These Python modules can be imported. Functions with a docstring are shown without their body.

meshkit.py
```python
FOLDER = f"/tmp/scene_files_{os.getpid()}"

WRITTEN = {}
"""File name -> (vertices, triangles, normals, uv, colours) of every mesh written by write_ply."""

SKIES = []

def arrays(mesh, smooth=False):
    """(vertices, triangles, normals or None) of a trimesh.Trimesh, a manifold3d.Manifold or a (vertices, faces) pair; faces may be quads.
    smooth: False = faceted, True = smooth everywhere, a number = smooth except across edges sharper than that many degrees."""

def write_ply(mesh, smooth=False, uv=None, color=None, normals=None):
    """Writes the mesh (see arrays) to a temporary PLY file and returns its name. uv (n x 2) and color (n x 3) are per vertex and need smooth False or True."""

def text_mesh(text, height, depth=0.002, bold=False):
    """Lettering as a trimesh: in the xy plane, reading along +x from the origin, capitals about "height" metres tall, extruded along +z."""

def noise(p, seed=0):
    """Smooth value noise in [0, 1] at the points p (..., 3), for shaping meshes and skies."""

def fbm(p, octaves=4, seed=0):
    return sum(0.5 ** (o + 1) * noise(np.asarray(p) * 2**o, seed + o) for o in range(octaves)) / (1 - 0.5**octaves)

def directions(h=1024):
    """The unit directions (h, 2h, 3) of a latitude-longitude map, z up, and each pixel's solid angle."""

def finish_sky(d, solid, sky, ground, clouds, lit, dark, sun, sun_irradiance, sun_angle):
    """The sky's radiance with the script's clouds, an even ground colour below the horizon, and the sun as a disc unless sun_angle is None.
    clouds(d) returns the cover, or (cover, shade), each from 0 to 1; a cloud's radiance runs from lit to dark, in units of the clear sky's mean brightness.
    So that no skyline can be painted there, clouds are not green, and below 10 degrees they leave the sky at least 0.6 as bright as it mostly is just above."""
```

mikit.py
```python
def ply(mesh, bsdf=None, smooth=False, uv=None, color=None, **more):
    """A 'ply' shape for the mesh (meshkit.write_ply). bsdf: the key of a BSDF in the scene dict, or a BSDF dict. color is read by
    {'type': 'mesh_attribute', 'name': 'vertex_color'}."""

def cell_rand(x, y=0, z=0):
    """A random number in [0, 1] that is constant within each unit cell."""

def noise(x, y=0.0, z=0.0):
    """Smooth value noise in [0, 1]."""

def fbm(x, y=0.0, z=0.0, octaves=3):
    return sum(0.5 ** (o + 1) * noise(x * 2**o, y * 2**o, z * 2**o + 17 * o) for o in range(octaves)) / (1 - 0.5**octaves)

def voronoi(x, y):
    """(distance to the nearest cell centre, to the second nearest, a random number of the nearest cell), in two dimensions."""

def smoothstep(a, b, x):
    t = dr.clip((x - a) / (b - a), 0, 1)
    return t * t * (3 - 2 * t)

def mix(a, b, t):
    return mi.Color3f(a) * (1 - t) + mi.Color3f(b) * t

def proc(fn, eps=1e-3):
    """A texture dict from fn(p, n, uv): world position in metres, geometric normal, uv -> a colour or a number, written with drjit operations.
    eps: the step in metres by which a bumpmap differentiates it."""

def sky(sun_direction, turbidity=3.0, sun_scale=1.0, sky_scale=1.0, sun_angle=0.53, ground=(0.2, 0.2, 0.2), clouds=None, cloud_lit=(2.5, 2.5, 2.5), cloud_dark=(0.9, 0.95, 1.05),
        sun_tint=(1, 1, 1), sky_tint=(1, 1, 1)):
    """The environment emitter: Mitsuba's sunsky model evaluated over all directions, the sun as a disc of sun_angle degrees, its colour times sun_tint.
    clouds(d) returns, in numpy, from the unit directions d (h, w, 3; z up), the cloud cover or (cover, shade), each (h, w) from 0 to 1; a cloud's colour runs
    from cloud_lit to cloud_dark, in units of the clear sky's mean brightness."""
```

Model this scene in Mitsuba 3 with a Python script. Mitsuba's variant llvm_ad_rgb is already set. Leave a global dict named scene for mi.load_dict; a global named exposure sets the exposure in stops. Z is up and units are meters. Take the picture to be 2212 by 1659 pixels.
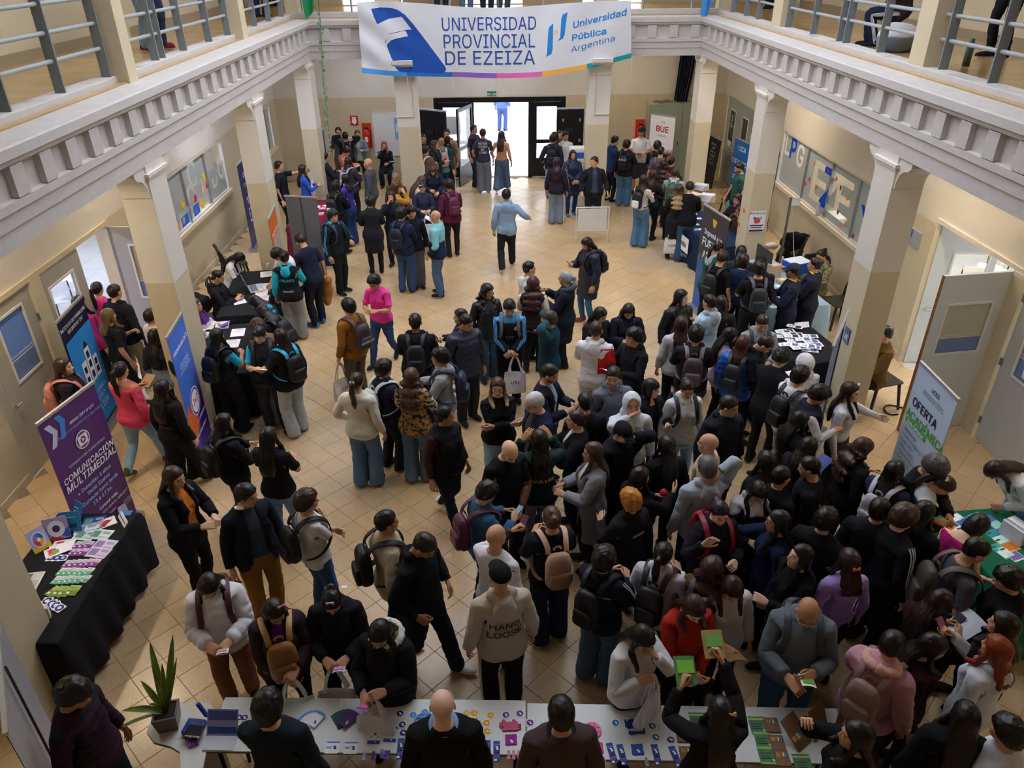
import math, random
import drjit as dr
import numpy as np, trimesh, manifold3d
import mitsuba as mi
import mikit, meshkit
from shapely import Polygon, MultiPolygon, Point, box as sbox, union_all
from shapely import affinity
T = mi.ScalarTransform4f
scene, labels = {}, {}
# ---------------------------------------------------------------- camera, sky, exposure
_yaw, _pit, _rol = 0.0235, 0.5284, -0.0081
_fw = np.array([math.sin(_yaw) * math.cos(_pit), math.cos(_yaw) * math.cos(_pit), -math.sin(_pit)]); _rt = np.array([math.cos(_yaw), -math.sin(_yaw), 0]); _up = np.cross(_rt, _fw)
_u2 = -math.sin(_rol) * _rt + math.cos(_rol) * _up; CAM = np.array([0, 0, 5.97])
scene['camera'] = {'type': 'perspective', 'fov': 2 * math.degrees(math.atan(1106 / 1623.64)), 'fov_axis': 'x', 'near_clip': .05, 'far_clip': 200., 'to_world': T().look_at(origin=CAM.tolist(), target=(CAM + _fw).tolist(), up=_u2.tolist())}
def _clouds(d): return np.ones(d.shape[:2]), .15 + .2 * meshkit.fbm(d * 3, 3, 2)
scene['sky'] = mikit.sky((.3, -.8, .9), turbidity=4, sun_scale=0.0, sky_scale=1.0, ground=(.45, .45, .45), clouds=_clouds, cloud_lit=(8.0, 8.3, 9.2), cloud_dark=(5.2, 5.5, 6.2))
exposure = 1.85
LAMP = 26.0                                            # radiance of the gallery lamps
# ---------------------------------------------------------------- materials
def _paint(p, n, uv):
    k = mi.UInt32(dr.round(uv.x)); return mi.Color3f(mi.Float(k & 31), mi.Float((k >> 5) & 31), mi.Float((k >> 10) & 31)) * (uv.y / 31)     # uv carries each mesh's own paint: (hue code, value)
vc = mikit.proc(_paint)
def two(b): return {'type': 'twosided', 'b': b}
def pr(c, r, **k): return {'type': 'principled', 'base_color': c if isinstance(c, dict) else {'type': 'rgb', 'value': [float(x) for x in c]}, 'roughness': r, 'specular': k.pop('specular', .4), **k}
_wr = mikit.proc(lambda p, n, uv: mikit.fbm(p.x * 15, p.y * 15, p.z * 20, 2), eps=.004)
scene['cloth'] = two({'type': 'bumpmap', 'scale': .014, 't': _wr, 'b': pr(vc, .9, specular=.2)})
scene['nylon'] = two({'type': 'bumpmap', 'scale': .008, 't': _wr, 'b': pr(vc, .5, specular=.4)})
for _n, _r in (('skin', .5), ('hair', .38), ('glossy', .15), ('print', .8), ('paper', .7), ('satin', .35), ('matte', .9), ('metal', .4), ('screen', .25)): scene[_n] = two(pr(vc, _r))
scene['metal'] = two(pr(vc, .35, metallic=.7))
def _wallc(p, n, uv):
    low, high, up = mi.Color3f(.60, .52, .365), mi.Color3f(.70, .665, .60), mi.Color3f(.62, .53, .36)
    c = dr.select(p.z < 2.305, low, dr.select(p.z < 4.45, high, up))
    s = mikit.fbm(p.x * 1.1, p.y * 1.1, p.z * 1.1, 3); g = mikit.fbm(p.x * 9, p.y * 9, p.z * 4, 2)
    st = mikit.smoothstep(1.1, .1, p.z) * mikit.smoothstep(.42, .62, s)          # scuffed near the floor
    return c * (.94 + .09 * s + .04 * (g - .5)) * (1 - .30 * st)
scene['wall_paint'] = two({'type': 'bumpmap', 'scale': .004, 't': mikit.proc(lambda p, n, uv: mikit.fbm(p.x * 40, p.y * 40, p.z * 40, 2), eps=.004), 'b': pr(mikit.proc(_wallc), .55, specular=.3)})
def _ledgec(p, n, uv):
    d = mikit.fbm(p.x * 2.5, p.y * 2.5, p.z * 2.5, 4); e = mikit.fbm(p.x * 14, p.y * 14, p.z * 14, 3)
    dirt = mikit.smoothstep(.45, .75, d) * mikit.smoothstep(.5, .95, n.z)         # dust lies on what faces up
    return mi.Color3f(.60, .575, .55) * (.93 + .12 * (e - .5)) * (1 - .28 * dirt)
scene['ledge_paint'] = two(pr(mikit.proc(_ledgec), .6, specular=.3))
def _floorc(p, n, uv):
    a, b = (p.x + p.y) * (.70710678 / .311), (p.x - p.y) * (.70710678 / .311)
    t = mikit.cell_rand(dr.floor(a), dr.floor(b), 3); m = mikit.fbm(p.x * 3, p.y * 3, 1.5, 4); sp = mikit.noise(p.x * 130, p.y * 130, 7); big = mikit.fbm(p.x * .5, p.y * .5, 4, 3)
    c = mikit.mix((.50, .335, .165), (.60, .43, .24), m) * (.95 + .07 * t)
    c = mikit.mix(c, mi.Color3f(.46, .39, .30), .45 * mikit.smoothstep(.45, .7, big))
    return c * (.90 + .22 * (sp - .5) + .05)
scene['floor_tile'] = two(pr(mikit.proc(_floorc), mikit.proc(lambda p, n, uv: .17 + .22 * mikit.fbm(p.x * 2, p.y * 2, 0, 3)), specular=.55))
scene['grout'] = two(pr((.20, .15, .09), .9))
def _room(p, n, uv):
    a, b = dr.abs(p.x / .5 - dr.round(p.x / .5)), dr.abs(p.y / .5 - dr.round(p.y / .5)); j = mikit.smoothstep(.0, .02, dr.minimum(a, b))
    return mi.Color3f(.50, .50, .48) * (.75 + .25 * j)
scene['room_floor'] = two(pr(mikit.proc(_room), .3))
scene['upper_floor'] = two(pr(mikit.proc(lambda p, n, uv: mikit.mix((.34, .22, .09), (.44, .30, .14), mikit.fbm(p.x * 4, p.y * 4, 1, 3))), .22, specular=.5))
scene['glass'] = {'type': 'thindielectric', 'int_ior': 1.5}
scene['frosted'] = two(pr((.42, .46, .46), .35, specular=.5))
# ---------------------------------------------------------------- people: templates built once, posed by joints
V3 = lambda *a: np.array(a, float)
def nrm(v): return v / (np.linalg.norm(v) + 1e-12)
def smin(a, b, k):
    h = np.clip(0.5 + 0.5 * (b - a) / k, 0, 1)
    return b + (a - b) * h - k * h * (1 - h)
def smax(a, b, k): return -smin(-a, -b, k)
def sstep(a, b, x):
    t = np.clip((x - a) / (b - a), 0, 1); return t * t * (3 - 2 * t)
def ell(p, c, r):
    r = np.asarray(r, float); q = (p - np.asarray(c, float)) / r
    k = np.linalg.norm(q, axis=-1); g = np.linalg.norm(q / r, axis=-1) + 1e-9
    return k * (k - 1) / g
def cap(p, a, b, ra, rb=None):
    rb = ra if rb is None else rb
    a, b = np.asarray(a, float), np.asarray(b, float); d = b - a
    t = np.clip(((p - a) @ d) / (d @ d), 0, 1)
    return np.linalg.norm(p - a - t[..., None] * d, axis=-1) - (ra + (rb - ra) * t)
def chain(p, pts, rs, k=0.02):
    f = None
    for i in range(len(pts) - 1):
        g = cap(p, pts[i], pts[i + 1], rs[i], rs[i + 1]); f = g if f is None else smin(f, g, k)
    return f
def nets(fn, lo, hi, h):
    """Surface nets: (vertices, quads) of fn < 0."""
    lo, hi = np.array(lo, float), np.array(hi, float)
    n = np.ceil((hi - lo) / h).astype(int) + 1
    ax = [lo[k] + h * np.arange(n[k]) for k in range(3)]
    G = np.stack(np.meshgrid(*ax, indexing='ij'), -1)
    F = fn(G.reshape(-1, 3)).reshape(n); S = F < 0
    C = np.zeros(n - 1, int)
    for a, b, c in np.ndindex(2, 2, 2):
        C += S[a:n[0] - 1 + a, b:n[1] - 1 + b, c:n[2] - 1 + c]
    act = (C > 0) & (C < 8); idx = -np.ones(n - 1, int); idx[act] = np.arange(act.sum())
    I = np.argwhere(act); P = np.zeros((len(I), 3)); W = np.zeros(len(I))
    cor = list(np.ndindex(2, 2, 2))
    for u in cor:
        for k in range(3):
            if u[k]: continue
            v = list(u); v[k] = 1
            fa, fb = F[tuple((I + u).T)], F[tuple((I + v).T)]
            m = (fa < 0) != (fb < 0)
            t = np.where(m, fa / np.where(m, fa - fb, 1), 0)
            q = I + np.array(u, float); q[:, k] += t
            P[m] += q[m]; W[m] += 1
    P = lo + h * P / W[:, None]
    Q = []
    for k in range(3):
        a, b = [(1, 2), (2, 0), (0, 1)][k]
        s0 = [slice(1, n[j] - 1) for j in range(3)]; s0[k] = slice(0, n[k] - 1)
        s1 = list(s0); s1[k] = slice(1, n[k])
        A, B = S[tuple(s0)], S[tuple(s1)]
        for up in (True, False):
            e = np.argwhere(A & ~B if up else ~A & B)
            off = np.array([1, 1, 1]); off[k] = 0; e = e + off
            def cell(da, db):
                c = e.copy(); c[:, a] += da; c[:, b] += db
                return idx[tuple(c.T)]
            q = np.stack([cell(-1, -1), cell(0, -1), cell(0, 0), cell(-1, 0)], 1)
            Q.append(q if up else q[:, ::-1])
    Q = np.vstack(Q); Q = Q[(Q >= 0).all(1)]
    return P, Q
# rest skeleton of a 1.72 m figure facing +y, its right hand at +x
AD = nrm(V3(.66, 0, -.75)); SH = V3(.172, -.014, 1.382); UA, FA = .285, .25
EL = SH + UA * AD; WR = EL + FA * AD
HIP, KN, AN = V3(.093, -.01, .90), V3(.097, .012, .48), V3(.10, -.015, .085)
HC = V3(0, .012, 1.605)                         # head centre
TZ = np.array([.70, .80, .86, .92, 1.00, 1.08, 1.18, 1.28, 1.36, 1.415, 1.455, 1.49, 1.54])
TX = np.array([.150, .160, .168, .172, .158, .142, .150, .166, .172, .150, .085, .058, .052])
TY = np.array([.105, .110, .118, .120, .106, .096, .105, .116, .108, .085, .064, .055, .052])
TC = np.array([-.02, -.02, -.018, -.012, -.004, .0, .002, -.002, -.012, -.02, -.026, -.022, -.012])
def side(p): return np.stack([np.abs(p[:, 0]), p[:, 1], p[:, 2]], 1)
def torso(p, o, z0, z1, loose=0.0):
    z = p[:, 2]; wx, wy, cy = np.interp(z, TZ, TX) + o, np.interp(z, TZ, TY) + o, np.interp(z, TZ, TC)
    lo = loose * sstep(1.3, .9, z); wx, wy = wx + lo, wy + lo
    r = (np.abs(p[:, 0] / wx) ** 2.25 + np.abs((p[:, 1] - cy) / wy) ** 2.25) ** (1 / 2.25)
    f = (r - 1) * np.minimum(wx, wy)
    return smax(smax(f, z0 - z, .02), z - z1, .02)
def arm(p, o, t1, cuff=None):
    """The right arm (p has x > 0 folded) from the shoulder to the length t1, thickened by o."""
    L = np.array([0, .10, .24, .285, .34, .44, .535]); R = np.array([.050, .049, .045, .043, .043, .037, .028])
    t = (p - SH) @ AD; q = p - SH - t[:, None] * AD
    r = np.interp(t, L, R) + o * (1 if cuff is None else 1)
    if cuff is not None: r = np.where(t > .2, np.maximum(r, cuff), r)
    f = np.linalg.norm(q, axis=1) - r
    return smax(smax(f, t - t1, .012), -.025 - t, .04)
def leg(p, zs, rs, z0):
    c = np.stack([np.interp(p[:, 2], [.085, .48, .90], [AN[k], KN[k], HIP[k]]) for k in (0, 1)], 1)
    f = np.linalg.norm(p[:, :2] - c, axis=1) - np.interp(p[:, 2], zs, rs)
    return smax(smax(f, z0 - p[:, 2], .012), p[:, 2] - .93, .03)
LZ = [.05, .09, .2, .33, .44, .50, .66, .80, .90]
LR = [.040, .036, .046, .056, .050, .056, .073, .084, .088]
def f_body(P):
    p = side(P)
    f = smin(torso(p, 0, .80, 1.52), leg(p, LZ, LR, .05), .03)
    return smin(f, arm(p, 0, .53), .035)
def f_head(p):
    s = side(p)
    f = smin(ell(s, (0, -.014, .03), (.075, .096, .086)), ell(s, (0, .028, -.045), (.056, .06, .072)), .03)
    f = smin(f, ell(s, (0, .06, -.093), (.024, .022, .02)), .025)
    f = smin(f, cap(s, (0, .072, .024), (.036, .066, .026), .013, .012), .014)
    f = smin(f, ell(s, (.043, .052, -.022), (.02, .02, .02)), .02)
    f = smax(f, -ell(s, (.031, .097, .002), (.020, .018, .013)), .012)
    f = smin(f, cap(s, (0, .083, .006), (0, .101, -.028), .007, .011), .012)
    f = smin(f, ell(s, (.011, .09, -.034), (.008, .010, .007)), .008)
    f = smin(f, ell(s, (0, .082, -.056), (.023, .013, .006)), .006)
    f = smin(f, ell(s, (0, .08, -.067), (.019, .013, .006)), .006)
    f = smin(f, ell(s, (.078, -.006, -.012), (.009, .021, .032)), .008)
    return smin(f, cap(s, (0, -.022, -.08), (0, -.036, -.2), .053, .058), .03)
def hand_mesh(n=8):
    """The right hand in arm coordinates: x along the arm from the wrist, y to the thumb side, z out of the back of the hand."""
    M = manifold3d.Manifold
    sp = lambda c, r: M.sphere(r, n).translate([float(v) for v in c])
    parts = [M.batch_hull([sp(c, r) for c, r in (((-.01, .012, 0), .019), ((-.01, -.012, 0), .019), ((.03, .030, -.002), .014), ((.03, -.026, -.002), .013), ((.085, .032, 0), .0115), ((.083, -.030, 0), .0105))])]
    for y0, y1, L, r in ((.030, .036, .078, .0088), (.010, .012, .086, .0092), (-.010, -.012, .080, .0088), (-.029, -.036, .062, .0078)):
        a = V3(.082, y0, 0); d = nrm(V3(1, (y1 - y0) * 8, -.10))
        q = [a, a + d * L * .48, a + d * L * .78, a + d * L]
        for i in range(3): parts.append(M.batch_hull([sp(q[i], r * (1 - .07 * i)), sp(q[i + 1], r * (.93 - .07 * i))]))
    t = [V3(.018, .030, -.008), V3(.050, .056, -.020), V3(.082, .066, -.026), V3(.106, .068, -.028)]
    for i in range(3): parts.append(M.batch_hull([sp(t[i], (.0145, .0105, .0095)[i]), sp(t[i + 1], (.0105, .0095, .0075)[i])]))
    m = M.batch_boolean(parts, manifold3d.OpType.Add).simplify(.0012).to_mesh()
    return np.array(m.vert_properties[:, :3], float), np.array(m.tri_verts)
# bones: 0 pelvis 1 belly 2 chest 3 neck 4 head | right 5 upper arm 6 forearm 7 twisted forearm and hand 8-10 finger rows 11 thumb | left 12-18 the same | 19 thigh 20 shin 21 foot | 22-24 left
NB = 25
def weights(V, kind='body'):
    """Skinning weights from where a vertex lies in the rest pose."""
    n = len(V); W = np.zeros((n, NB)); s = np.where(V[:, 0] >= 0, 0, 1); p = side(V); z = p[:, 2]
    t = (p - SH) @ AD; q = np.linalg.norm(p - SH - t[:, None] * AD, axis=1)
    a = sstep(-.035, .085, t) * sstep(.155 + .0 * t, .085, q - .02 * sstep(.1, .3, t))
    a = np.maximum(a, sstep(.30, .36, p[:, 0])) * (z > .72)
    if kind in ('hair', 'rigid'): a = a * 0
    if kind == 'pants': a = a * 0
    e, tw = sstep(UA - .05, UA + .05, t), sstep(UA + .06, UA + FA - .02, t)
    rows = np.arange(n)
    A = lambda b, w, st: np.add.at(W, (rows, b + st * s), w)
    A(5, a * (1 - e), 7); A(6, a * e * (1 - tw), 7); A(7, a * e * tw, 7)
    r = 1 - a
    hip = sstep(.94, .80, z); kn = sstep(.55, .41, z); an = sstep(.105, .06, z)
    if kind == 'coat': hip, kn, an = hip * .85, kn * 0, an * 0
    mid = sstep(.0, .035, p[:, 0]) * .5 + .5                          # the two legs share the crotch
    for st, m in ((0, np.where(s == 0, mid, 1 - mid)), (3, np.where(s == 0, 1 - mid, mid))):
        W[:, 19 + st] += r * hip * (1 - kn) * m; W[:, 20 + st] += r * hip * kn * (1 - an) * m; W[:, 21 + st] += r * hip * kn * an * m
    b1, b2, b3, b4 = sstep(.96, 1.06, z), sstep(1.10, 1.24, z), sstep(1.43, 1.49, z), sstep(1.50, 1.56, z)
    u = r * (1 - hip)
    W[:, 0] += u * (1 - b1); W[:, 1] += u * b1 * (1 - b2); W[:, 2] += u * b2 * (1 - b3); W[:, 3] += u * b3 * (1 - b4); W[:, 4] += u * b4
    return W / (W.sum(1, keepdims=True) + 1e-9)
def hair_weights(V):
    W = np.zeros((len(V), NB)); h = sstep(1.40, 1.54, V[:, 2]); W[:, 4] = h; c = sstep(1.10, 1.24, V[:, 2])
    W[:, 2] = (1 - h) * c; W[:, 1] = (1 - h) * (1 - c)
    return W
def one(V, b):
    W = np.zeros((len(V), NB)); W[:, b] = 1; return W
AF = V3(0, 1, 0); AH = np.cross(AD, AF)          # arm frame at rest: along, flexion (thumb) side, hinge
def T_(verts, faces, W=None, kind='body', **k):
    faces = np.asarray(faces)
    if faces.shape[1] == 4: faces = np.vstack([faces[:, [0, 1, 2]], faces[:, [0, 2, 3]]])
    return dict(v=np.asarray(verts, float), f=faces, W=weights(verts, kind) if W is None else W, **k)
def join(*ts):
    o, F = 0, []
    for t in ts: F.append(t['f'] + o); o += len(t['v'])
    return dict(v=np.vstack([t['v'] for t in ts]), f=np.vstack(F), W=np.vstack([t['W'] for t in ts]), tag=np.concatenate([np.full(len(t['v']), i) for i, t in enumerate(ts)]))
def mirror(t):
    W = t['W'].copy(); W[:, 5:12], W[:, 12:19] = t['W'][:, 12:19].copy(), t['W'][:, 5:12].copy(); W[:, 19:22], W[:, 22:25] = t['W'][:, 22:25].copy(), t['W'][:, 19:22].copy()
    return dict(v=t['v'] * [-1, 1, 1], f=t['f'][:, ::-1], W=W)
def build_body(hb, hh, nh):
    b = T_(*nets(f_body, (-.66, -.2, .0), (.66, .2, 1.58), hb))
    hv, hf = nets(f_head, (-.11, -.13, -.2), (.11, .13, .14), hh)
    hv = hv + HC; h = T_(hv, hf); h['W'] = np.where((hv[:, 2] > 1.47)[:, None] , np.stack([sstep(1.56, 1.47, hv[:, 2]) * (k == 3) + sstep(1.47, 1.56, hv[:, 2]) * (k == 4) for k in range(NB)], 1), h['W'])
    v, f = hand_mesh(nh)
    W = np.zeros((len(v), NB)); x = v[:, 0]
    th = (v[:, 1] > .036 + 0 * x) & (x < .125) & ((v[:, 2] < -.010) | (x < .08)) & (v[:, 1] > .036 + .25 * np.maximum(x - .07, 0))
    k1, k2, k3 = sstep(.075, .092, x), sstep(.115, .128, x), sstep(.138, .150, x)
    tb = np.where(th, sstep(.02, .05, x), 0)
    W[:, 11] = tb; W[:, 7] = (1 - tb) * (1 - k1); W[:, 8] = (1 - tb) * k1 * (1 - k2); W[:, 9] = (1 - tb) * k1 * k2 * (1 - k3); W[:, 10] = (1 - tb) * k1 * k2 * k3
    hd = dict(v=WR + v[:, :1] * AD + v[:, 1:2] * AF - v[:, 2:] * AH * -1, f=f, W=W)
    return join(b, h, hd, mirror(hd))
def rib(V, amp=.006, seed=0, fx=9, fz=20):
    """Cloth folds: a displacement from stretched noise, stronger at the elbows, the waist and the hems."""
    w = V + .05 * (meshkit.noise(V * 5, seed + 3) - .5)[:, None]
    n = meshkit.noise(w * [fx, fx, fz] + 31.7 * seed, seed); n2 = meshkit.noise(w * [fx * 1.3, fx * 1.3, fz * .5] @ rot((.3, 1, 0), 40) + 11.3 * seed, seed + 1)
    return amp * 2 * ((1 - np.abs(2 * n - 1)) * .7 + n2 * .6 - .65)
def top(o, sleeve, hem, loose=0.0, cuff=None, neck=1.475, z=.022, quilt=0, openw=0, body='coat'):
    def f(P):
        p = side(P); oo = o
        if quilt:
            tt = (p - SH) @ AD; isarm = sstep(.30, .34, p[:, 0] + .0 * tt)
            ph = np.where(isarm > .5, tt / quilt, p[:, 2] / quilt)
            oo = o + .020 * np.abs(np.sin(np.pi * ph)) ** .6 - .010
        g = torso(p, oo, hem, neck, loose)
        if sleeve: g = smin(g, arm(p, oo * .8, sleeve, cuff), .03)
        else: g = smax(smin(g, arm(p, oo * .6, .05), .03), p[:, 0] - .205, .02)
        if openw:
            w = openw * np.interp(P[:, 2], [.8, 1.0, 1.36, 1.5], [1.5, 1.0, .8, .55])
            g = smax(g, -np.maximum(np.abs(P[:, 0]) - w, .03 - P[:, 1]), .006)
        return g
    v, q = nets(f, (-.70, -.26, hem - .06), (.70, .28, neck + .06), z)
    t = T_(v, q, kind=body if hem < .8 else 'body'); return t
def pants(zs, rs, hem=.035, z=.022, waist=.985, o=.008):
    def f(P):
        p = side(P); return smin(torso(p, o + .004, .755, waist), leg(p, zs, rs, hem), .035)
    v, q = nets(f, (-.30, -.24, hem - .05), (.30, .24, waist + .05), z)
    return T_(v, q, kind='pants')
def shoes(h=.014):
    def f(p):
        a = smin(ell(p, (0, .075, .042), (.047, .125, .043)), cap(p, (0, -.03, .05), (0, -.02, .11), .043, .042), .03)
        return smax(a, .004 - p[:, 2], .012)
    v, q = nets(f, (-.08, -.11, -.02), (.08, .23, .17), h); v = v + [AN[0], AN[1], 0]
    a = T_(v, q, one(v, 21)); m = mirror(a); return join(a, m)
HLY, HLZ = np.array([-.12, -.08, -.03, .012, .03, .055, .075, .12]), np.array([-.07, -.065, -.035, -.015, .018, .04, .062, .066])
def hair(kind, h=.0125):
    rs = {'bun': 1, 'pony': 1}
    def f(p):
        s = side(p); n = meshkit.fbm(p * 38, 2, 5) - .5; st = np.sin(np.arctan2(p[:, 0], -p[:, 1] + .02) * 26 + 5 * meshkit.noise(p * 14, 3))
        o = {'short': .014, 'fade': .011, 'crop': .012, 'mop': .026, 'curly': .034, 'fringe': .018, 'bob': .02, 'long': .014, 'wavy': .02, 'pony': .009, 'bun': .009, 'half': .014, 'quiff': .018}.get(kind, .012)
        c = smin(ell(s, (0, -.014, .03), (.075 + o, .096 + o, .086 + o)), ell(s, (0, -.035, -.02), (.062 + o, .07 + o, .06 + o)), .03)
        if kind in ('fade', 'quiff'): c = c + .010 * sstep(.05, -.01, p[:, 2])
        if kind == 'quiff': c = smin(c, ell(p, (.01, .05, .115), (.05, .05, .03)), .03)
        hl = np.interp(p[:, 1], HLY, HLZ)
        if kind in ('fringe', 'bob', 'mop'): hl = np.interp(p[:, 1], [-.12, -.03, .012, .035, .05, .12], [-.075, -.045, -.02, .0, .03, .034])
        if kind in ('long', 'wavy', 'half', 'bob'): hl = np.where(p[:, 1] < .035, hl - .05, hl)
        amp = .022 if kind in ('mop', 'curly') else .006
        g = smax(c + amp * n + .0022 * st, hl - p[:, 2], .012)
        if kind in ('long', 'wavy', 'half'):
            zz = p[:, 2]; L = {'long': -.43, 'wavy': -.40, 'half': -.26}[kind]
            w = np.interp(zz, [-.45, -.25, -.1, .02], [.085, .105, .094, .08]) + (.02 if kind == 'wavy' else 0)
            cy = np.interp(zz, [-.45, -.3, -.2, -.1, .03], [-.165, -.165, -.145, -.085, -.03]); dy = np.interp(zz, [-.45, -.2, 0], [.026, .040, .055])
            back = (np.sqrt((p[:, 0] / w) ** 2 + ((p[:, 1] - cy) / dy) ** 2) - 1) * .035
            g2 = smax(smax(back, L + .05 * (meshkit.noise(p * [30, 30, 3], 9) - .3) - zz, .02), zz - .03, .02)
            sd = chain(s, [(.072, .0, .04), (.083, .012, -.06), (.092, .045, -.16), (.085, .115, -.29 if kind != 'half' else -.2)], [.016, .02, .028, .022])
            w2 = .010 * np.sin(p[:, 2] * 60 + 3 * meshkit.noise(p * 9, 2)) if kind == 'wavy' else 0
            g = smin(g, smin(g2, sd, .015) + .007 * n + .0035 * st + w2, .02)
        if kind == 'bob':
            g = smin(g, smax(ell(s, (0, -.02, -.03), (.10, .10, .12)) + .003 * st, p[:, 1] - .03, .02), .01)
        if kind == 'pony': g = smin(g, chain(p, [(0, -.10, .05), (0, -.15, .03), (0, -.165, -.08), (0, -.15, -.25), (0, -.14, -.36)], [.02, .028, .034, .03, .008]) + .003 * st + .008 * n, .008)
        if kind == 'bun': g = smin(g, ell(p, (0, -.105, .06), (.045, .04, .04)) + .01 * n, .006)
        return smax(g, -f_head(p) - .012, .003) if kind not in ('long', 'wavy') else g
    lo = {'long': -.5, 'wavy': -.47, 'half': -.33, 'pony': -.4}.get(kind, -.17)
    v, q = nets(f, (-.16, -.23, lo), (.16, .15, .19), h if lo > -.2 else h * 1.15)
    v = v + HC; return T_(v, q, hair_weights(v))
def hood_up(h=.016):
    def f(p):
        s = side(p); a = smin(ell(s, (0, -.02, .015), (.105, .125, .125)), ell(s, (0, -.05, -.14), (.12, .10, .09)), .05)
        return smax(a, -ell(s, (0, .12, -.01), (.072, .13, .115)), .01)
    v, q = nets(f, (-.16, -.2, -.25), (.16, .17, .18), h); v = v + HC; return T_(v, q, hair_weights(v))
def hood_down(h=.018):
    def f(p):
        s = side(p); a = cap(s, (0, -.105, 1.44), (.085, -.04, 1.475), .048, .036)
        a = smin(a, cap(s, (.085, -.04, 1.475), (.06, .075, 1.425), .034, .022), .03)
        a = smin(a, ell(s, (0, -.125, 1.37), (.10, .05, .10)), .04)
        return smax(a, -ell(s, (0, -.085, 1.52), (.062, .05, .06)), .012)
    v, q = nets(f, (-.18, -.24, 1.2), (.18, .16, 1.58), h); return T_(v, q, one(v, 2))
def cap_hat(h=.011):
    def f(p):
        s = side(p); a = smax(ell(s, (0, -.014, .04), (.088, .110, .092)), .035 - .12 * np.clip(p[:, 1], -.1, .1) * 0 - p[:, 2], .006)
        b = smax(ell(s, (0, .10, .045), (.075, .085, .05)), np.abs(p[:, 2] - .045 + .25 * np.maximum(p[:, 1] - .08, 0) + 3 * s[:, 0] ** 2) - .006, .003)
        return smin(a, b, .004)
    v, q = nets(f, (-.13, -.16, -.02), (.13, .21, .16), h); v = v + HC; return T_(v, q, one(v, 4))
def beanie(h=.012):
    def f(p): return smax(ell(side(p), (0, -.012, .045), (.087, .107, .10)) + .002 * np.sin(60 * p[:, 2]), .03 - .1 * p[:, 1] * 0 - p[:, 2], .01)
    v, q = nets(f, (-.13, -.16, -.02), (.13, .16, .18), h); v = v + HC; return T_(v, q, one(v, 4))
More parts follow.
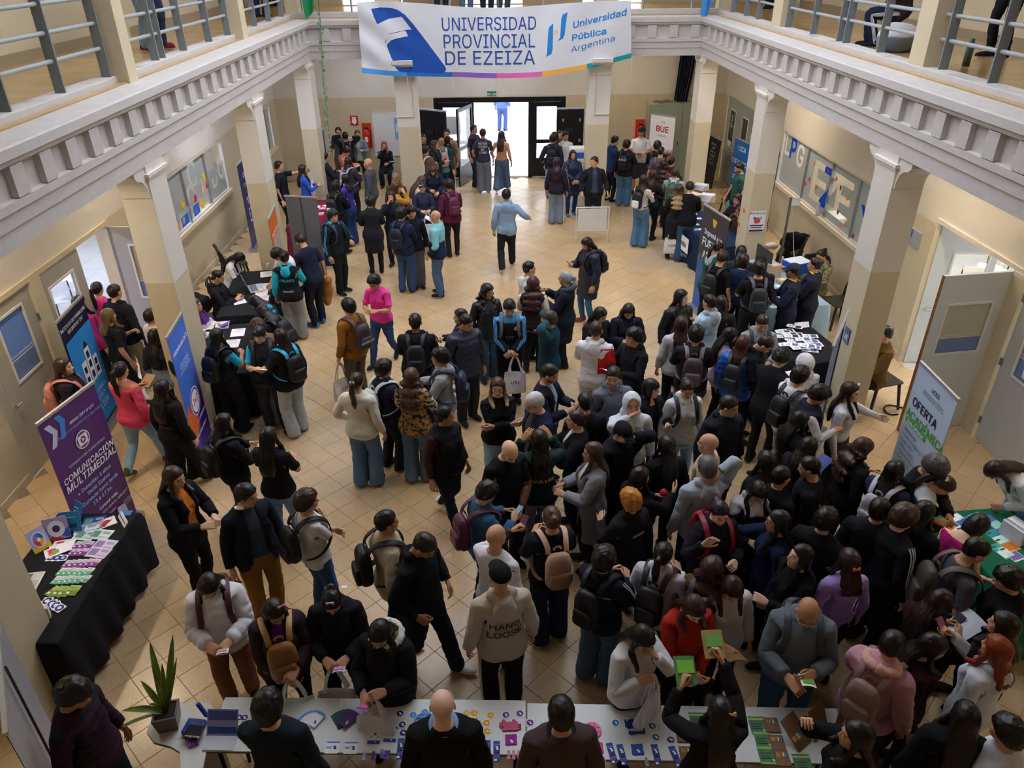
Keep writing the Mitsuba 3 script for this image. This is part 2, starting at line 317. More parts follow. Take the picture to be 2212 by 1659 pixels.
def strip(path, w, nout, th=.006):
    """A flat strap along the path; nout(point) gives the direction it faces."""
    path = np.asarray(path, float); t = np.gradient(path, axis=0); v, f = [], []
    for p, d in zip(path, t):
        n = nrm(nout(p)); s = nrm(np.cross(d, n)) * w / 2
        v += [p - s, p + s, p + s + n * th, p - s + n * th]
    m = len(path)
    for i in range(m - 1):
        for k in range(4): f.append([4 * i + k, 4 * i + (k + 1) % 4, 4 * i + 4 + (k + 1) % 4, 4 * i + 4 + k])
    f += [[3, 2, 1, 0], [4 * m - 4, 4 * m - 3, 4 * m - 2, 4 * m - 1]]
    return np.array(v), np.array(f)
def spline(pts, n=24):
    from scipy.interpolate import CubicSpline
    pts = np.asarray(pts, float); u = np.r_[0, np.cumsum(np.linalg.norm(np.diff(pts, axis=0), axis=1))]
    return CubicSpline(u, pts)(np.linspace(0, u[-1], n))
def bag_parts(h=.02):
    """A backpack at rest on the back: body, front pocket, grab handle and two shoulder straps."""
    def fb(p):
        q = np.abs(p - V3(0, -.245, 1.20)) - V3(.125, .065, .20) * np.array([1, 1, 1]); q[:, 0] += .03 * sstep(1.25, 1.42, p[:, 2]); q[:, 1] += .025 * sstep(1.28, 1.42, p[:, 2])
        r = .055; q = q + r
        return np.linalg.norm(np.maximum(q, 0), axis=1) + np.minimum(q.max(1), 0) - r
    def fp(p):
        q = np.abs(p - V3(0, -.315, 1.115)) - V3(.10, .035, .095) + .03
        return np.linalg.norm(np.maximum(q, 0), axis=1) + np.minimum(q.max(1), 0) - .03
    out = {}
    for nm, f, lo, hi in (('body', fb, (-.16, -.34, .96), (.16, -.15, 1.44)), ('pocket', fp, (-.14, -.38, .98), (.14, -.24, 1.25))):
        v, q = nets(f, lo, hi, h); out[nm] = T_(v, q, one(v, 2))
    v, f = strip(spline([(-.03, -.19, 1.39), (-.025, -.20, 1.43), (.025, -.20, 1.43), (.03, -.19, 1.39)], 7), .02, lambda p: V3(0, -1, .2)); out['handle'] = T_(v, f, one(v, 2))
    pth = spline([(.085, -.19, 1.36), (.095, -.13, 1.445), (.115, -.02, 1.462), (.12, .085, 1.40), (.125, .135, 1.28), (.15, .11, 1.15), (.18, .0, 1.06), (.14, -.16, 1.03)], 26)
    v, f = strip(pth, .05, lambda p: V3(p[0] * .4, p[1] * 1.0 + .02, (p[2] - 1.25) * .8), .012)
    s = T_(v, f, one(v, 2)); out['strap'] = s; out['strap_001'] = mirror(s)
    return out
def rot(ax, deg):
    a = math.radians(deg); x, y, z = nrm(np.asarray(ax, float)); c, s = math.cos(a), math.sin(a); k = 1 - c
    return np.array([[c + x * x * k, x * y * k - z * s, x * z * k + y * s], [y * x * k + z * s, c + y * y * k, y * z * k - x * s], [z * x * k - y * s, z * y * k + x * s, c + z * z * k]])
def aff(R, o1, o0):
    M = np.eye(4); M[:3, :3] = R; M[:3, 3] = np.asarray(o1, float) - R @ np.asarray(o0, float); return M
def about(p, *axdeg):
    R = np.eye(3)
    for ax, d in axdeg: R = R @ rot(ax, d)
    return aff(R, p, p)
def tp(M, p): return M[:3, :3] @ np.asarray(p, float) + M[:3, 3]
MX = np.diag([-1., 1, 1, 1])
def limb(o0, m0, e0, f0, S, W, pole, la, lb):
    """Two bones from S to W that bend towards the pole's opposite side: matrices of both, from the rest joints o0 m0 e0 with bending direction f0."""
    v = W - S; L = np.linalg.norm(v); u = v / (L + 1e-9); L = min(L, (la + lb) * .999)
    x = (la * la - lb * lb + L * L) / (2 * L); y = math.sqrt(max(la * la - x * x, 0))
    q = nrm(pole - (pole @ u) * u); E = S + x * u + y * q; W2 = S + L * u
    d1, d2 = nrm(E - S), nrm(W2 - E)
    f1 = nrm(-q - (-q @ d1) * d1); h = np.cross(d1, f1)
    fr = lambda d: np.stack([d, np.cross(h, d), h], 1)
    r = lambda d: np.stack([nrm(d), nrm(f0 - (f0 @ nrm(d)) * nrm(d)), np.cross(nrm(d), nrm(f0 - (f0 @ nrm(d)) * nrm(d)))], 1)
    A = aff(fr(d1) @ r(m0 - o0).T, S, o0); B = aff(fr(d2) @ r(e0 - m0).T, E, m0)
    return A, B
# wrist targets from the middle of the shoulders (right, forward, up), the hand's roll, the curl of the fingers, the elbow's pole
ARM = {'d': ((.27, .03, -.53), 10, .35, (.4, -1, -.3)), 'D': ((.24, .08, -.52), 20, .5, (.5, -1, -.2)), 'p': ((.09, .30, -.20), -20, .75, (.7, -.3, -1)), 'P': ((.05, .33, -.06), -20, .8, (.7, -.2, -1)),
       'h': ((.09, .31, -.27), -30, .65, (.8, -.4, -1)), 'c': ((.02, .25, -.40), 30, .55, (1, -.3, -.6)), 'x': ((-.12, .21, -.22), 40, .4, (1, .0, -.8)), 'k': ((.23, .11, -.42), 10, .45, (.8, -1, -.1)),
       'f': ((.05, .17, .10), 10, .6, (.6, .2, -1)), 's': ((.13, .19, -.12), 40, .9, (.5, -.2, -1)), 'b': ((.06, -.17, -.44), -60, .5, (1, -.8, 0)), 't': ((.16, .40, -.30), 60, .35, (.8, -.3, -1)),
       'r': ((.18, .52, -.10), 40, .3, (.5, -.3, -1)), 'H': ((.10, .02, .20), 60, .4, (1, .2, .2)), 'e': ((.11, .08, .13), 20, .5, (1, .1, -.5)), 'a': ((.30, .12, -.40), 20, .8, (.3, -1, -.3)),
       'q': ((.20, .30, -.06), -60, .35, (.6, -.2, -1)), 'w': ((.30, .16, -.45), 10, .4, (.3, -1, -.2)), 'W': ((.24, -.15, -.48), 10, .4, (.3, -1, -.2)), 'l': ((.12, .22, -.50), 20, .4, (1, -.3, -.2)), 'i': ((.36, .36, -.34), 60, .6, (.6, -.4, -1)), 'g': ((.40, .30, .02), 30, .5, (.3, -.6, -1))}
def solve(sp):
    """Bone matrices in the person's own frame (facing +y, unscaled)."""
    g = sp.get; lean, tw, hp, hy, hr = g('lean', 0), g('tw', 0), g('hp', 0), g('hy', 0), g('hr', 0); legs = g('legs', 'st')
    X, Z, Y = (1, 0, 0), (0, 0, 1), (0, 1, 0); M = np.tile(np.eye(4), (NB, 1, 1))
    drop = {'st': .008, 'wa': .03, 'si': .40, 'cr': .012}.get(legs, .008); drop = max(drop, .0)
    base = aff(np.eye(3), (0, -.10 * math.sin(math.radians(lean)) * (legs != 'si'), -drop), (0, 0, 0))
    M[0] = base @ about((0, 0, .92), (X, -lean * .40), (Y, g('roll', 0))); M[1] = M[0] @ about((0, 0, 1.03), (X, -lean * .33), (Z, tw * .5)); M[2] = M[1] @ about((0, 0, 1.18), (X, -lean * .27), (Z, tw * .5))
    M[3] = M[2] @ about((0, -.025, 1.455), (X, -hp * .4), (Z, -hy * .35), (Y, hr * .4)); M[4] = M[3] @ about((0, -.012, 1.52), (Z, -hy * .65), (X, -hp * .6), (Y, hr * .6))
    for s, code in ((0, g('arms', 'dd')[0]), (1, g('arms', 'dd')[1])):
        off, roll, curl, pole = g('RA' if s == 0 else 'LA') or ARM[code]
        C = M[2] if s == 0 else MX @ M[2] @ MX
        S = tp(C, SH); Wt = tp(C, V3(0, 0, 1.40) + V3(*off))
        A, B = limb(SH, EL, WR, AF, S, Wt, C[:3, :3] @ nrm(V3(*pole)), UA, FA)
        H = B @ about(WR, (AD, roll))
        F1 = H @ about(WR + .084 * AD, (AF, 60 * curl)); F2 = F1 @ about(WR + .122 * AD, (AF, 75 * curl)); F3 = F2 @ about(WR + .145 * AD, (AF, 45 * curl))
        Tm = H @ about(WR + .022 * AD + .03 * AF, (AD, -50 * curl), (AH, -10))
        if code == 'i' or g('pt') == s + 1: F1, F2, F3 = H @ about(WR + .084 * AD, (AF, 6)), H @ about(WR + .084 * AD, (AF, 10)), H @ about(WR + .084 * AD, (AF, 12))
        for k, m in enumerate((A, B, H, F1, F2, F3, Tm)): M[5 + 7 * s + k] = m if s == 0 else MX @ m @ MX
    st = g('st', .10); fw = {'st': (g('sf', .03), -g('sf', .03)), 'cr': (.05, -.04), 'wa': (.26, -.26), 'si': (.36, .30)}[legs]
    if g('wa') == -1: fw = fw[::-1]
    for s in (0, 1):
        B0 = M[0] if s == 0 else MX @ M[0] @ MX
        lift = .06 if legs == 'wa' and fw[s] < 0 else 0
        an = V3(st + (.02 if legs == 'si' else 0), -.015 + fw[s], .085 + lift); hipp = tp(B0, HIP)
        A, Bm = limb(HIP, KN, AN, V3(0, -1, 0), hipp, an, nrm(V3(.25 if legs != 'si' else .08, 1, .15)), np.linalg.norm(KN - HIP), np.linalg.norm(AN - KN))
        an2 = tp(Bm, AN); Fm = aff(rot(Z, -8 - 4 * s) @ rot(X, -25 if lift else 0), an2, AN)
        for k, m in enumerate((A, Bm, Fm)): M[19 + 3 * s + k] = m if s == 0 else MX @ m @ MX
    return M
def frame(sp):
    """World matrix of a person and the bone matrices: the crown of the head stands above sp['x'], sp['y']."""
    M = solve(sp); s = sp['h'] / 1.72; R = rot((0, 0, 1), -sp['f']) * s
    c = R @ tp(M[4], HC + V3(0, -.02, .118)); G = np.eye(4); G[:3, :3] = R; G[:3, 3] = V3(sp['x'], sp['y'], sp.get('z', 0)) - V3(c[0], c[1], 0)
    return G, M, c[2] + sp.get('z', 0)
def skin(t, G, M, V=None):
    V = t['v'] if V is None else V
    MM = (G @ M)[:, :3, :].reshape(NB, 12); A = (t['W'] @ MM).reshape(-1, 3, 4)
    return np.einsum('nij,nj->ni', A[:, :, :3], V) + A[:, :, 3]
def lin(c):
    """'rrggbb' as the photograph shows it -> linear."""
    if not isinstance(c, str): return np.asarray(c, float)
    if len(c) == 3: c = ''.join(x * 2 for x in c)
    v = np.array([int(c[i:i + 2], 16) / 255 for i in (0, 2, 4)])
    return np.where(v <= .04045, v / 12.92, ((v + .055) / 1.055) ** 2.4)
_T = {}
def tpl(key, build):
    if key not in _T: _T[key] = build()
    return _T[key]
def add_(L, v): return [a + b for a, b in zip(L, v)]
def template(kind, lod):
    z = (.023, .036)[lod]
    B = {'tee': lambda: top(.013, .23, .85, .012, .066, z=z), 'fit': lambda: top(.008, .525, .88, 0, z=z), 'sweat': lambda: top(.022, .515, .83, .018, .052, z=z), 'crop': lambda: top(.010, .52, .99, .0, .04, z=z),
         'jacket': lambda: top(.028, .52, .82, .012, .056, 1.49, z=z), 'puffer': lambda: top(.040, .52, .80, .01, .064, 1.50, z=z, quilt=.075), 'coat': lambda: top(.034, .52, .52, .015, .058, 1.49, z=z, body='coat'),
         'pcoat': lambda: top(.044, .52, .56, .01, .066, 1.50, z=z, quilt=.085), 'vest': lambda: top(.034, 0, .84, .01, None, 1.49, z=z, quilt=.08), 'blazer': lambda: top(.024, .515, .77, .01, .052, 1.47, z=z, openw=.062),
         'open': lambda: top(.030, .52, .80, .012, .058, 1.48, z=z, openw=.055), 'opencoat': lambda: top(.034, .52, .50, .015, .06, 1.48, z=z, openw=.07), 'tank': lambda: top(.007, 0, .88, 0, None, 1.40, z=z),
         'slim': lambda: pants(LZ, add_(LR, [.008, .012, .012, .010, .012, .010, .008, .008, .008]), z=z), 'reg': lambda: pants(LZ, add_(LR, [.030, .034, .028, .020, .024, .020, .014, .012, .012]), z=z),
         'wide': lambda: pants(LZ, [.098, .098, .096, .093, .092, .092, .098, .102, .104], z=z), 'shorts': lambda: pants(LZ, [.07] * 4 + [.085, .09, .095, .10, .10], .42, z=z),
         'shoe': lambda: shoes((.014, .022)[lod]), 'body': lambda: build_body((.030, .048)[lod], (.0105, .016)[lod], (8, 6)[lod]), 'hoodup': lambda: hood_up((.016, .026)[lod]), 'hood': lambda: hood_down((.018, .028)[lod]),
         'cap': lambda: cap_hat((.011, .018)[lod]), 'beanie': lambda: beanie((.012, .02)[lod]), 'bag': lambda: bag_parts((.022, .035)[lod])}
    if kind not in B: return tpl((kind, lod), lambda: hair(kind, (.0125, .019)[lod]))
    return tpl((kind, lod), B[kind])
SHEEN = {'cloth': 'cloth', 'shiny': 'nylon'}
def fem(V, W):
    """Narrower shoulders and waist, wider hips and a bust."""
    V = V.copy(); x, y, z = V.T; a = W[:, 5:8].sum(1) + W[:, 12:15].sum(1); k = np.interp(z, [.75, .92, 1.08, 1.25, 1.40], [1.0, 1.05, .93, .93, .93]) - 1
    V[:, 0] += k * np.clip(x, -.17, .17)
    V[:, 1] += (1 - a) * .034 * np.exp(-((np.abs(x) - .075) ** 2 / .0035 + (z - 1.265) ** 2 / .006)) * (y > 0)
    return V
def bulk(V, W, o):
    """A heavier figure: the trunk grows outwards by up to o, the limbs by less."""
    V = V.copy(); k = o * np.interp(V[:, 2], [.4, .75, 1.0, 1.2, 1.40, 1.48], [.15, .5, 1.0, .8, .35, 0]); a = 1 - W[:, 5:8].sum(1) - W[:, 12:15].sum(1)
    d = V[:, :2] - [0, -.01]; leg = W[:, 19:25].sum(1)
    V[:, :2] += d / (np.linalg.norm(d, axis=1, keepdims=True) + .02) * (k * np.clip(a - .5 * leg, 0, 1))[:, None]
    return V
HANDS, PEOPLE, CH = {}, [], {}
def npaint(c, V, amt=.10, seed=0, f=(7, 7, 5)):
    n = meshkit.fbm(V * f + seed * 7.3, 2, seed) - .5
    return np.clip(lin(c) * (1 + 2 * amt * n)[:, None], 0, 1)
def numbered(name):
    n = CH.get(name, 0); CH[name] = n + 1
    return name if n == 0 else f'{name}_{n:03d}'
def normals_(v, f):
    c = np.cross(v[f[:, 1]] - v[f[:, 0]], v[f[:, 2]] - v[f[:, 0]]); n = np.stack([np.bincount(f.ravel(), np.repeat(c[:, k], 3), len(v)) for k in range(3)], 1)
    l = np.linalg.norm(n, axis=1, keepdims=True); return np.where(l > 0, n / np.maximum(l, 1e-20), [0, 0, 1.0])
def painted(v, f, c, smooth):
    """Writes a mesh whose per-vertex colours are carried as (hue code, value) in uv; vertices are doubled where two hues meet."""
    v = np.asarray(v, float); f = np.asarray(f, int)
    if f.shape[1] == 4: f = np.vstack([f[:, [0, 1, 2]], f[:, [0, 2, 3]]])
    n = normals_(v, f) if smooth else None; c = np.clip(np.asarray(c, float), 0, 1)
    if c.ndim == 1: c = np.tile(c, (len(v), 1))
    m = np.maximum(c.max(1), 1e-4); h = np.round(c / m[:, None] * 31).astype(int); code = h[:, 0] + 32 * h[:, 1] + 1024 * h[:, 2]
    fc = code[f]; face = np.where(fc[:, 1] == fc[:, 2], fc[:, 1], fc[:, 0])
    if (fc == face[:, None]).all(): uv = np.stack([code, m], 1)
    else:
        key = f * 32768 + face[:, None]; u, inv = np.unique(key, return_inverse=True); old = u // 32768; f = inv.reshape(-1, 3); v = v[old]; n = n[old] if smooth else None; uv = np.stack([u % 32768, m[old]], 1)
    p = meshkit.write_ply((v, f), False, uv, None, normals=n)
    return {'type': 'ply', 'filename': p, 'face_normals': n is None}
def put(key, vf, color, mat='cloth', smooth=True):
    c = color if not isinstance(color, str) else lin(color); k, n = key, 0
    while k in scene: n += 1; k = f'{key}_{n:03d}'
    scene[k] = {**painted(vf[0], vf[1], c, smooth), 'bsdf': {'type': 'ref', 'id': mat}}
    return k
def tag(key, label, cat=None, group=None, kind=None):
    d = {}
    if label: d['label'] = label
    if cat: d['category'] = cat
    if group: d['group'] = group
    if kind: d['kind'] = kind
    labels[key] = d
SKINS = {'a': 'e0b394', 'b': 'c99a78', 'c': 'b5835f', 'd': '99694a', 'e': 'e8c0a6'}
GN = {'tee': 't_shirt', 'fit': 'long_sleeved_top', 'sweat': 'sweater', 'crop': 'cropped_top', 'jacket': 'jacket', 'puffer': 'padded_jacket', 'coat': 'coat', 'pcoat': 'padded_coat', 'vest': 'padded_vest', 'blazer': 'blazer', 'open': 'open_jacket', 'opencoat': 'open_coat', 'tank': 'tank_top'}
def person(x, y, h, f, top_, bot, hr, label, arms='dd', **k):
    """One person: top_ = (kind, colour, ...), bot = (kind, colour), hr = (kind, colour)."""
    i = len(PEOPLE); sp = dict(x=x, y=y, h=h, f=f, arms=arms, top=top_[0], **k); PEOPLE.append(sp); g = sp.get
    G, M, _ = frame(sp); lod = 0 if y < 11 else 1; key = numbered('person'); sp['key'] = key
    tag(key, label, 'person', g('group'))
    woman = g('s', 'm') == 'f'; fat = g('fat', 0); sk = lin(SKINS[g('skin', 'b')])
    def shape(t, V=None):
        V = t['v'] if V is None else V
        if woman: V = fem(V, t['W'])
        return bulk(V, t['W'], fat) if fat else V
    cut = g('cut')                                   # leave the legs out where a table or the crowd hides them: never used for what shows
    b = template('body', lod); V = b['v']; col = np.tile(sk, (len(V), 1)); hd = b['W'][:, 4] > .5; q = V - HC; s = np.abs(q[:, 0])
    def paint(m, c, a): col[:] = np.where(m[:, None], col * (1 - a) + lin(c) * a, col)
    hcol = lin(hr[1])
    paint(hd & (q[:, 1] > .06) & (s < .028) & (q[:, 2] > -.071) & (q[:, 2] < -.049), 'a04f49', .6 if woman else .4)
    paint(hd & (q[:, 1] > .06) & (s > .012) & (s < .05) & (q[:, 2] > .016) & (q[:, 2] < .030), hcol * .8 + .004, .75)
    paint(hd & (q[:, 1] > .05) & (s > .014) & (s < .050) & (q[:, 2] > -.010) & (q[:, 2] < .010), '4a2e24', .45)
    paint(hd & (q[:, 1] > .05) & (s > .03) & (s < .06) & (q[:, 2] > -.045) & (q[:, 2] < -.015), 'c4705c', .16)
    if g('beard'): paint(hd & (q[:, 1] > -.005) & (q[:, 2] < -.045) & (q[:, 2] > -.125) & ~((s < .022) & (q[:, 2] > -.072) & (q[:, 2] < -.052)), hcol, g('beard'))
    if hr[0] == 'bald': paint(hd & (q[:, 2] > np.interp(q[:, 1], HLY, HLZ)) & (q[:, 2] < .06) & (q[:, 1] < .03), hcol, .25)
    put(key + '__body', (skin(b, G, M, shape(b)), b['f']), col, 'skin')
    # trousers and shoes
    if bot:
        t = template(bot[0], lod); V = shape(t); V = V + np.stack([rib(t['v'], .007, i % 5 + 1, 12, 16), rib(t['v'], .009, i % 5 + 7, 9, 17), 0 * V[:, 0]], 1)
        c = npaint(bot[1], t['v'], .10, i % 7)
        if 'jean' in bot[2:]: c = np.clip(c * (1 + .55 * sstep(.0, .09, t['v'][:, 1]) * np.interp(t['v'][:, 2], [.2, .45, .7, .95], [.2, .7, 1, .2]))[:, None], 0, 1)
        put(f"{key}__{'jeans' if 'jean' in bot[2:] else 'trousers'}", (skin(t, G, M, V), t['f']), c, 'cloth')
        for a_ in bot[2:]:
            if a_ != 'jean': side_stripe(key, G, M, shape, a_, bot[0])
    t = template('shoe', lod); c = np.where((t['v'][:, 2] < .028)[:, None], lin(g('sole', 'cfcfc8')), lin(g('shoe', '24242a')))
    put(key + '__shoes', (skin(t, G, M), t['f']), c, 'cloth')
    # tops
    tops = [top_] + ([g('under')] if g('under') else [])
    for j, tt in enumerate(tops):
        t = template(tt[0], lod); V = shape(t)
        if j: V = V.copy()
        am = .006 if tt[0] in ('tee', 'fit', 'crop', 'tank') else .011
        r = rib(t['v'], am, i % 6 + 2 * j, 10, 19); n_ = t['v'] * [1, 1, 0]; n_ = n_ / (np.linalg.norm(n_, axis=1, keepdims=True) + .05)
        V = V + n_ * r[:, None]
        c = npaint(tt[1], t['v'], .08, i % 5); arm_ = t['W'][:, 5:8].sum(1) + t['W'][:, 12:15].sum(1)
        o = tt[2] if len(tt) > 2 else {}
        if 'sl' in o: c = np.where((arm_ > .6)[:, None], npaint(o['sl'], t['v'], .08, i), c)
        if 'slr' in o: c = np.where(((arm_ > .6) & (t['v'][:, 0] > 0))[:, None], npaint(o['slr'], t['v'], .08, i), c)
        if 'yoke' in o: c = np.where((t['v'][:, 2] > o.get('yz', 1.27))[:, None], npaint(o['yoke'], t['v'], .08, i), c)
        if 'low' in o: c = np.where(((t['v'][:, 2] < o.get('lz', 1.1)) & (arm_ < .6))[:, None], npaint(o['low'], t['v'], .08, i), c)
        if 'spot' in o:
            q_ = t['v'] * 26; w_ = meshkit.noise(q_, 4); c = np.where(((w_ > .62) | (w_ < .30))[:, None], lin(o['spot']), c)
        if 'band' in o: c = np.where((np.sin(t['v'][:, 2] * 90) > .2)[:, None], lin(o['band']), c)
        put(f"{key}__{o.get('n', GN[tt[0]])}", (skin(t, G, M, V), t['f']), c, 'nylon' if 'shiny' in o else 'cloth')
        if 'stripes' in o:
            for sd in (0, 1): arm_stripes(key, G, M, o['stripes'], tt[0], sd)
        if o.get('hood'):
            t = template('hood', lod); put(key + '__hood', (skin(t, G, M, shape(t)), t['f']), npaint(o['hood'] if o['hood'] != 1 else tt[1], t['v'], .1, i), 'cloth')
        for pr in o.get('print', ()): cloth_print(key, G, M, t if not o.get('hood') else template(tt[0], lod), fat, *pr)
        if o.get('fur'): fur_trim(key, G, M, o['fur'])
        if o.get('collar'): collar(key, G, M, o['collar'])
    # hair and headwear
    if hr[0] not in ('bald', 'hoodup', 'none'):
        t = template(hr[0], lod); hv = t['v']; a = np.arctan2(hv[:, 0], -(hv[:, 1] - .0) + .03)
        st = meshkit.noise(np.stack([a * 14, hv[:, 2] * 3, 0 * a + i], 1), 2) - .5
        base = hcol * (1 + .5 * st)[:, None]
        if len(hr) > 2: base = base * (1 - sstep(1.62, 1.40, hv[:, 2]))[:, None] + lin(hr[2]) * (1 + .5 * st)[:, None] * sstep(1.62, 1.40, hv[:, 2])[:, None]
        put(key + '__hair', (skin(t, G, M), t['f']), np.clip(base, 0, 1), 'hair')
    for wear, name in (('cap', 'cap'), ('beanie', 'beanie'), ('hoodup', 'raised_hood')):
        if g(wear):
            t = template(wear, lod); put(f'{key}__{name}', (skin(t, G, M), t['f']), npaint(g(wear), t['v'], .06, i), 'cloth')
    cd = nrm(-V3(x, y, 0)); fd = math.radians(f + g('hy', 0)); facing = V3(math.sin(fd), math.cos(fd), 0) @ cd
    if facing > -.35 and y < 14: eyes(key, G, M, hcol)
    if g('glasses'): glasses(key, G, M, g('glasses'))
    if g('clip'): clip(key, G, M, *g('clip'))
    HANDS[key] = (G, M)
    if g('bag'): backpack(key, G, M, lod, *g('bag'))
    for it in g('hold', ()): hold(key, G, M, sp, *it)
    return key
def rigid(P, b, G, M): A = G @ M[b]; return np.asarray(P, float) @ A[:3, :3].T + A[:3, 3]
def eyes(key, G, M, hc):
    m = tpl('eye', lambda: trimesh.creation.icosphere(2))
    for s in (-1, 1):
        v = m.vertices * [.0130, .0068, .0066] + [s * .031, .0815, .003]; d = np.hypot(v[:, 0] - s * .031, (v[:, 2] - .003) * 1.1)
        c = np.where((d < .0062)[:, None], lin('1c120d'), lin('9a8d84')); put(key + '__eye', (rigid(v + HC, 4, G, M), m.faces), c, 'glossy')
def tube_(pts, r, n=6, closed=False):
    pts = np.asarray(pts, float); t = np.gradient(pts, axis=0); t /= np.linalg.norm(t, axis=1, keepdims=True) + 1e-12
    a = np.cross(t, np.where(np.abs(t[:, 2:]) < .9, [[0, 0, 1.]], [[1., 0, 0]])); a /= np.linalg.norm(a, axis=1, keepdims=True) + 1e-12; b = np.cross(t, a)
    g = np.arange(n) * 2 * np.pi / n; r = np.broadcast_to(r, (len(pts),))[:, None, None]
    v = (pts[:, None] + r * (np.cos(g)[None, :, None] * a[:, None] + np.sin(g)[None, :, None] * b[:, None])).reshape(-1, 3); m = len(pts)
    f = [[i * n + k, i * n + (k + 1) % n, (i + 1) * n + (k + 1) % n, (i + 1) * n + k] for i in range(m - 1) for k in range(n)]
    f = [[q[0], q[1], q[2]] for q in f] + [[q[0], q[2], q[3]] for q in f]
    for e, rev in ((0, True), (m - 1, False)):
        ring = [e * n + k for k in range(n)]
        f += [[ring[0], ring[k + 1], ring[k]] if rev else [ring[0], ring[k], ring[k + 1]] for k in range(1, n - 1)]
    return v, np.array(f)
def merge(*vf):
    V, F, o = [], [], 0
    for v, f in vf:
        f = np.asarray(f); f = np.vstack([f[:, [0, 1, 2]], f[:, [0, 2, 3]]]) if f.shape[1] == 4 else f
        V.append(v); F.append(f + o); o += len(v)
    return np.vstack(V), np.vstack(F)
def glasses(key, G, M, c):
    a = np.linspace(0, 2 * np.pi, 15); ps = []
    for s in (-1, 1):
        ps.append(tube_(np.stack([s * .033 + .024 * np.cos(a), .098 + 0 * a - .004 * np.cos(a) ** 2, .002 + .019 * np.sin(a)], 1), .0022, 4))
        ps.append(tube_([(s * .056, .095, .006), (s * .074, .06, .006), (s * .081, .0, .002)], .002, 4))
    ps.append(tube_([(-.01, .100, .006), (0, .102, .009), (.01, .100, .006)], .002, 4))
    v, f = merge(*ps); put(key + '__glasses', (rigid(v + HC, 4, G, M), f), c, 'glossy')
def clip(key, G, M, c, p=(0, -.12, .06), kind='bow'):
    v, f = merge(*[tube_([V3(*p) + V3(-.03, 0, .012 * s), V3(*p) + V3(0, -.006, 0), V3(*p) + V3(.03, 0, -.012 * s)], [.012, .006, .012], 6) for s in (-1, 1)]); put(key + '__hair_clip', (rigid(v + HC, 4, G, M), f), c, 'glossy')
TOPO = {'tee': .013, 'fit': .008, 'sweat': .022, 'crop': .01, 'jacket': .028, 'puffer': .046, 'coat': .034, 'pcoat': .05, 'vest': .04, 'blazer': .024, 'open': .03, 'opencoat': .034, 'tank': .01}
def arm_stripes(key, G, M, spec, kind, sd):
    c, n = spec; o = TOPO[kind] * .8 + .006
    for k in range(n):
        a = (k - (n - 1) / 2) * .30; d = nrm(AH * math.cos(a) + AF * math.sin(a)); ts = np.linspace(-.02, .49, 20)
        R = np.interp(ts, [0, .10, .24, .285, .34, .44, .535], [.050, .049, .045, .043, .043, .037, .028]) + o; R = np.where(ts > .2, np.maximum(R, {'sweat': .052, 'jacket': .056, 'tee': .066, 'puffer': .064}.get(kind, .05) + .004), R)
        v, f = strip(SH + ts[:, None] * AD + R[:, None] * d, .011, lambda p: d, .004); t = T_(v, f)
        if sd: t = mirror(t)
        put(key + '__sleeve_stripe', (skin(t, G, M), t['f']), c, 'cloth', False)
def side_stripe(key, G, M, shape, c, kind):
    zs = np.linspace(.07, .86, 18); R = np.interp(zs, LZ, [.098, .098, .096, .093, .092, .092, .098, .102, .104] if kind == 'wide' else add_(LR, [.030, .034, .028, .020, .024, .020, .014, .012, .012])) + .006
    cx = np.interp(zs, [.085, .48, .90], [AN[0], KN[0], HIP[0]]); cy = np.interp(zs, [.085, .48, .90], [AN[1], KN[1], HIP[1]])
    for k in (-.2, 0, .2):
        v, f = strip(np.stack([cx + R * math.cos(k), cy + R * math.sin(k), zs], 1), .012, lambda p: V3(1, 0, 0), .004); t = T_(v, f, kind='pants')
        for m in (t, mirror(t)): put(key + '__leg_stripe', (skin(m, G, M), m['f']), c, 'cloth', False)
_TX = {}
def text_(s, bold=False):
    """Flat lettering, capitals one unit tall, centred: (points in the plane, triangles)."""
    if (s, bold) not in _TX:
        ms, y = [], 0
        for line in s.split('\n'):
            m = meshkit.text_mesh(line, 1.0, .05, bold); m.apply_translation([-(m.bounds[0][0] + m.bounds[1][0]) / 2, -y, 0]); ms.append(m); y += 1.45
        m = trimesh.util.concatenate(ms); v, f = np.array(m.vertices), np.array(m.faces)
        f = f[(v[f][:, :, 2] > .04).all(1)]; u, inv = np.unique(f, return_inverse=True); v = v[u]; v[:, 1] -= (v[:, 1].max() + v[:, 1].min()) / 2
        _TX[s, bold] = (v[:, :2], inv.reshape(-1, 3))
    return _TX[s, bold]
def poly_(pts):
    """Flat triangles of a polygon or of shapely geometry."""
    from shapely import Polygon
    g = pts if hasattr(pts, 'geom_type') else Polygon(pts); vs, fs, o = [], [], 0
    for p in getattr(g, 'geoms', [g]):
        v, f = trimesh.creation.triangulate_polygon(p, engine='earcut'); vs.append(v); fs.append(np.asarray(f) + o); o += len(v)
    v, f = np.vstack(vs), np.vstack(fs); a = np.cross(v[f[:, 1]] - v[f[:, 0]], v[f[:, 2]] - v[f[:, 0]]); f[a < 0] = f[a < 0][:, ::-1]
    return v, f
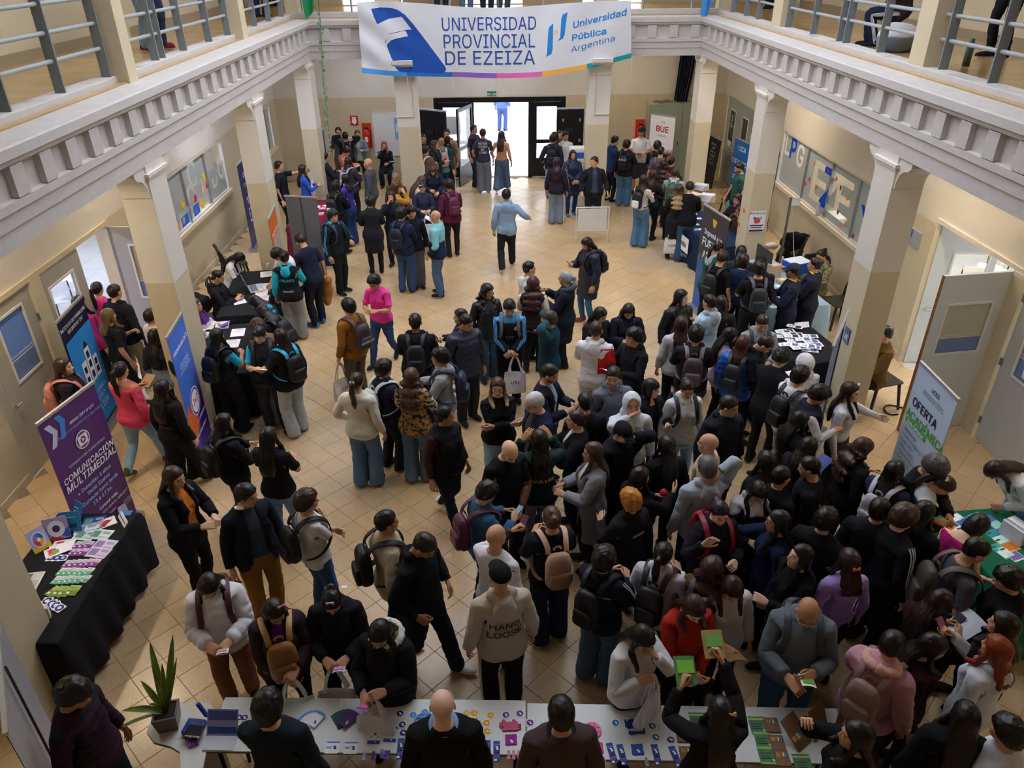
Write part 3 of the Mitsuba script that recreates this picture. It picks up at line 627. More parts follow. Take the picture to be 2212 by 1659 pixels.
def cloth_print(key, G, M, t, fat, what, size, z, c, back=False, x0=0, tilt=0):
    """Lettering or a mark printed on the chest or the back, laid onto the garment."""
    from scipy.spatial import cKDTree
    p, f = text_(what, True) if isinstance(what, str) else poly_(what); p = p * size; a = math.radians(tilt); p = p @ np.array([[math.cos(a), math.sin(a)], [-math.sin(a), math.cos(a)]])
    s = -1 if back else 1; x = s * -p[:, 0] + x0; zz = z + p[:, 1]
    V = t['v']; arm_ = t['W'][:, 5:8].sum(1) + t['W'][:, 12:15].sum(1); m = (V[:, 1] * s > .02) & (arm_ < .5); T2 = cKDTree(V[m][:, [0, 2]])
    d, i = T2.query(np.stack([x, zz], 1), k=4); w = 1 / (d + .004); yy = ((V[m][:, 1][i]) * w).sum(1) / w.sum(1)
    v = np.stack([x, yy + s * .012, zz], 1); tt = T_(v, f); tt['W'][:, 5:8] = 0; tt['W'][:, 12:15] = 0; tt['W'] /= tt['W'].sum(1, keepdims=True) + 1e-9
    if fat: tt['v'] = bulk(v, tt['W'], fat)
    put(key + '__print', (skin(tt, G, M), tt['f']), c, 'print', False)
def fur_trim(key, G, M, c):
    a = np.linspace(0, 2 * np.pi, 40); r = np.random.default_rng(5); pts = np.stack([.115 * np.sin(a), -.05 - .10 * np.cos(a), 1.455 + .03 * np.cos(a)], 1); v, f = tube_(pts, .036 + .010 * r.random(40), 10); v = v + .010 * (r.random(v.shape) - .5)
    t = T_(v, f, one(v, 2)); put(key + '__fur_trim', (skin(t, G, M), t['f']), npaint(c, v * 8, .25), 'cloth')
def collar(key, G, M, c):
    a = np.linspace(-2.75, 2.75, 30); pts = np.stack([.072 * np.sin(a), -.022 + .068 * np.cos(a + np.pi) * -1 * -1, 1.475 - .02 * np.cos(a + np.pi) * -1], 1)
    v, f = strip(pts, .05, lambda p: V3(p[0], p[1] + .022, .35), .006); t = T_(v, f, one(v, 2)); put(key + '__collar', (skin(t, G, M), t['f']), c, 'cloth', False)
def backpack(pk, G, M, lod, c, label, o=.0, c2=None, strap=None, front=False, prints=()):
    k = numbered('backpack'); B = template('bag', lod); tag(k, label, 'backpack'); sp = PEOPLE[-1]
    off = TOPO.get(sp.get('top', 'sweat'), .03)
    for nm, t in B.items():
        v = t['v'].copy()
        if 'strap' in nm: v[:, 1] += np.sign(v[:, 1] + .02) * max(off - .014, 0) * (np.abs(v[:, 1] + .02) > .03)
        else: v[:, 1] -= max(off - .03, 0) + .006 * (meshkit.noise(v * 12, 3) - .5)
        if front: v = v * [1, -1, 1]
        f = t['f'][:, ::-1] if front else t['f']
        cc = {'pocket': c2 or c, 'body': c}.get(nm, strap or c)
        if front is None and 'strap_001' in nm: continue
        put(f"{k}__{'strap' if 'strap' in nm else nm}", (skin(dict(t, v=v), G, M), f), npaint(cc, v * 2, .12, 3), 'nylon')
    for w, size, z, c3 in prints:
        p, f = text_(w, True); v = np.stack([-p[:, 0] * -size * -1, -.36 - off + .03 + 0 * p[:, 0], z + p[:, 1] * size], 1); v[:, 0] = p[:, 0] * size; v[:, 1] = np.where(z < 1.21, -.358, -.318) - max(off - .03, 0); put(k + '__print', (rigid(v, 2, G, M), f), c3, 'print', False)
def boxm(sx, sy, sz, b=0):
    """A box centred at the origin, its edges rounded by b."""
    if b: 
        m = manifold3d.Manifold.batch_hull([manifold3d.Manifold.sphere(b, 8).translate([x * (sx / 2 - b), y * (sy / 2 - b), z * (sz / 2 - b)]) for x in (-1, 1) for y in (-1, 1) for z in (-1, 1)]).to_mesh()
        return np.array(m.vert_properties[:, :3], float), np.array(m.tri_verts)
    v = np.array([[x, y, z] for x in (-.5, .5) for y in (-.5, .5) for z in (-.5, .5)]) * [sx, sy, sz]
    return v, np.array([[0, 1, 3], [0, 3, 2], [4, 6, 7], [4, 7, 5], [0, 4, 5], [0, 5, 1], [2, 3, 7], [2, 7, 6], [0, 2, 6], [0, 6, 4], [1, 5, 7], [1, 7, 3]])
def hpoint(key, hand, p):
    """A point of the hand (along, thumb side, out of the palm) in the world."""
    G, M = HANDS[key]; q = V3(*p); r = WR + q[0] * AD + q[1] * AF - q[2] * AH; A = G @ M[7 if hand == 'R' else 14]
    if hand == 'L': r = r * [-1, 1, 1]
    return A[:3, :3] @ r + A[:3, 3]
def hold(key, G, M, sp, what, hand, label, c='f2f2f2', *more):
    o = hpoint(key, hand, (.07, .0, .03)); fd = math.radians(sp['f']); fw, rt, up = V3(math.sin(fd), math.cos(fd), 0), V3(math.cos(fd), -math.sin(fd), 0), V3(0, 0, 1)
    def place(v, a, b, n): return o + v[:, :1] * a + v[:, 1:2] * b + v[:, 2:] * n
    if what == 'phone':
        k = numbered('mobile_phone'); tag(k, label, 'phone'); n = nrm(-fw * .75 + up * .66); b = nrm(fw * .66 + up * .75); v, f = boxm(.075, .155, .009, .004); v = v + [0, .04, .0]
        put(k + '__body', (place(v, rt, b, n), f), c if c != 'f2f2f2' else '17171a', 'glossy'); v, f = boxm(.068, .145, .001); put(k + '__screen', (place(v + [0, .04, .006], rt, b, n), f), more[0] if more else '39404c', 'screen' if more and len(more) > 1 else 'glossy', False)
    elif what in ('paper', 'leaflet', 'booklet', 'card'):
        k = numbered({'paper': 'sheet_of_paper'}.get(what, what)); tag(k, label, {'paper': 'paper', 'card': 'card'}.get(what, what)); n = nrm(-fw * .5 + up); b = nrm(fw + up * .5); w, l = {'paper': (.21, .28), 'leaflet': (.10, .21), 'booklet': (.15, .20), 'card': (.09, .13)}[what]; th = .012 if what == 'booklet' else .002
        gx, gy = np.meshgrid(np.linspace(-.5, .5, 7), np.linspace(-.5, .5, 7), indexing='ij'); bend = .10 * w * np.cos(gx * 3) ; P = np.stack([gx * w, gy * l + .06, bend], -1).reshape(-1, 3)
        q = np.array([[i * 7 + j, i * 7 + 7 + j, i * 7 + 8 + j, i * 7 + j + 1] for i in range(6) for j in range(6)]); v = np.vstack([P, P - [0, 0, th]]); f = np.vstack([q, q[:, ::-1] + 49])
        rim = [i * 7 for i in range(7)] + [42 + j for j in range(1, 7)] + [i * 7 + 6 for i in range(5, -1, -1)] + [j for j in range(5, 0, -1)]
        f = np.vstack([f, [[rim[a], rim[(a + 1) % 24], rim[(a + 1) % 24] + 49, rim[a] + 49] for a in range(24)][:]])
        put(k + '__sheet' if more else k, (place(v, rt, b, n), f), c, 'paper', False)
        if more: v, f = boxm(w * .8, l * .45, .003); put(k + '__printed_area', (place(v + [0, .06 + l * .12, .10 * w + .003], rt, b, n), f), more[0], 'paper', False)
    elif what == 'tote':
        k = numbered('tote_bag'); tag(k, label, 'tote bag'); o[:] = hpoint(key, hand, (.10, 0, .02)); w, hh, dp = .32, .36, .10
        def fb(p):
            q = np.abs(p - V3(0, 0, -.24 - hh / 2)) - V3(w / 2 - .03 * sstep(-.3, -.6, p[:, 2]).mean() * 0, 0, hh / 2); q[:, 1] = np.abs(p[:, 1]) - .008 - (dp / 2 - .008) * sstep(-.24, -.50, p[:, 2]); q = q + .012
            return np.linalg.norm(np.maximum(q, 0), axis=1) + np.minimum(q.max(1), 0) - .012
        t = tpl('tote', lambda: nets(fb, (-.2, -.1, -.64), (.2, .1, -.2), .02)); yaw = more[1] if len(more) > 1 else 0; a = math.radians(yaw); r2, f2 = rt * math.cos(a) + fw * math.sin(a), fw * math.cos(a) - rt * math.sin(a)
        v = t[0] + np.stack([0 * t[0][:, 0], .010 * np.sin(t[0][:, 0] * 22 + t[0][:, 2] * 9), 0 * t[0][:, 0]], 1)
        put(k + '__body', (place(v, r2, f2, up), t[1]), npaint(c, t[0] * 2, .05), 'cloth')
        for s in (-1, 1):
            v, f = strip(spline([(-.09, s * .012, -.26), (-.05, s * .01, -.08), (0, 0, .0), (.05, s * .01, -.08), (.09, s * .012, -.26)], 16), .024, lambda p: V3(0, s, 0), .003); put(k + '__handle', (place(v, r2, f2, up), f), c, 'cloth', False)
        if more and more[0]:
            p, f = text_(more[0], True); sz = min(.05, .24 / (np.ptp(p[:, 0]) + 1e-6)); 
            for s in (1, -1): v = np.stack([p[:, 0] * sz * s, 0 * p[:, 0] - s * .058, p[:, 1] * sz - .40], 1); put(k + '__print', (place(v, r2, f2, up), f if s > 0 else f[:, ::-1][:, ::-1]), more[2] if len(more) > 2 else '6b1f2a', 'print', False)
    elif what == 'cup':
        k = numbered('paper_cup'); tag(k, label, 'cup'); m = trimesh.creation.revolve(np.array([[0, 0], [.028, 0], [.037, .10], [.039, .104], [.037, .11], [0, .112]]), sections=14); v = np.array(m.vertices) + [0, .02, -.05]; put(k, (place(v, rt, fw, up), np.array(m.faces)), c, 'paper', False)
    elif what == 'bottle':
        k = numbered('drinking_bottle'); tag(k, label, 'bottle'); m = trimesh.creation.revolve(np.array([[0, 0], [.034, 0], [.038, .02], [.042, .15], [.044, .16], [.03, .175], [.02, .19], [0, .19]]), sections=14); v = np.array(m.vertices) + [0, .02, -.10]; put(k, (place(v, rt, fw, up), np.array(m.faces)), c, 'glossy', True)
    elif what == 'coat':
        k = numbered('folded_coat'); tag(k, label, 'coat'); v, f = nets(lambda p: smin(cap(p, (0, -.08, .02), (0, .06, .02), .07), chain(p, [(0, 0, .0), (.02, .0, -.2), (.0, .02, -.42)], [.09, .10, .07]), .05), (-.2, -.25, -.55), (.2, .25, .15), .025)
        v = v + rib(v, .02, 3, 8, 9)[:, None] * [1, 1, 0]; put(k, (place(v, rt, fw, up), f), npaint(c, v * 2, .15), 'nylon')
# ---------------------------------------------------------------- the hall
def struct(key, vf, mat, smooth=False, **k): scene[key] = mikit.ply(vf, mat, smooth=smooth); labels[key] = {'kind': 'structure', **k}; return key
def boxat(x0, x1, y0, y1, z0, z1, b=0):
    v, f = boxm(x1 - x0, y1 - y0, z1 - z0, b); return v + [(x0 + x1) / 2, (y0 + y1) / 2, (z0 + z1) / 2], f
def extr(poly, d):
    """A shapely polygon extruded by d along its third axis, faceted."""
    ms = [trimesh.creation.extrude_polygon(g, d, engine='earcut') for g in getattr(poly, 'geoms', [poly])]; m = trimesh.util.concatenate(ms); return np.array(m.vertices), np.array(m.faces)
def yz(vf, x): v, f = vf; return np.stack([v[:, 2] + x, v[:, 0], v[:, 1]], 1), f            # polygon in (y, z), thickness along +x
def xz(vf, y): v, f = vf; return np.stack([v[:, 0], v[:, 2] + y, v[:, 1]], 1), f[:, ::-1]     # polygon in (x, z), thickness along +y
NEAR, WL, WR_, WF = -3.2, -6.083, 6.651, 22.4
ZT = 8.6
# floor: a slab and the diagonal tiles laid on it
struct('floor', boxat(WL - .3, WR_ + .3, NEAR, WF + .2, -.2, -.004), 'grout')
def tile_mesh(cx, cy, s=.311, g=.0028, b=.003):
    a = s / 2 - g / 2; r = math.sqrt(.5); sq = lambda h, z: [(cx + (i - j) * h * r, cy + (i + j) * h * r, z) for i, j in ((-1, -1), (1, -1), (1, 1), (-1, 1))]
    v = np.array(sq(a, -.003) + sq(a - b, .0)); return v, np.array([[4, 5, 6, 7]] + [[k, (k + 1) % 4, 4 + (k + 1) % 4, 4 + k] for k in range(4)])
_s = .311 * math.sqrt(.5); _cells = []
for i in range(-40, 150):
    for j in range(-120, 60):
        cx, cy = (i + j + 1) * _s, (i - j) * _s
        if WL + .02 < cx < WR_ - .02 and NEAR < cy < WF - .05: _cells.append((cx, cy))
_cells.sort(key=lambda c: (c[1] < 2.6, (c[0]) ** 2 * .5 + (c[1] - 2.6) ** 2))
_VIS = [c for c in _cells if c[1] > 2.6 and abs(c[0]) < .62 * c[1] + 1.6]
_near = sorted(_VIS, key=lambda c: math.hypot(c[0], c[1]))
_clear = [c for c in _near if not (c[0] > .2 and c[1] < 8.6) and not (c[1] < 3.9 and c[0] > -2.2)][:300]
_cs = set(_clear)
for c in _clear: scene[numbered('floor__tile')] = mikit.ply(tile_mesh(*c), 'floor_tile')
scene['floor__tiles_beyond'] = mikit.ply(merge(*[tile_mesh(*c) for c in _cells if c not in _cs]), 'floor_tile'); labels['floor__tiles_beyond'] = {'kind': 'stuff'}
# side walls with their openings
def wall(key, holes, x, t, y0=NEAR, y1=WF, z1=4.5, out=-1):
    p = sbox(y0, 0, y1, z1)
    for h in holes: p = p.difference(sbox(h[0], h[2], h[1], h[3]))
    struct(key, yz(extr(p, t), x - t if out < 0 else x), 'wall_paint')
wall('wall_left', [(13.0, 17.50, 1.17, 2.27), (8.0, 9.27, -.1, 2.25), (9.52, 11.57, -.1, 2.25), (20.7, 21.8, 1.15, 2.25)], WL, .18)
wall('wall_right', [(12.0, 17.48, 1.17, 2.30), (8.80, 10.70, -.1, 2.36), (6.3, 8.53, -.1, 2.36), (19.75, 22.05, -.1, 2.33)], WR_, .18, out=1)
p_ = sbox(WL - .2, 0, WR_ + .2, 4.5).difference(sbox(-1.63, -.1, 2.12, 2.27)); struct('wall_far', xz(extr(p_, .3), WF), 'wall_paint')
struct('unseen_wall_near', boxat(WL - .2, WR_ + 1.4, NEAR - .2, NEAR, 0, ZT), 'wall_paint')  # added behind the camera, unseen, so that no light leaks in
struct('wall_upper_left', boxat(-6.75, -6.55, NEAR, 26.5, 4.4, ZT), 'wall_paint'); struct('wall_upper_right', boxat(7.8, 8.0, NEAR, 26.5, 4.4, ZT), 'wall_paint')
_p = sbox(-6.7, 4.4, 7.9, ZT)
for a in (-3.2, .0, 3.2): _p = _p.difference(sbox(a - .7, 4.62, a + .9, 7.4))
struct('wall_upper_far', xz(extr(_p, .2), 22.5), 'wall_paint')
for k, (xa, xb) in enumerate(((-6.55, -6.50), (7.75, 7.80))): struct('baseboard_upper_left' if k == 0 else 'baseboard_upper_right', boxat(xa, xb, NEAR, 22.5, 4.6, 4.74), 'base_paint')
scene['base_paint'] = two(pr((.33, .26, .16), .5))
struct('baseboard_left', merge(boxat(WL, WL + .018, 11.6, 22.4, 0, .11), boxat(WL, WL + .018, NEAR, 8.0, 0, .11)), 'wall_paint'); struct('baseboard_right', merge(boxat(WR_ - .018, WR_, 10.72, 19.7, 0, .11), boxat(WR_ - .018, WR_, NEAR, 6.3, 0, .11)), 'wall_paint')
# gallery slabs: lower face, upper floor, and the unseen roof, its skylight sized for the light
AX0, AX1, AY1, AY0 = -4.06, 4.83, 18.5, .45       # faces of the beams round the atrium
for n, (x0, x1, y0, y1) in {'ceiling_left': (-6.6, AX0 - .25, NEAR, 22.5), 'ceiling_right': (AX1 + .25, 7.9, NEAR, 22.5), 'ceiling_far': (AX0 - .25, AX1 + .25, AY1 + .25, 22.5), 'ceiling_near': (AX0 - .25, AX1 + .25, NEAR, AY0 - .1)}.items():
    struct(n, boxat(x0, x1, y0, y1, 4.10, 4.585), 'wall_paint')
    struct(n.replace('ceiling', 'floor_upper'), boxat(x0, x1, y0, y1, 4.585, 4.60), 'upper_floor')
struct('ceiling_upper_left', boxat(-6.8, AX0 + .55, NEAR, 22.7, ZT, ZT + .2), 'wall_paint'); struct('ceiling_upper_right', boxat(AX1 - .55, 8.0, NEAR, 22.7, ZT, ZT + .2), 'wall_paint')
struct('ceiling_upper_far', boxat(AX0 + .55, AX1 - .55, 17.2, 22.7, ZT, ZT + .2), 'wall_paint'); struct('shading_roof_near', boxat(AX0 + .55, AX1 - .55, NEAR, 6.4, ZT, ZT + .2), 'wall_paint')  # near part added out of view to darken the foreground
# the entablature, swept round the three visible sides: (outwards from the beam's face, height)
PROF = [(-.45, 4.585), (.085, 4.575), (.10, 4.56), (.10, 4.475), (.075, 4.455), (.06, 4.42), (-.015, 4.405), (-.015, 4.15), (.045, 4.14), (.045, 4.065), (.020, 4.05), (.020, 3.935), (.0, 3.925), (.0, 3.765), (-.30, 3.765), (-.30, 4.12)]
def ring_sweep(prof, near=True):
    V = []
    for u, z in prof: V += [(AX0 + u, AY0 - .6, z), (AX0 + u, AY1 - u, z), (AX1 - u, AY1 - u, z), (AX1 - u, AY0 - .6, z)]
    n = len(prof); F = [[4 * i + k, 4 * i + k + 1, 4 * ((i + 1) % n) + k + 1, 4 * ((i + 1) % n) + k] for i in range(n) for k in range(3)]
    return np.array(V), np.array(F)
struct('trim_1', ring_sweep(PROF), 'ledge_paint')
labels['trim_1']['label'] = 'off-white moulded ledge with a row of square blocks round the atrium'
_mod, _ = boxm(1, 1, 1), 0
def modillion(x0, x1, y0, y1): scene[numbered('trim_1__modillion')] = mikit.ply(boxat(x0, x1, y0, y1, 4.15, 4.41, 0), 'ledge_paint')
for k in range(-9, 27):
    y = 6.41 + .477 * k
    if .6 < y < 18.2: modillion(AX0 - .03, AX0 + .05, y, y + .195)
    y = 7.152 + .483 * k
    if .6 < y < 18.2: modillion(AX1 - .05, AX1 + .03, y, y + .195)
for k in range(18): x = AX0 + .30 + .487 * k; modillion(x, x + .195, AY1 - .05, AY1 + .03)
# kerb, rails and posts of the upper galleries
struct('trim_2', boxat(-4.66, -4.425, NEAR, 19.0, 4.56, 4.667, .012), 'ledge_paint'); struct('trim_3', boxat(5.19, 5.43, NEAR, 19.0, 4.56, 4.667, .012), 'ledge_paint'); struct('trim_4', boxat(-4.5, 5.3, 18.86, 19.09, 4.56, 4.70, .012), 'ledge_paint')
scene['rail_paint'] = two(pr((.34, .37, .37), .45))
scene['rail_dark'] = two(pr((.20, .225, .235), .45))
def railing(name, x, spans, posts, label):
    labels[name] = {'label': label, 'category': 'railing'}
    for y in posts: scene[numbered(name + '__post')] = mikit.ply(boxat(x - .055, x + .055, y - .011, y + .011, 4.64, 5.75), 'rail_dark')
    for y0, y1 in spans:
        for z in (4.975, 5.237, 5.50, 5.77): scene[numbered(name + '__rail')] = mikit.ply(tube_([(x, y0, z), (x, y1, z)], .023, 10), 'rail_paint', smooth=40)
railing('railing', -4.50, [(3.4, 9.62), (9.92, 14.44), (14.76, 18.4)], [3.6, 4.8, 6.0, 7.22, 7.42, 8.46, 9.56, 10.0, 11.05, 11.28, 12.13, 13.3, 14.3, 14.9, 16.0, 17.1, 18.2], 'grey steel railing with tube bars along the left upper gallery')
railing('railing_001', 5.34, [(3.4, 9.58), (10.0, 14.78), (15.3, 18.4)], [3.6, 4.8, 6.0, 7.1, 8.39, 9.4, 10.08, 11.04, 12.18, 12.42, 13.5, 14.7, 15.4, 16.4, 17.2, 18.2], 'grey steel railing with tube bars along the right upper gallery')
labels['railing_002'] = {'label': 'grey steel railing behind the hanging banner on the far gallery', 'category': 'railing'}
for x in np.arange(-4.2, 5.2, 1.1): scene[numbered('railing_002__post')] = mikit.ply(boxat(x - .011, x + .011, 18.92, 19.03, 4.68, 5.75), 'rail_dark')
for z in (4.99, 5.25, 5.51, 5.77): scene[numbered('railing_002__rail')] = mikit.ply(tube_([(-4.3, 18.97, z), (5.2, 18.97, z)], .023, 10), 'rail_paint', smooth=40)
CH['railing'] = 3
# columns below, with moulded caps and haunches, and the plain columns above
def column(x0, x1, y0, y1, key, lab):
    labels[key] = {'kind': 'structure', 'label': lab}
    scene[key + '__shaft'] = mikit.ply(boxat(x0, x1, y0, y1, 0, 3.78, .006), 'wall_paint')
    scene[key + '__capital'] = mikit.ply(merge(boxat(x0 - .018, x1 + .018, y0 - .018, y1 + .018, 3.60, 3.635, .004), boxat(x0 - .036, x1 + .036, y0 - .036, y1 + .036, 3.635, 3.68, .004)), 'wall_paint')
    scene[key + '__plinth'] = mikit.ply(boxat(x0 - .012, x1 + .012, y0 - .012, y1 + .012, 0, .12, .004), 'wall_paint')
    a = np.linspace(0, np.pi / 2, 7); q = [(0, 3.38), (.02, 3.40)] + [(.02 + .20 * (1 - math.cos(t)), 3.42 + .22 * math.sin(t)) for t in a] + [(.25, 3.66), (.29, 3.70), (.30, 3.78), (0, 3.78)]
    for s, yy in ((-1, y0), (1, y1)):
        scene[numbered(key + '__bracket')] = mikit.ply(yz(extr(Polygon([(yy + s * d, z) for d, z in q]), x1 - x0 - .04), x0 + .02), 'wall_paint')
LX0, LX1, RX0, RX1 = -4.43, -4.06, 4.83, 5.22
for i, (y, n) in enumerate(((-.3, 'behind the camera'), (4.36, 'nearest on the left, beside the laptop table'), (8.98, 'on the left beside the light blue roll-up banner'), (13.6, 'on the left behind the orange roll-up banner'), (18.2, 'at the far left corner with a hanging vine'))):
    if i: column(LX0, LX1, y, y + .52, numbered('column'), 'square cream column ' + n)
for i, (y, n) in enumerate(((8.93, 'on the right behind the white oferta roll-up stand'), (13.78, 'on the right with a small poster on it'), (18.4, 'at the far right corner beside the green cabinet'))): column(RX0, RX1, y, y + .52, numbered('column'), 'square cream column ' + n)
column(-2.20, -1.71, 18.3, 18.8, numbered('column'), 'square grey column left of the entrance doors'); column(2.26, 2.76, 18.3, 18.8, numbered('column'), 'square grey column right of the entrance doors')
for i, (x0, x1, y0, y1) in enumerate(((-4.58, -4.28, 9.64, 9.90), (-4.58, -4.28, 14.46, 14.76), (-4.58, -4.28, 18.9, 19.2), (5.20, 5.52, 9.60, 9.97), (5.22, 5.52, 14.80, 15.27), (5.2, 5.5, 18.9, 19.2), (-2.55, -2.0, 18.8, 19.25), (2.4, 2.9, 18.8, 19.25), (-4.58, -4.28, 4.9, 5.2), (5.2, 5.5, 4.9, 5.2))):
    struct(numbered('upper_column'), boxat(x0, x1, y0, y1, 4.56, ZT, .006), 'wall_paint')
for k, (y0, y1) in enumerate(((9.64, 9.90), (14.46, 14.76))): struct(numbered('gallery_pilaster'), boxat(-6.56, -6.38, y0, y1 + .1, 4.6, ZT), 'wall_paint')
# lamps under the gallery ceilings
scene['lamp_case'] = two(pr((.8, .8, .8), .5))
def lamp(x, y, c, p=1.0, L=1.2, ax='y'):
    k = numbered('ceiling_lamp'); labels[k] = {'label': f'long white fluorescent lamp under the {"left" if x < -2 else "right" if x > 3 else "far"} gallery ceiling', 'category': 'lamp', 'group': f'lamps under the {"left" if x < -2 else "right" if x > 3 else "far"} gallery'}
    sx, sy = (.06, L / 2) if ax == 'y' else (L / 2, .06)
    scene[k + '__housing'] = mikit.ply(boxat(x - sx - .02, x + sx + .02, y - sy - .03, y + sy + .03, 4.04, 4.10), 'lamp_case')
    scene[k + '__tube'] = {**mikit.ply((np.array([(x - sx, y - sy, 4.035), (x - sx, y + sy, 4.035), (x + sx, y + sy, 4.035), (x + sx, y - sy, 4.035)]), np.array([[0, 1, 2], [0, 2, 3]])), 'lamp_case'), 'emitter': {'type': 'area', 'radiance': {'type': 'rgb', 'value': [LAMP * p * v for v in c]}}}
WARM, COOL = (1.0, .83, .60), (.92, .97, 1.1)
lamp(-5.35, 7.6, WARM, 1.2); lamp(-5.3, 11.6, WARM, .8); lamp(-5.3, 15.8, COOL, 1.2); lamp(-5.3, 3.2, WARM, .35)
lamp(5.9, 10.2, WARM, 1.1); lamp(5.8, 16.2, WARM, 1.2); lamp(5.8, 6.2, WARM, .55); lamp(5.8, 2.4, WARM, .25)
lamp(-3.2, 20.6, COOL, .8, 1.2, 'x'); lamp(.2, 20.8, COOL, .9, 1.2, 'x'); lamp(3.6, 20.6, WARM, .8, 1.2, 'x')
labels_upper = 0
# classrooms and the street
for k, (x0, x1, y0, y1) in enumerate(((WR_ + .18, 11.5, 4.5, 18.5), (-11.0, WL - .18, 4.5, 18.5))):
    struct(('room_floor_right', 'room_floor_left')[k], boxat(x0 - .2 * (k == 0), x1 + .2 * (k == 1), y0, y1, -.15, -.002), 'room_floor')
    struct(('wall_room_right', 'wall_room_left')[k], merge(boxat(x1 if k == 0 else x0 - .1, x1 + .1 if k == 0 else x0, y0, y1, 0, 3.4), boxat(x0, x1, y0 - .1, y0, 0, 3.4), boxat(x0, x1, y1, y1 + .1, 0, 3.4)), 'wall_paint')
    struct(('ceiling_room_right', 'ceiling_room_left')[k], boxat(x0, x1, y0, y1, 3.4, 3.5), 'wall_paint')
    for y in (7.5, 11.0, 15.2):
        kk = numbered('ceiling_lamp'); labels[kk] = {'label': 'white ceiling lamp in the classroom behind the ' + ('right' if k == 0 else 'left') + ' wall', 'category': 'lamp', 'group': 'classroom lamps ' + ('right' if k == 0 else 'left')}; xc = (x0 + x1) / 2
        scene[kk + '__tube'] = {**mikit.ply((np.array([(xc - .3, y - .6, 3.38), (xc - .3, y + .6, 3.38), (xc + .3, y + .6, 3.38), (xc + .3, y - .6, 3.38)]), np.array([[0, 1, 2], [0, 2, 3]])), 'lamp_case'), 'emitter': {'type': 'area', 'radiance': {'type': 'rgb', 'value': [LAMP * .55 * v for v in ((.95, .98, 1.05) if k == 0 else (.8, .92, 1.25))]}}}
scene['street'] = two(pr((.78, .80, .84), .8)); struct('floor_street', boxat(-14, 14, WF + .0, 60, -.2, -.03), 'street')
# ---------------------------------------------------------------- doors, windows, signs, banners
def solid(key, vf, c, mat='satin', smooth=False): return put(key, vf, c, mat, smooth)
def thing(name, label, cat, group=None): k = numbered(name); tag(k, label, cat, group); return k
def plane(p0, p1, z0=0.0):
    """Maps (u, v, depth) onto the upright plane from p0 to p1, the viewer's left to right; depth towards the viewer."""
    a = np.array([p0[0], p0[1], z0]); b = np.array([p1[0], p1[1], z0]); r = nrm(b - a); n = np.cross(r, [0, 0, 1]); L = np.linalg.norm(b - a)
    return (lambda q: a + np.asarray(q)[:, :1] * r + np.asarray(q)[:, 1:2] * np.array([0, 0, 1]) + np.asarray(q)[:, 2:3] * n), L
def flat(vf, M, d=.004): v, f = vf; return M(np.concatenate([v, np.full((len(v), 1), d)], 1)), f
def panel(M, u0, u1, v0, v1, d0, d1): v, f = boxat(u0, u1, v0, v1, d0, d1); return M(v), f
def words(s, size, u, v, bold=True, al='c', slant=0):
    p, f = text_(s, bold); p = p * size; p = np.stack([p[:, 0] + slant * p[:, 1], p[:, 1]], 1)
    if al == 'l': p[:, 0] -= p[:, 0].min()
    if al == 'r': p[:, 0] -= p[:, 0].max()
    return p + [u, v], f
def rect(u0, u1, v0, v1): return np.array([[u0, v0], [u1, v0], [u1, v1], [u0, v1.__float__()]]), np.array([[0, 1, 2], [0, 2, 3]])
def disc(u, v, r, n=28, hole=0, sx=1):
    g = affinity.scale(Point(0, 0).buffer(r, n // 4), sx, 1); g = g.difference(affinity.scale(Point(0, 0).buffer(hole, n // 4), sx, 1)) if hole else g
    p, f = poly_(affinity.translate(g, u, v)); return p, f
def prints(key, M, items, d0=.004):
    for i, (vf, c, nm) in enumerate(items): put(f'{key}__{nm}', flat(vf, M, d0 + .0012 * i), c, 'print', False)
def frame_mesh(u0, u1, v0, v1, w, d0, d1, M): return merge(*[panel(M, *q, d0, d1) for q in ((u0, u1, v1 - w, v1), (u0, u1, v0, v0 + w), (u0, u0 + w, v0 + w, v1 - w), (u1 - w, u1, v0 + w, v1 - w))])
def rollup(label, p0, p1, top, bg, items, name='roll_up_banner', back='8d9094', legs=True, curl=0, lean=0):
    k = thing(name, label, 'banner'); M, L = plane(p0, p1)
    if lean:
        M0 = M; nn = M0(np.array([[0, 0, 1.]]))[0] - M0(np.array([[0, 0, 0.]]))[0]; M = lambda q: M0(q) - np.asarray(q)[:, 1:2] * lean * nn
    nu, nv = 7, 12; gu, gv = np.meshgrid(np.linspace(0, L, nu), np.linspace(.07, top, nv), indexing='ij'); d = .012 * np.sin(gv * 2.2 + gu * 3); P = np.stack([gu, gv, 0 * d], -1).reshape(-1, 3)
    q = np.array([[i * nv + j, i * nv + nv + j, i * nv + nv + j + 1, i * nv + j + 1] for i in range(nu - 1) for j in range(nv - 1)])
    c = np.array([lin(bg(u, v)) for u, v in zip(P[:, 0] / L, P[:, 1] / top)]) if callable(bg) else bg
    put(k + '__front_sheet', (M(P), q), c, 'satin', False); put(k + '__back_sheet', (M(P - [0, 0, .004]), q[:, ::-1]), back, 'satin', False)
    solid(k + '__top_bar', panel(M, -.01, L + .01, top - .01, top + .02, -.018, .012), 'c8ccd2', 'metal')
    solid(k + '__base', panel(M, -.02, L + .02, .0, .08, -.09, .09), 'a2a6ab', 'metal')
    put(k + '__support_pole', tube_(M(np.array([[L / 2, .05, -.03], [L / 2, top, -.03]])), .009, 8), '55585c', 'metal')
    if items: prints(k, M, [it if len(it) == 3 else it + ('print',) for it in items])
    return k, M, L
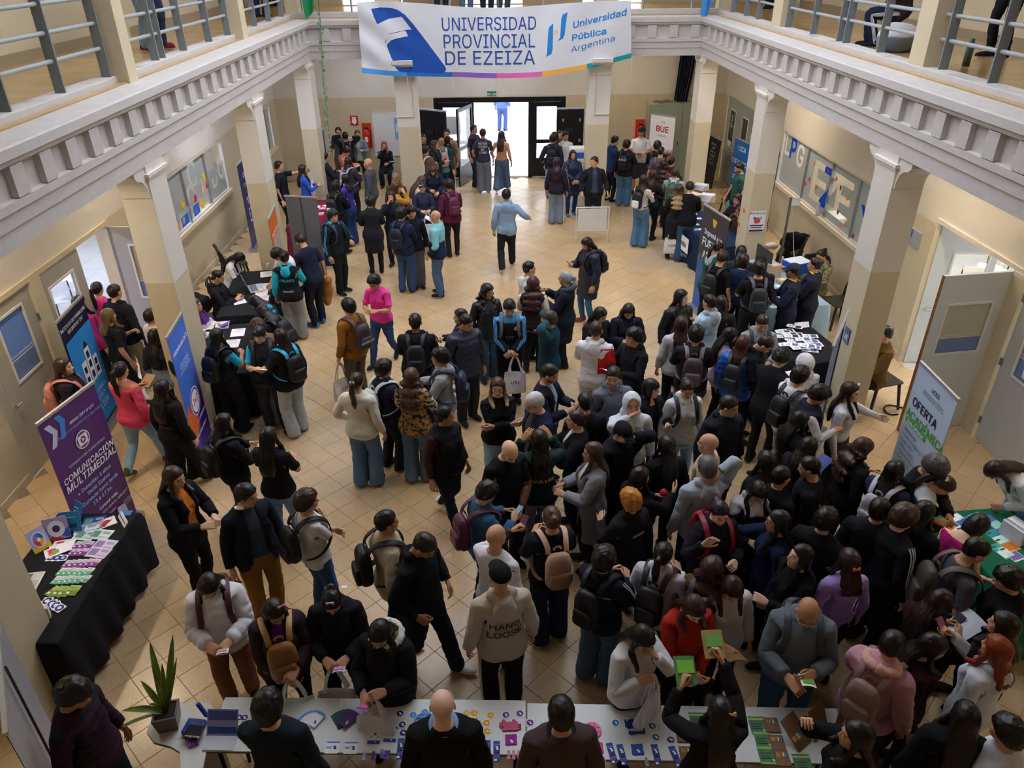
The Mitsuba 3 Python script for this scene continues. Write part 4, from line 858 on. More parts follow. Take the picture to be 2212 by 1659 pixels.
# --- windows with frosted film, cut-out letters and stickers
def window(key, x, face, y0, y1, z0, z1, mull, cuts, adds, lab):
    """A window band in a side wall; face +1 looks towards +x. (a, z) run along the wall as the hall sees it."""
    M, L = plane((x, y0), (x, y1)) if face > 0 else plane((x, y1), (x, y0)); labels[key] = {'kind': 'structure', 'label': lab}
    solid(key + '__frame', frame_mesh(0, L, z0 - .02, z1, .035, -.05, .02, M), 'c9cac6', 'satin')
    for m in mull: solid(numbered2(key + '__mullion'), panel(M, m - .02, m + .02, z0, z1, -.05, .02), 'a6aaab', 'metal')
    solid(key + '__sill', panel(M, -.06, L + .06, z0 - .10, z0 - .02, -.10, .07), 'e2d9c0', 'satin')
    solid(key + '__lintel', panel(M, -.05, L + .05, z1, z1 + .03, -.02, .02), 'e0d4b4', 'satin')
    e = [.035] + [m for m in mull] + [L - .035]
    for a, b in zip(e[:-1], e[1:]):
        scene[numbered2(key + '__pane')] = mikit.ply(flat(rect(a, b, z0, z1), M, -.02), 'glass')
        film = sbox(a + .02, z0 + .01, b - .02, z1 - .035)
        for c in cuts: film = film.difference(c)
        if not film.is_empty: scene[numbered2(key + '__frosted_film')] = mikit.ply(flat(poly_(film), M, -.016), 'frosted')
    for vf, c, nm in adds: put(key + '__' + nm, flat(vf, M, -.012), c, 'print', False)
def numbered2(k):
    n, q = 0, k
    while q in scene: n += 1; q = f'{k}_{n:03d}'
    return q
def letter_poly(s, size, u, v, sx=1.0):
    p, f = text_(s, True); q = p * [size * sx, size] + [u, v]; return union_all([Polygon(q[t]) for t in f]).buffer(.002)
def flower(u, v, r): return union_all([Point(u + r * .6 * math.cos(a), v + r * .6 * math.sin(a)).buffer(r * .5, 4) for a in np.arange(5) * 1.2566])
_L1, _L2, _L3 = letter_poly('C', .52, 2.55, 1.98), letter_poly('L', .42, 3.9, 2.02), letter_poly('D', .42, 3.75, 1.62)
_cut = [_L1.difference(sbox(0, 0, 9, 1.74)), letter_poly('O', .5, 2.28, 1.58).difference(sbox(0, 0, 9, 1.55)), letter_poly('N', .34, 3.05, 1.62), _L3.intersection(sbox(0, 0, 9, 1.6)), letter_poly('C', .36, 4.22, 1.66), sbox(3.4, 1.8, 4.45, 2.26).difference(_L2), sbox(1.45, 1.18, 1.95, 1.50), sbox(2.15, 1.18, 3.15, 1.44)]
_O = letter_poly('O', .62, .98, 1.78)
_fl = [((a, z), r, c) for (a, z), r, c in (((1.2, 1.42), .07, 'f0b7a4'), ((1.75, 1.6), .07, 'f2cf1d'), ((1.62, 1.33), .08, 'f2cf1d'), ((1.45, 1.28), .08, 'f0b7a4'), ((1.2, 1.25), .07, 'd8304a'), ((2.45, 1.52), .08, 'd8305a'), ((2.75, 1.3), .09, 'f2cf1d'), ((2.35, 1.3), .08, 'b64a9a'), ((2.95, 1.56), .08, 'f0b7a4'), ((3.2, 1.58), .06, 'd8304a'), ((3.12, 1.78), .08, 'f2cf1d'))]
window('window_1', WL - .02, 1, 13.0, 17.50, 1.17, 2.27, [1.95, 3.25], _cut, [(poly_(_O), '0f4fd0', 'blue_letter'), (poly_(sbox(1.5, 1.2, 1.9, 1.40)), '1f6fd0', 'blue_sheet'), (poly_(sbox(2.2, 1.2, 2.55, 1.42)), '1f6fd0', 'blue_sheet')] + [(poly_(flower(*p, r)), c, 'flower_sticker') for p, r, c in _fl], 'long window on the left wall with frosted letters and flower stickers')
R = lambda y: 17.48 - y                             # along the right window from its far end
_E1, _Z, _E2, _Y = letter_poly('E', .74, R(15.20), 1.72, 1.5), letter_poly('Z', .74, R(14.62), 1.72, 1.5), letter_poly('E', .74, R(14.0), 1.72, 1.3), letter_poly('Y', .48, R(12.95), 1.62, 1.3)
_zl = _Z.intersection(sbox(0, 0, R(14.67), 3)); _zr = _Z.difference(_zl)
_bf = [((R(y), z), .045, c) for y, z, c in ((15.98, 1.78, 'f08a3c'), (15.6, 2.0, 'e8703c'), (15.7, 1.66, 'b0305a'), (15.3, 1.6, 'e8602c'), (15.85, 1.52, 'd83a7a'), (14.9, 2.04, 'a03050'), (14.72, 2.06, 'e8702c'), (14.45, 2.0, 'e8602c'), (14.2, 1.9, '8a2a4a'), (13.85, 1.8, 'f08a4c'), (14.7, 1.22, 'e8702c'), (13.7, 1.35, 'f08a4c'), (13.45, 1.9, 'e8702c'), (13.3, 1.25, 'b03040'), (12.9, 1.6, 'e8702c'), (13.9, 1.22, 'f0905c'), (14.1, 1.45, 'a03040'))]
window('window_2', WR_ + .02, -1, 12.0, 17.48, 1.17, 2.30, [R(15.93), R(14.64), R(13.39)], [_E1, _zr, _E2], [(poly_(letter_poly('L', .44, R(17.2), 2.05)), 'e8eaec', 'white_letter'), (poly_(letter_poly('P', .44, R(16.85), 2.03)), '1747d0', 'blue_letter'), (poly_(letter_poly('G', .44, R(16.4), 1.98)), 'e8eaec', 'white_letter'), (poly_(_zl), '1747d0', 'blue_letter'), (poly_(_Y), '1747d0', 'blue_letter')] + [(poly_(flower(*p, r)), c, 'flower_sticker') for p, r, c in _bf], 'long window on the right wall with big cut out and blue letters')
window('window_3', WL - .02, 1, 20.7, 21.8, 1.15, 2.25, [.55], [], [], 'small window at the far end of the left wall')
k = thing('drinking_bottle', 'white steel bottle standing on the right window sill', 'bottle'); m = trimesh.creation.revolve(np.array([[0, 0], [.038, 0], [.04, .02], [.04, .18], [.025, .21], [.022, .22], [.028, .225], [.028, .26], [0, .262]]), sections=18); put(k, (np.array(m.vertices) + [WR_ - .03, 14.85, 1.152], m.faces), 'd4dadd', 'satin')
# --- doors
def leaf(key, p0, p1, z1, win, c, glass='glass', t=.045, edge=None, lines=True):
    M, L = plane(p0, p1); u0, u1, v0, v1 = win
    solid(key + '__leaf', merge(panel(M, 0, u0, .01, z1, -t, 0), panel(M, u1, L, .01, z1, -t, 0), panel(M, u0, u1, .01, v0, -t, 0), panel(M, u0, u1, v1, z1, -t, 0)), c, 'satin')
    solid(key + '__window_frame', merge(frame_mesh(u0 - .02, u1 + .02, v0 - .02, v1 + .02, .03, 0, .012, M)), 'd8d9d6', 'satin')
    if glass == 'glass': scene[key + '__pane'] = mikit.ply(flat(rect(u0, u1, v0, v1), M, -.02), 'glass')
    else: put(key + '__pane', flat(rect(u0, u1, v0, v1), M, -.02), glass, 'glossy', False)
    if lines:
        h = v1 - v0
        for a in (.30, .35): put(key + '__frosted_line', flat(rect(u0, u1, v0 + h * a, v0 + h * (a + .02)), M, -.016), 'c4ccd0', 'print', False)
        put(key + '__frosted_film', flat(rect(u0, u1, v0, v0 + h * .30), M, -.017), '7d8a90' if glass == 'glass' else '6c82b4', 'satin', False)
    if edge: solid(key + '__edge', panel(M, -.006, .0, .01, z1, -t, 0), edge, 'satin')
    return M, L
def door(key, lab): labels[key] = {'kind': 'structure', 'label': lab}; return key
def knob(key, M, u, v, side=1):
    put(key + '__handle', merge(tube_(M(np.array([[u, v, 0], [u, v, .05 * side]])), .012, 8), tube_(M(np.array([[u - .05, v, .05 * side], [u + .06, v, .05 * side]])), .012, 8)), 'b8babc', 'metal', True)
_dg = 'a9a498'
d = door('door_1', 'grey door leaf with a blue reflection painted on its window, left wall near camera'); M, L = leaf(d, (WL + .0, 8.17), (WL + .0, 9.25), 2.23, (.28, .84, 1.20, 2.04), _dg, glass='6f93d8'); knob(d, M, .07, 1.0)  # blue pane colour is a painted reflection
solid(d + '__hinge', panel(M, L - .01, L + .03, 1.7, 1.8, 0, .02), '8c8c8a', 'metal')
d = door('door_2', 'grey door leaf nearest the camera on the left wall'); M, L = leaf(d, (WL, 7.05), (WL, 8.155), 2.23, (.28, .84, 1.20, 2.04), _dg, glass='6f93d8')  # same blue reflection painted into the pane
struct('wall_left_pier', merge(boxat(WL - .1, WL + .03, 9.27, 9.53, 0, 2.26)), 'wall_paint')
struct('trim_5', merge(boxat(WL - .02, WL + .03, 7.0, 11.62, 2.23, 2.30), boxat(WL - .02, WL + .03, 11.57, 11.63, 0, 2.23)), 'wall_paint')
d = door('door_3', 'grey door leaf with a clear window beside the dark blue roll-up banner'); M, L = leaf(d, (WL + .02, 9.55), (WL + .0, 10.62), 2.20, (.10, .80, 1.20, 1.97), _dg)
d = door('door_4', 'grey door leaf standing open into the hall with a blue poster on its window'); M, L = leaf(d, (WL + .02, 11.57), (WL + 1.02, 11.55), 2.20, (.28, .86, 1.02, 1.90), 'a8a5a0', glass='b8ad8e')
solid(d + '__edge', panel(M, -.0, .05, .02, 2.2, -.06, -.0), '5c4e48', 'satin')
k = thing('poster', 'small blue poster stuck on the window of the open left door', 'poster'); put(k + '__sheet', flat(rect(.40, .70, 1.40, 1.80), M, .004), '4fa8dc', 'paper', False)
prints(k, M, [(words('Ingreso 2026', .035, .55, 1.74), '17456e', 'print'), (words('Inscribite', .035, .55, 1.65), '17456e', 'print'), (rect(.44, .53, 1.50, 1.58), '5a3a34', 'print'), (rect(.42, .68, 1.44, 1.46), '17456e', 'print')], .006)
d = door('door_5', 'white door leaf with a window standing open on the right'); M, L = leaf(d, (5.66, 8.68), (6.62, 8.80), 2.34, (.16, .80, 1.22, 1.93), 'c6cdd8', glass='b5b8ae', edge='8a5a2c'); put(d + '__handle', tube_(M(np.array([[.08, 1.06, 0], [.08, 1.06, .06], [.08, 1.11, .07]])), .01, 8), 'c0c2c4', 'metal', True)
d = door('door_6', 'narrow leaf of the right doorway folded into the classroom'); M, L = leaf(d, (WR_ + .05, 10.68), (WR_ + .95, 10.55), 2.32, (.28, .8, 1.2, 1.9), 'c2c8cc'); knob(d, M, .10, .98); knob(d, M, .16, .98)
d = door('door_7', 'closed grey door with a window at the right edge'); M, L = leaf(d, (WR_ - .01, 8.50), (WR_ - .01, 7.42), 2.33, (.26, .84, 1.14, 2.02), 'b5b7b6', glass='98a6ac')
put(d + '__notice', flat(rect(.42, .80, 1.2, 1.75), M, .004), 'e4e8ea', 'paper', False)
for z in (.25, 1.15, 2.05): solid(d + '__hinge', panel(M, -.02, .02, z, z + .1, 0, .02), '8c8e90', 'metal')
d = door('door_8', 'second leaf of the closed grey door at the right edge'); M, L = leaf(d, (WR_ - .01, 7.41), (WR_ - .01, 6.32), 2.33, (.26, .84, 1.14, 2.02), 'b5b7b6', glass='98a6ac')
struct('trim_6', merge(boxat(WR_ - .05, WR_ + .02, 8.53, 8.80, 0, 2.36), boxat(WR_ - .04, WR_ + .02, 6.2, 10.75, 2.36, 2.42), boxat(WR_ - .04, WR_ + .02, 10.70, 10.76, 0, 2.36)), 'wall_paint')
for j, (ya, yb) in enumerate(((22.02, 20.92), (20.90, 19.78))):
    d = door(f'door_{9 + j}', 'grey green double door leaf with a dark glass strip at the far right'); M, L = leaf(d, (WR_ + .02, ya), (WR_ + .02, yb), 2.31, (.30, .80, 1.05, 2.0), '9fa8a2', glass='3a3f3e', lines=False)
    if j == 0: prints(d, M, [(rect(.38, .72, 1.05, 1.2), 'e8e8e4', 'notice'), (words('3', .14, .55, 1.8), 'd8dcd8', 'print'), (words('AULA\nMAGNA', .05, .55, 1.62), 'd8dcd8', 'print')], .014); knob(d, M, 1.0, 1.0)
k = thing('wall_sign', 'small blue sign on the far right wall beside the green door', 'sign'); put(k, boxat(WR_ - .012, WR_, 19.58, 19.70, 1.75, 2.13), '5f7fa6', 'satin', False)
# entrance
_bk = '14171f'; d = door('door_11', 'black framed glazed entrance with bright daylight outside'); Y = WF + .02
solid(d + '__frame', merge(boxat(-1.63, 2.12, Y, Y + .14, 2.13, 2.27), boxat(-1.63, -1.50, Y, Y + .14, 0, 2.13), boxat(1.99, 2.12, Y, Y + .14, 0, 2.13), boxat(-.62, -.50, Y, Y + .14, 0, 2.13), boxat(1.06, 1.18, Y, Y + .14, 0, 2.13)), _bk, 'satin')
def glazed(key, p0, p1, z1, w=.12):
    M, L = plane(p0, p1); solid(key + '__leaf_frame', frame_mesh(0, L, .02, z1, w, -.05, .0, M), _bk, 'satin'); solid(key + '__lower_panel', panel(M, w, L - w, .1, .55, -.04, -.01), _bk, 'satin'); solid(key + '__crossbar', panel(M, w, L - w, .98, 1.08, -.045, -.005), _bk, 'satin')
    for a, b in ((.55, .98), (1.08, z1 - w)): scene[numbered2(key + '__pane')] = mikit.ply(flat(rect(w, L - w, a, b), M, -.025), 'glass')
    return M, L
d = door('door_12', 'black glazed leaf left of the open entrance with papers on its glass'); M, L = glazed(d, (-1.50, Y + .02), (-.62, Y + .02), 2.12)
put(d + '__paper', flat(rect(.18, .62, 1.25, 1.75), M, -.02), 'dfe6f0', 'paper', False); put(d + '__notice', flat(rect(.16, .72, .99, 1.07), M, .001), '1b2334', 'satin', False); prints(d, M, [(words('Salida de personas', .03, .44, 1.045), 'e8ecf2', 'print'), (words('no vehiculos', .03, .44, 1.005), 'e8ecf2', 'print')], .003)
d = door('door_13', 'black glazed leaf swung open into the hall left of the daylight'); glazed(d, (-.92, 21.45), (-.53, Y), 2.12, .10)
d = door('door_14', 'black glazed leaf right of the open entrance'); glazed(d, (1.18, Y + .02), (1.99, Y + .02), 2.12)
for nm, p0, p1, kk in (('left', (-2.0, 21.75), (-1.25, 21.30), 0), ('right', (1.80, 21.50), (2.55, 21.55), 1)):
    d = door(f'door_{15 + kk}', f'black iron shutter leaf folded back {nm} of the entrance'); M, L = plane(p0, p1)
    solid(d + '__leaf', panel(M, 0, L, .04, 2.08, -.05, 0), '161920', 'satin'); solid(d + '__top_edge', panel(M, -.01, L + .01, 2.08, 2.12, -.06, .01), 'b4bccc', 'satin'); solid(d + '__lock', panel(M, .22, .46, 1.45, 1.58, 0, .03), '262a33', 'satin')
    for u, v in ((.15, 1.75), (.62, 1.75), (.15, 1.2), (.62, 1.2)): solid(d + '__bolt', panel(M, u, u + .05, v, v + .09, 0, .012), 'b9bfc8' if kk else '3a3e46', 'metal')
k = thing('exit_sign', 'small green SALIDA sign above the entrance', 'sign'); M, L = plane((-.11, WF - .02), (.15, WF - .02)); solid(k + '__plate', panel(M, 0, L, 2.31, 2.43, -.012, 0), '2f7d6c'); prints(k, M, [(words('SALIDA', .055, L / 2, 2.355), 'f2f6f4', 'print')], .002)
# far wall fittings
k = thing('fire_sign', 'red and white extinguisher sign with an arrow on the far wall', 'sign'); M, L = plane((-4.02, WF - .015), (-3.80, WF - .015)); solid(k + '__plate', panel(M, 0, L, 1.55, 1.82, -.01, 0), 'c8202e')
prints(k, M, [(poly_([(.05, 1.79), (.17, 1.79), (.17, 1.66), (.20, 1.66), (.11, 1.575), (.02, 1.66), (.05, 1.66)]), 'f2ece8', 'print'), (words('EXTINTOR', .018, .11, 1.745), 'c8202e', 'print')])
def extinguisher(x, lab, body='d01f26'):
    k = thing('fire_extinguisher', lab, 'fire extinguisher'); y = WF - .13; put(k + '__back_plate', boxat(x - .13, x + .13, WF - .025, WF, .93, 1.62), 'd23530', 'satin', False)
    m = trimesh.creation.revolve(np.array([[0, .98], [.085, .98], [.09, 1.0], [.09, 1.32], [.075, 1.40], [.03, 1.44], [.03, 1.47], [0, 1.47]]), sections=20); put(k + '__cylinder', (np.array(m.vertices) + [x, y, 0], m.faces), body, 'glossy')
    put(k + '__label', boxat(x - .045, x + .045, y - .094, y - .089, 1.13, 1.27), 'efe9e6', 'paper', False); put(k + '__valve', boxat(x - .05, x + .05, y - .02, y + .02, 1.47, 1.53, .01), '3a3a3c', 'metal', False)
    put(k + '__hose', tube_(spline([(x + .03, y - .03, 1.49), (x + .12, y - .05, 1.42), (x + .12, y - .06, 1.2), (x + .10, y - .05, 1.02)], 14), .012, 8), '1c1c1e', 'matte', True)
extinguisher(-3.58, 'red fire extinguisher on the far wall left of the white board'); extinguisher(4.28, 'red fire extinguisher behind the man in white on the far right')
k = thing('notice_board', 'blank white board on the far wall beside the left column', 'board'); M, L = plane((-3.40, WF - .02), (-2.2, WF - .02)); solid(k + '__board', panel(M, 0, L, .68, 1.90, -.02, 0), 'e9ebef'); solid(k + '__rim', frame_mesh(0, L, .68, 1.90, .02, -.02, .006, M), 'd5d7da')
put(k + '__poster', flat(rect(.62, .84, 1.15, 1.75), M, .004), '7fb2e4', 'paper', False); put(k + '__poster_print', flat(rect(.65, .8, 1.35, 1.6), M, .006), 'c8e0f4', 'paper', False)
k = thing('metal_cabinet', 'tall grey green metal cabinet in the far right corner', 'cabinet'); solid(k + '__body', boxat(4.42, 5.62, 21.85, 22.38, 0, 2.12, .008), '8d978a')
for a, b in ((4.44, 5.34), (5.36, 5.60)): solid(k + '__door', boxat(a, b, 21.835, 21.852, .06, 2.08), '93a091')
solid(k + '__handle', boxat(5.27, 5.29, 21.81, 21.836, 1.0, 1.12), '4a4c4a', 'metal')
k = thing('rag_pile', 'grey rags lying on top of the metal cabinet', 'rags'); v, f = nets(lambda p: smin(cap(p, (4.6, 22.1, 2.14), (5.2, 22.15, 2.13), .045), cap(p, (4.75, 22.0, 2.14), (5.0, 22.2, 2.15), .05), .04), (4.5, 21.9, 2.06), (5.4, 22.35, 2.25), .03); put(k, (v + .02 * (meshkit.noise(v * 14) - .5)[:, None], f), npaint('7d7870', v, .4), 'cloth')
k = thing('dark_curtain', 'dark blue striped curtain hanging in the far right corner', 'curtain'); a = np.linspace(0, 1, 60); rows = []
for z, s in ((3.75, 1.0), (3.2, .95), (2.7, .9), (2.13, .8)): rows.append(np.stack([5.22 + .48 * a * s - (3.75 - z) * .05, 22.15 + .05 * np.sin(a * 38), np.full(60, z)], 1))
v = np.vstack(rows); f = np.array([[r * 60 + i, r * 60 + i + 1, r * 60 + 61 + i, r * 60 + 60 + i] for r in range(3) for i in range(59)]); c = np.where((np.tile(np.arange(60), 4) % 11 < 2)[:, None], lin('5b4a6e'), lin('1f2534')); put(k, (v, f), c, 'cloth')
for x0, x1, n in ((-1.98, -1.80, 'left'), (2.40, 2.60, 'right')):
    k = thing('cable_conduit', f'thin painted cable conduit running down the {n} entrance column', 'conduit'); put(k, merge(boxat(x1 if n == 'left' else x0, (x1 if n == 'left' else x0) + .02, 18.27, 18.3, 2.55, 3.78), boxat(x0 - (.2 if n == 'left' else 0), x1 + (.15 if n == 'right' else 0), 18.27, 18.3, 2.53, 2.55)), 'c9c2b2', 'satin', False)
# --- the big hanging banner
BX = np.array([-2.856, -.847, -.076, 1.181, 3.082]); BT = np.array([4.918, 4.844, 4.80, 4.835, 4.906]); CXs = np.array([-2.896, -1.896, -.871, .133, 1.171, 2.19, 3.19]); BB = np.array([3.513, 3.417, 3.392, 3.361, 3.389, 3.529, 3.752])
def bn_y(x, z): return 18.30 + .035 * np.sin(x * 1.7 + z * 1.1) + .018 * np.sin(x * 5.2 - z * 2.3) + .03 * np.exp(-((x + 2.9) ** 2)) * np.sin(z * 9 + x * 7)
def bn(q, d=0): q = np.asarray(q, float); return np.stack([q[:, 0] * .987, bn_y(q[:, 0], q[:, 1]) - .24 - d, 5.97 - .987 * (5.97 - q[:, 1])], 1)
from scipy.interpolate import CubicSpline as _CS
_bt, _bb = _CS(BX, BT), _CS(CXs, BB)
k = thing('hanging_banner', 'large white university banner hanging across the far gallery', 'banner'); n1, n2 = 72, 20; G_ = []
for i in range(n1):
    s = i / (n1 - 1)
    for j in range(n2): t = j / (n2 - 1); x = (-2.856 + s * 5.938) * (1 - t) + (-2.896 + s * 6.086) * t; G_.append((x, float(_bt(-2.856 + s * 5.938)) * (1 - t) + float(_bb(-2.896 + s * 6.086)) * t))
q = np.array([[i * n2 + j, i * n2 + j + 1, i * n2 + n2 + j + 1, i * n2 + n2 + j] for i in range(n1 - 1) for j in range(n2 - 1)]); put(k + '__cloth', (bn(G_), q), 'd9dbe2', 'satin', True)
cut_ = [-2.896, -1.896, -.871, .133, 1.171, 2.19, 3.19]
for a, b, c in zip(cut_[:-1], cut_[1:], ('4f93dd', '2867c0', '8a5cbc', 'df67b2', 'eab14a', '1d989a')):
    xs = np.linspace(a, b, 14); v = np.vstack([np.stack([xs, _bb(xs)], 1), np.stack([xs, _bb(xs) + .105], 1)]); put(k + '__colour_band', (bn(v, .006), np.array([[i, i + 1, i + 15, i + 14] for i in range(13)])), c, 'print', True)
def bpt(x, y): return (-2.97 + x * .002965 + .00000012 * 0, 4.975 - y * .00272 - .00000042 * y * y * .5)
def bpoly(pts): return Polygon([bpt(*p) for p in pts])
from scipy.interpolate import splprep, splev
def smooth_poly(pts, corner=()): return bpoly(pts)
def bput(nm, g, c, d=.008):
    v, f = poly_(g); m = trimesh.Trimesh(np.c_[v, 0 * v[:, 0]], f, process=False); vv, ff = trimesh.remesh.subdivide_to_size(m.vertices, m.faces, .14); put(f'{k}__{nm}', (bn(vv[:, :2], d), ff), c, 'print', False)
_tail = bpoly([(135, 66), (200, 57), (280, 60), (330, 75), (380, 110), (430, 170), (655, 478), (664, 500), (655, 520), (635, 532), (340, 520), (305, 512), (285, 490), (262, 430), (240, 370), (228, 330), (232, 318), (260, 292), (300, 278), (392, 262), (374, 222), (260, 244), (232, 270), (219, 318), (218, 300), (235, 268), (262, 240), (380, 218), (422, 216), (355, 122), (260, 135), (170, 174), (150, 120)]).buffer(0)
bput('tail_logo', _tail, '2250a8')
for s, y, w, h in (('UNIVERSIDAD', 178, (648, 1348), 96), ('PROVINCIAL', 302, (655, 1342), 100), ('DE EZEIZA', 422, (660, 1340), 100)):
    p, f = text_(s, False); p = p / np.ptp(p, axis=0) - 0; p = (p - p.min(0) - [0, 0]); p = np.stack([w[0] + p[:, 0] * (w[1] - w[0]), y + h / 2 - p[:, 1] * h], 1); pp = np.array([bpt(*t) for t in p]); put(k + '__lettering', (bn(pp, .010), f), '27519f', 'print', False)
for pts in ([(1440, 240), (1445, 210), (1476, 182), (1474, 370), (1465, 400), (1424, 420), (1432, 395)], [(1535, 150), (1545, 120), (1580, 102), (1562, 265), (1550, 290), (1512, 308), (1530, 280)]): bput('emblem', bpoly(pts), '2b84cf')
bput('emblem_dot', affinity.scale(Point(*bpt(1500, 243)).buffer(.045, 6), 1, 1), 'e3c188')
for s, x0, x1, y0, y1, h in (('Universidad', 1625, 2015, 200, 105, 58), ('Pública', 1620, 1875, 290, 240, 56), ('Argentina', 1615, 1940, 385, 300, 54)):
    p, f = text_(s, s != 'Argentina'); p = p - p.min(0); sc = (x1 - x0) / p[:, 0].max(); tt = p[:, 0] * sc / (x1 - x0); pp = np.array([bpt(x0 + a * sc, y0 + (y1 - y0) * t + 22 - b * h * .78) for (a, b), t in zip(p, tt)]); put(k + '__lettering', (bn(pp, .010), f), '2b84cf' if s != 'Argentina' else '3a76b8', 'print', False)
for x, z in ((-2.856, 4.918), (-.85, 4.84), (1.18, 4.83), (3.08, 4.906)): put(k + '__cord', tube_([(x * .987, 18.06, .078 + .987 * z), (x * .99, 18.95, 5.51 if abs(x) < 2 else 4.99)], .006, 6), 'c8c8c4', 'cloth', True)
for x, z, l in ((3.19, 3.75, .34), (-1.9, 3.42, .22), (-2.89, 3.5, .3), (-.87, 3.39, .28), (.13, 3.36, .2)): put(k + '__loose_tie', tube_(spline([(x * .987, 18.06, .078 + .987 * z), (x * .987 + .015, 18.04, z - l / 2), (x * .987 - .01, 18.05, z - l)], 7), .007, 6), 'd5d7dc', 'cloth', True)
for x0, x1, c, n, dx in ((-4.04, -3.78, '2f8a55', 'green', .0), (4.70, 5.0, '4a8fd8', 'light blue', 1)):
    k = thing('hanging_flag', f'{n} flag cloth hanging from the {"left" if x0 < 0 else "right"} far corner of the gallery', 'flag'); pts = [(x0, 5.3), (x1, 5.3), (x1 - .02, 4.83), (x1 - .08, 4.72), (x0 + .03, 4.60), (x0, 4.8)] if not dx else [(x0, 5.3), (x1 + .1, 5.3), (x1 - .05, 4.95), (x0 + .10, 4.55), (x0 - .03, 4.62)]
    v, f = poly_(Polygon(pts)); v3 = np.c_[v, 0 * v[:, 0]]; v3, f = trimesh.remesh.subdivide_to_size(v3, f, .09); put(k, (np.stack([v3[:, 0], 18.36 + .03 * np.sin(v3[:, 0] * 30), v3[:, 1]], 1), f), c, 'cloth')
# the hanging vine
k = thing('hanging_vine', 'thin green vine garland hanging down beside the far left column', 'vine'); rng = random.Random(4); pth = spline([(-3.68, 18.2, 5.2), (-3.69, 18.2, 4.4), (-3.77, 18.18, 3.3), (-3.79, 18.2, 2.6), (-3.86, 18.2, 1.5)], 40); put(k + '__stem', tube_(pth, .006, 6), '4a5f45', 'matte', True); put(k + '__cord', tube_(pth[10:30] + [-.03, 0, 0], .008, 6), 'c9ccc6', 'cloth', True)
for i in range(32):
    p = pth[min(39, i + 5)]; a = rng.uniform(-2.4, -.7); s = rng.uniform(.045, .075); d_ = V3(math.cos(a), math.sin(a) * .5 - .3, -.5); d_ = nrm(d_); sd = nrm(np.cross(d_, [0.3, -1, .4])); t = np.linspace(0, 1, 5); w = np.array([.12, .62, .75, .45, .0]) * s; mid = p + t[:, None] * d_ * s * 1.7 + np.stack([0 * t, 0 * t, .02 * np.sin(t * 3)], 1)
    v = np.vstack([mid - w[:, None] * sd, mid + w[:, None] * sd]); put(k + '__leaf', (v, np.array([[j, j + 1, j + 6, j + 5] for j in range(4)])), npaint('6b8a62' if i % 3 else '5b7a5c', v * 9, .2), 'matte', True)
# --- roll-up banners
W_ = 'f0eef4'
rollup('purple communication course roll-up banner behind the laptop table', (-4.58, 6.38), (-4.40, 7.22), 1.88, lambda u, v: np.clip(lin('4f2a66') * (1.25 - .45 * v * 0 - .5 * u * (1 - v)) + .05 * meshkit.noise(np.array([[u * 4, v * 7, 0]]), 3)[0] * lin('9a4aa8'), 0, 1),
       [(poly_([(.05, 1.80), (.13, 1.80), (.20, 1.68), (.13, 1.53), (.06, 1.53), (.13, 1.68)]), 'c9cfe6', 'arrow'), (poly_([(.20, 1.83), (.28, 1.83), (.33, 1.74), (.27, 1.56), (.21, 1.56), (.25, 1.74)]), '4a8fe0', 'arrow'), (words('ANEXO ISFT N°197', .030, .56, 1.66), 'dfe3f5', 'print'), (words('INSTITUTO TECNOLÓGICO BELTRÁN', .027, .50, 1.595, False), '8fb0ee', 'print'), (disc(.46, 1.40, .105), W_, 'emblem'), (disc(.46, 1.40, .092), '7a4a86', 'emblem'), (poly_(sbox(.39, 1.34, .53, 1.46)), W_, 'emblem'), (disc(.46, 1.40, .04), '8a2a66', 'emblem'), (poly_([(.445, 1.375), (.445, 1.425), (.485, 1.40)]), W_, 'emblem'), (words('TECNICATURA SUPERIOR EN', .030, .45, 1.235, False), 'd9d4ea', 'print'), (words('COMUNICACIÓN', .070, .44, 1.13, True, 'c', .15), W_, 'print'), (words('MULTIMEDIAL', .082, .44, 1.02, True, 'c', .15), W_, 'print'), (words('> Duración: 3 años', .045, .42, .89), 'a9bdf2', 'print'), (words('Sede: Ezeiza', .045, .45, .81), 'a9bdf2', 'print'), (words('Cursada: turno tarde', .045, .45, .73), 'a9bdf2', 'print'), (words('13 a 17 hs.', .045, .45, .65), 'a9bdf2', 'print'), (words('Conocé más:', .038, .50, .53), 'e4dcf0', 'print'), (words('be.edu.ar/tecom-anexo-isftn197', .034, .45, .46, False), 'e4dcf0', 'print'), (words('Consultas:', .03, .48, .38), 'b9b0d0', 'print'), (poly_([(.58, .36), (.70, .33), (.72, .22), (.66, .17), (.60, .20), (.57, .3)]), 'c9c4d6', 'emblem'), (words('UNIVERSIDAD\nPROVINCIAL\nDE EZEIZA', .020, .78, .33, False), 'c9c4d6', 'print')])
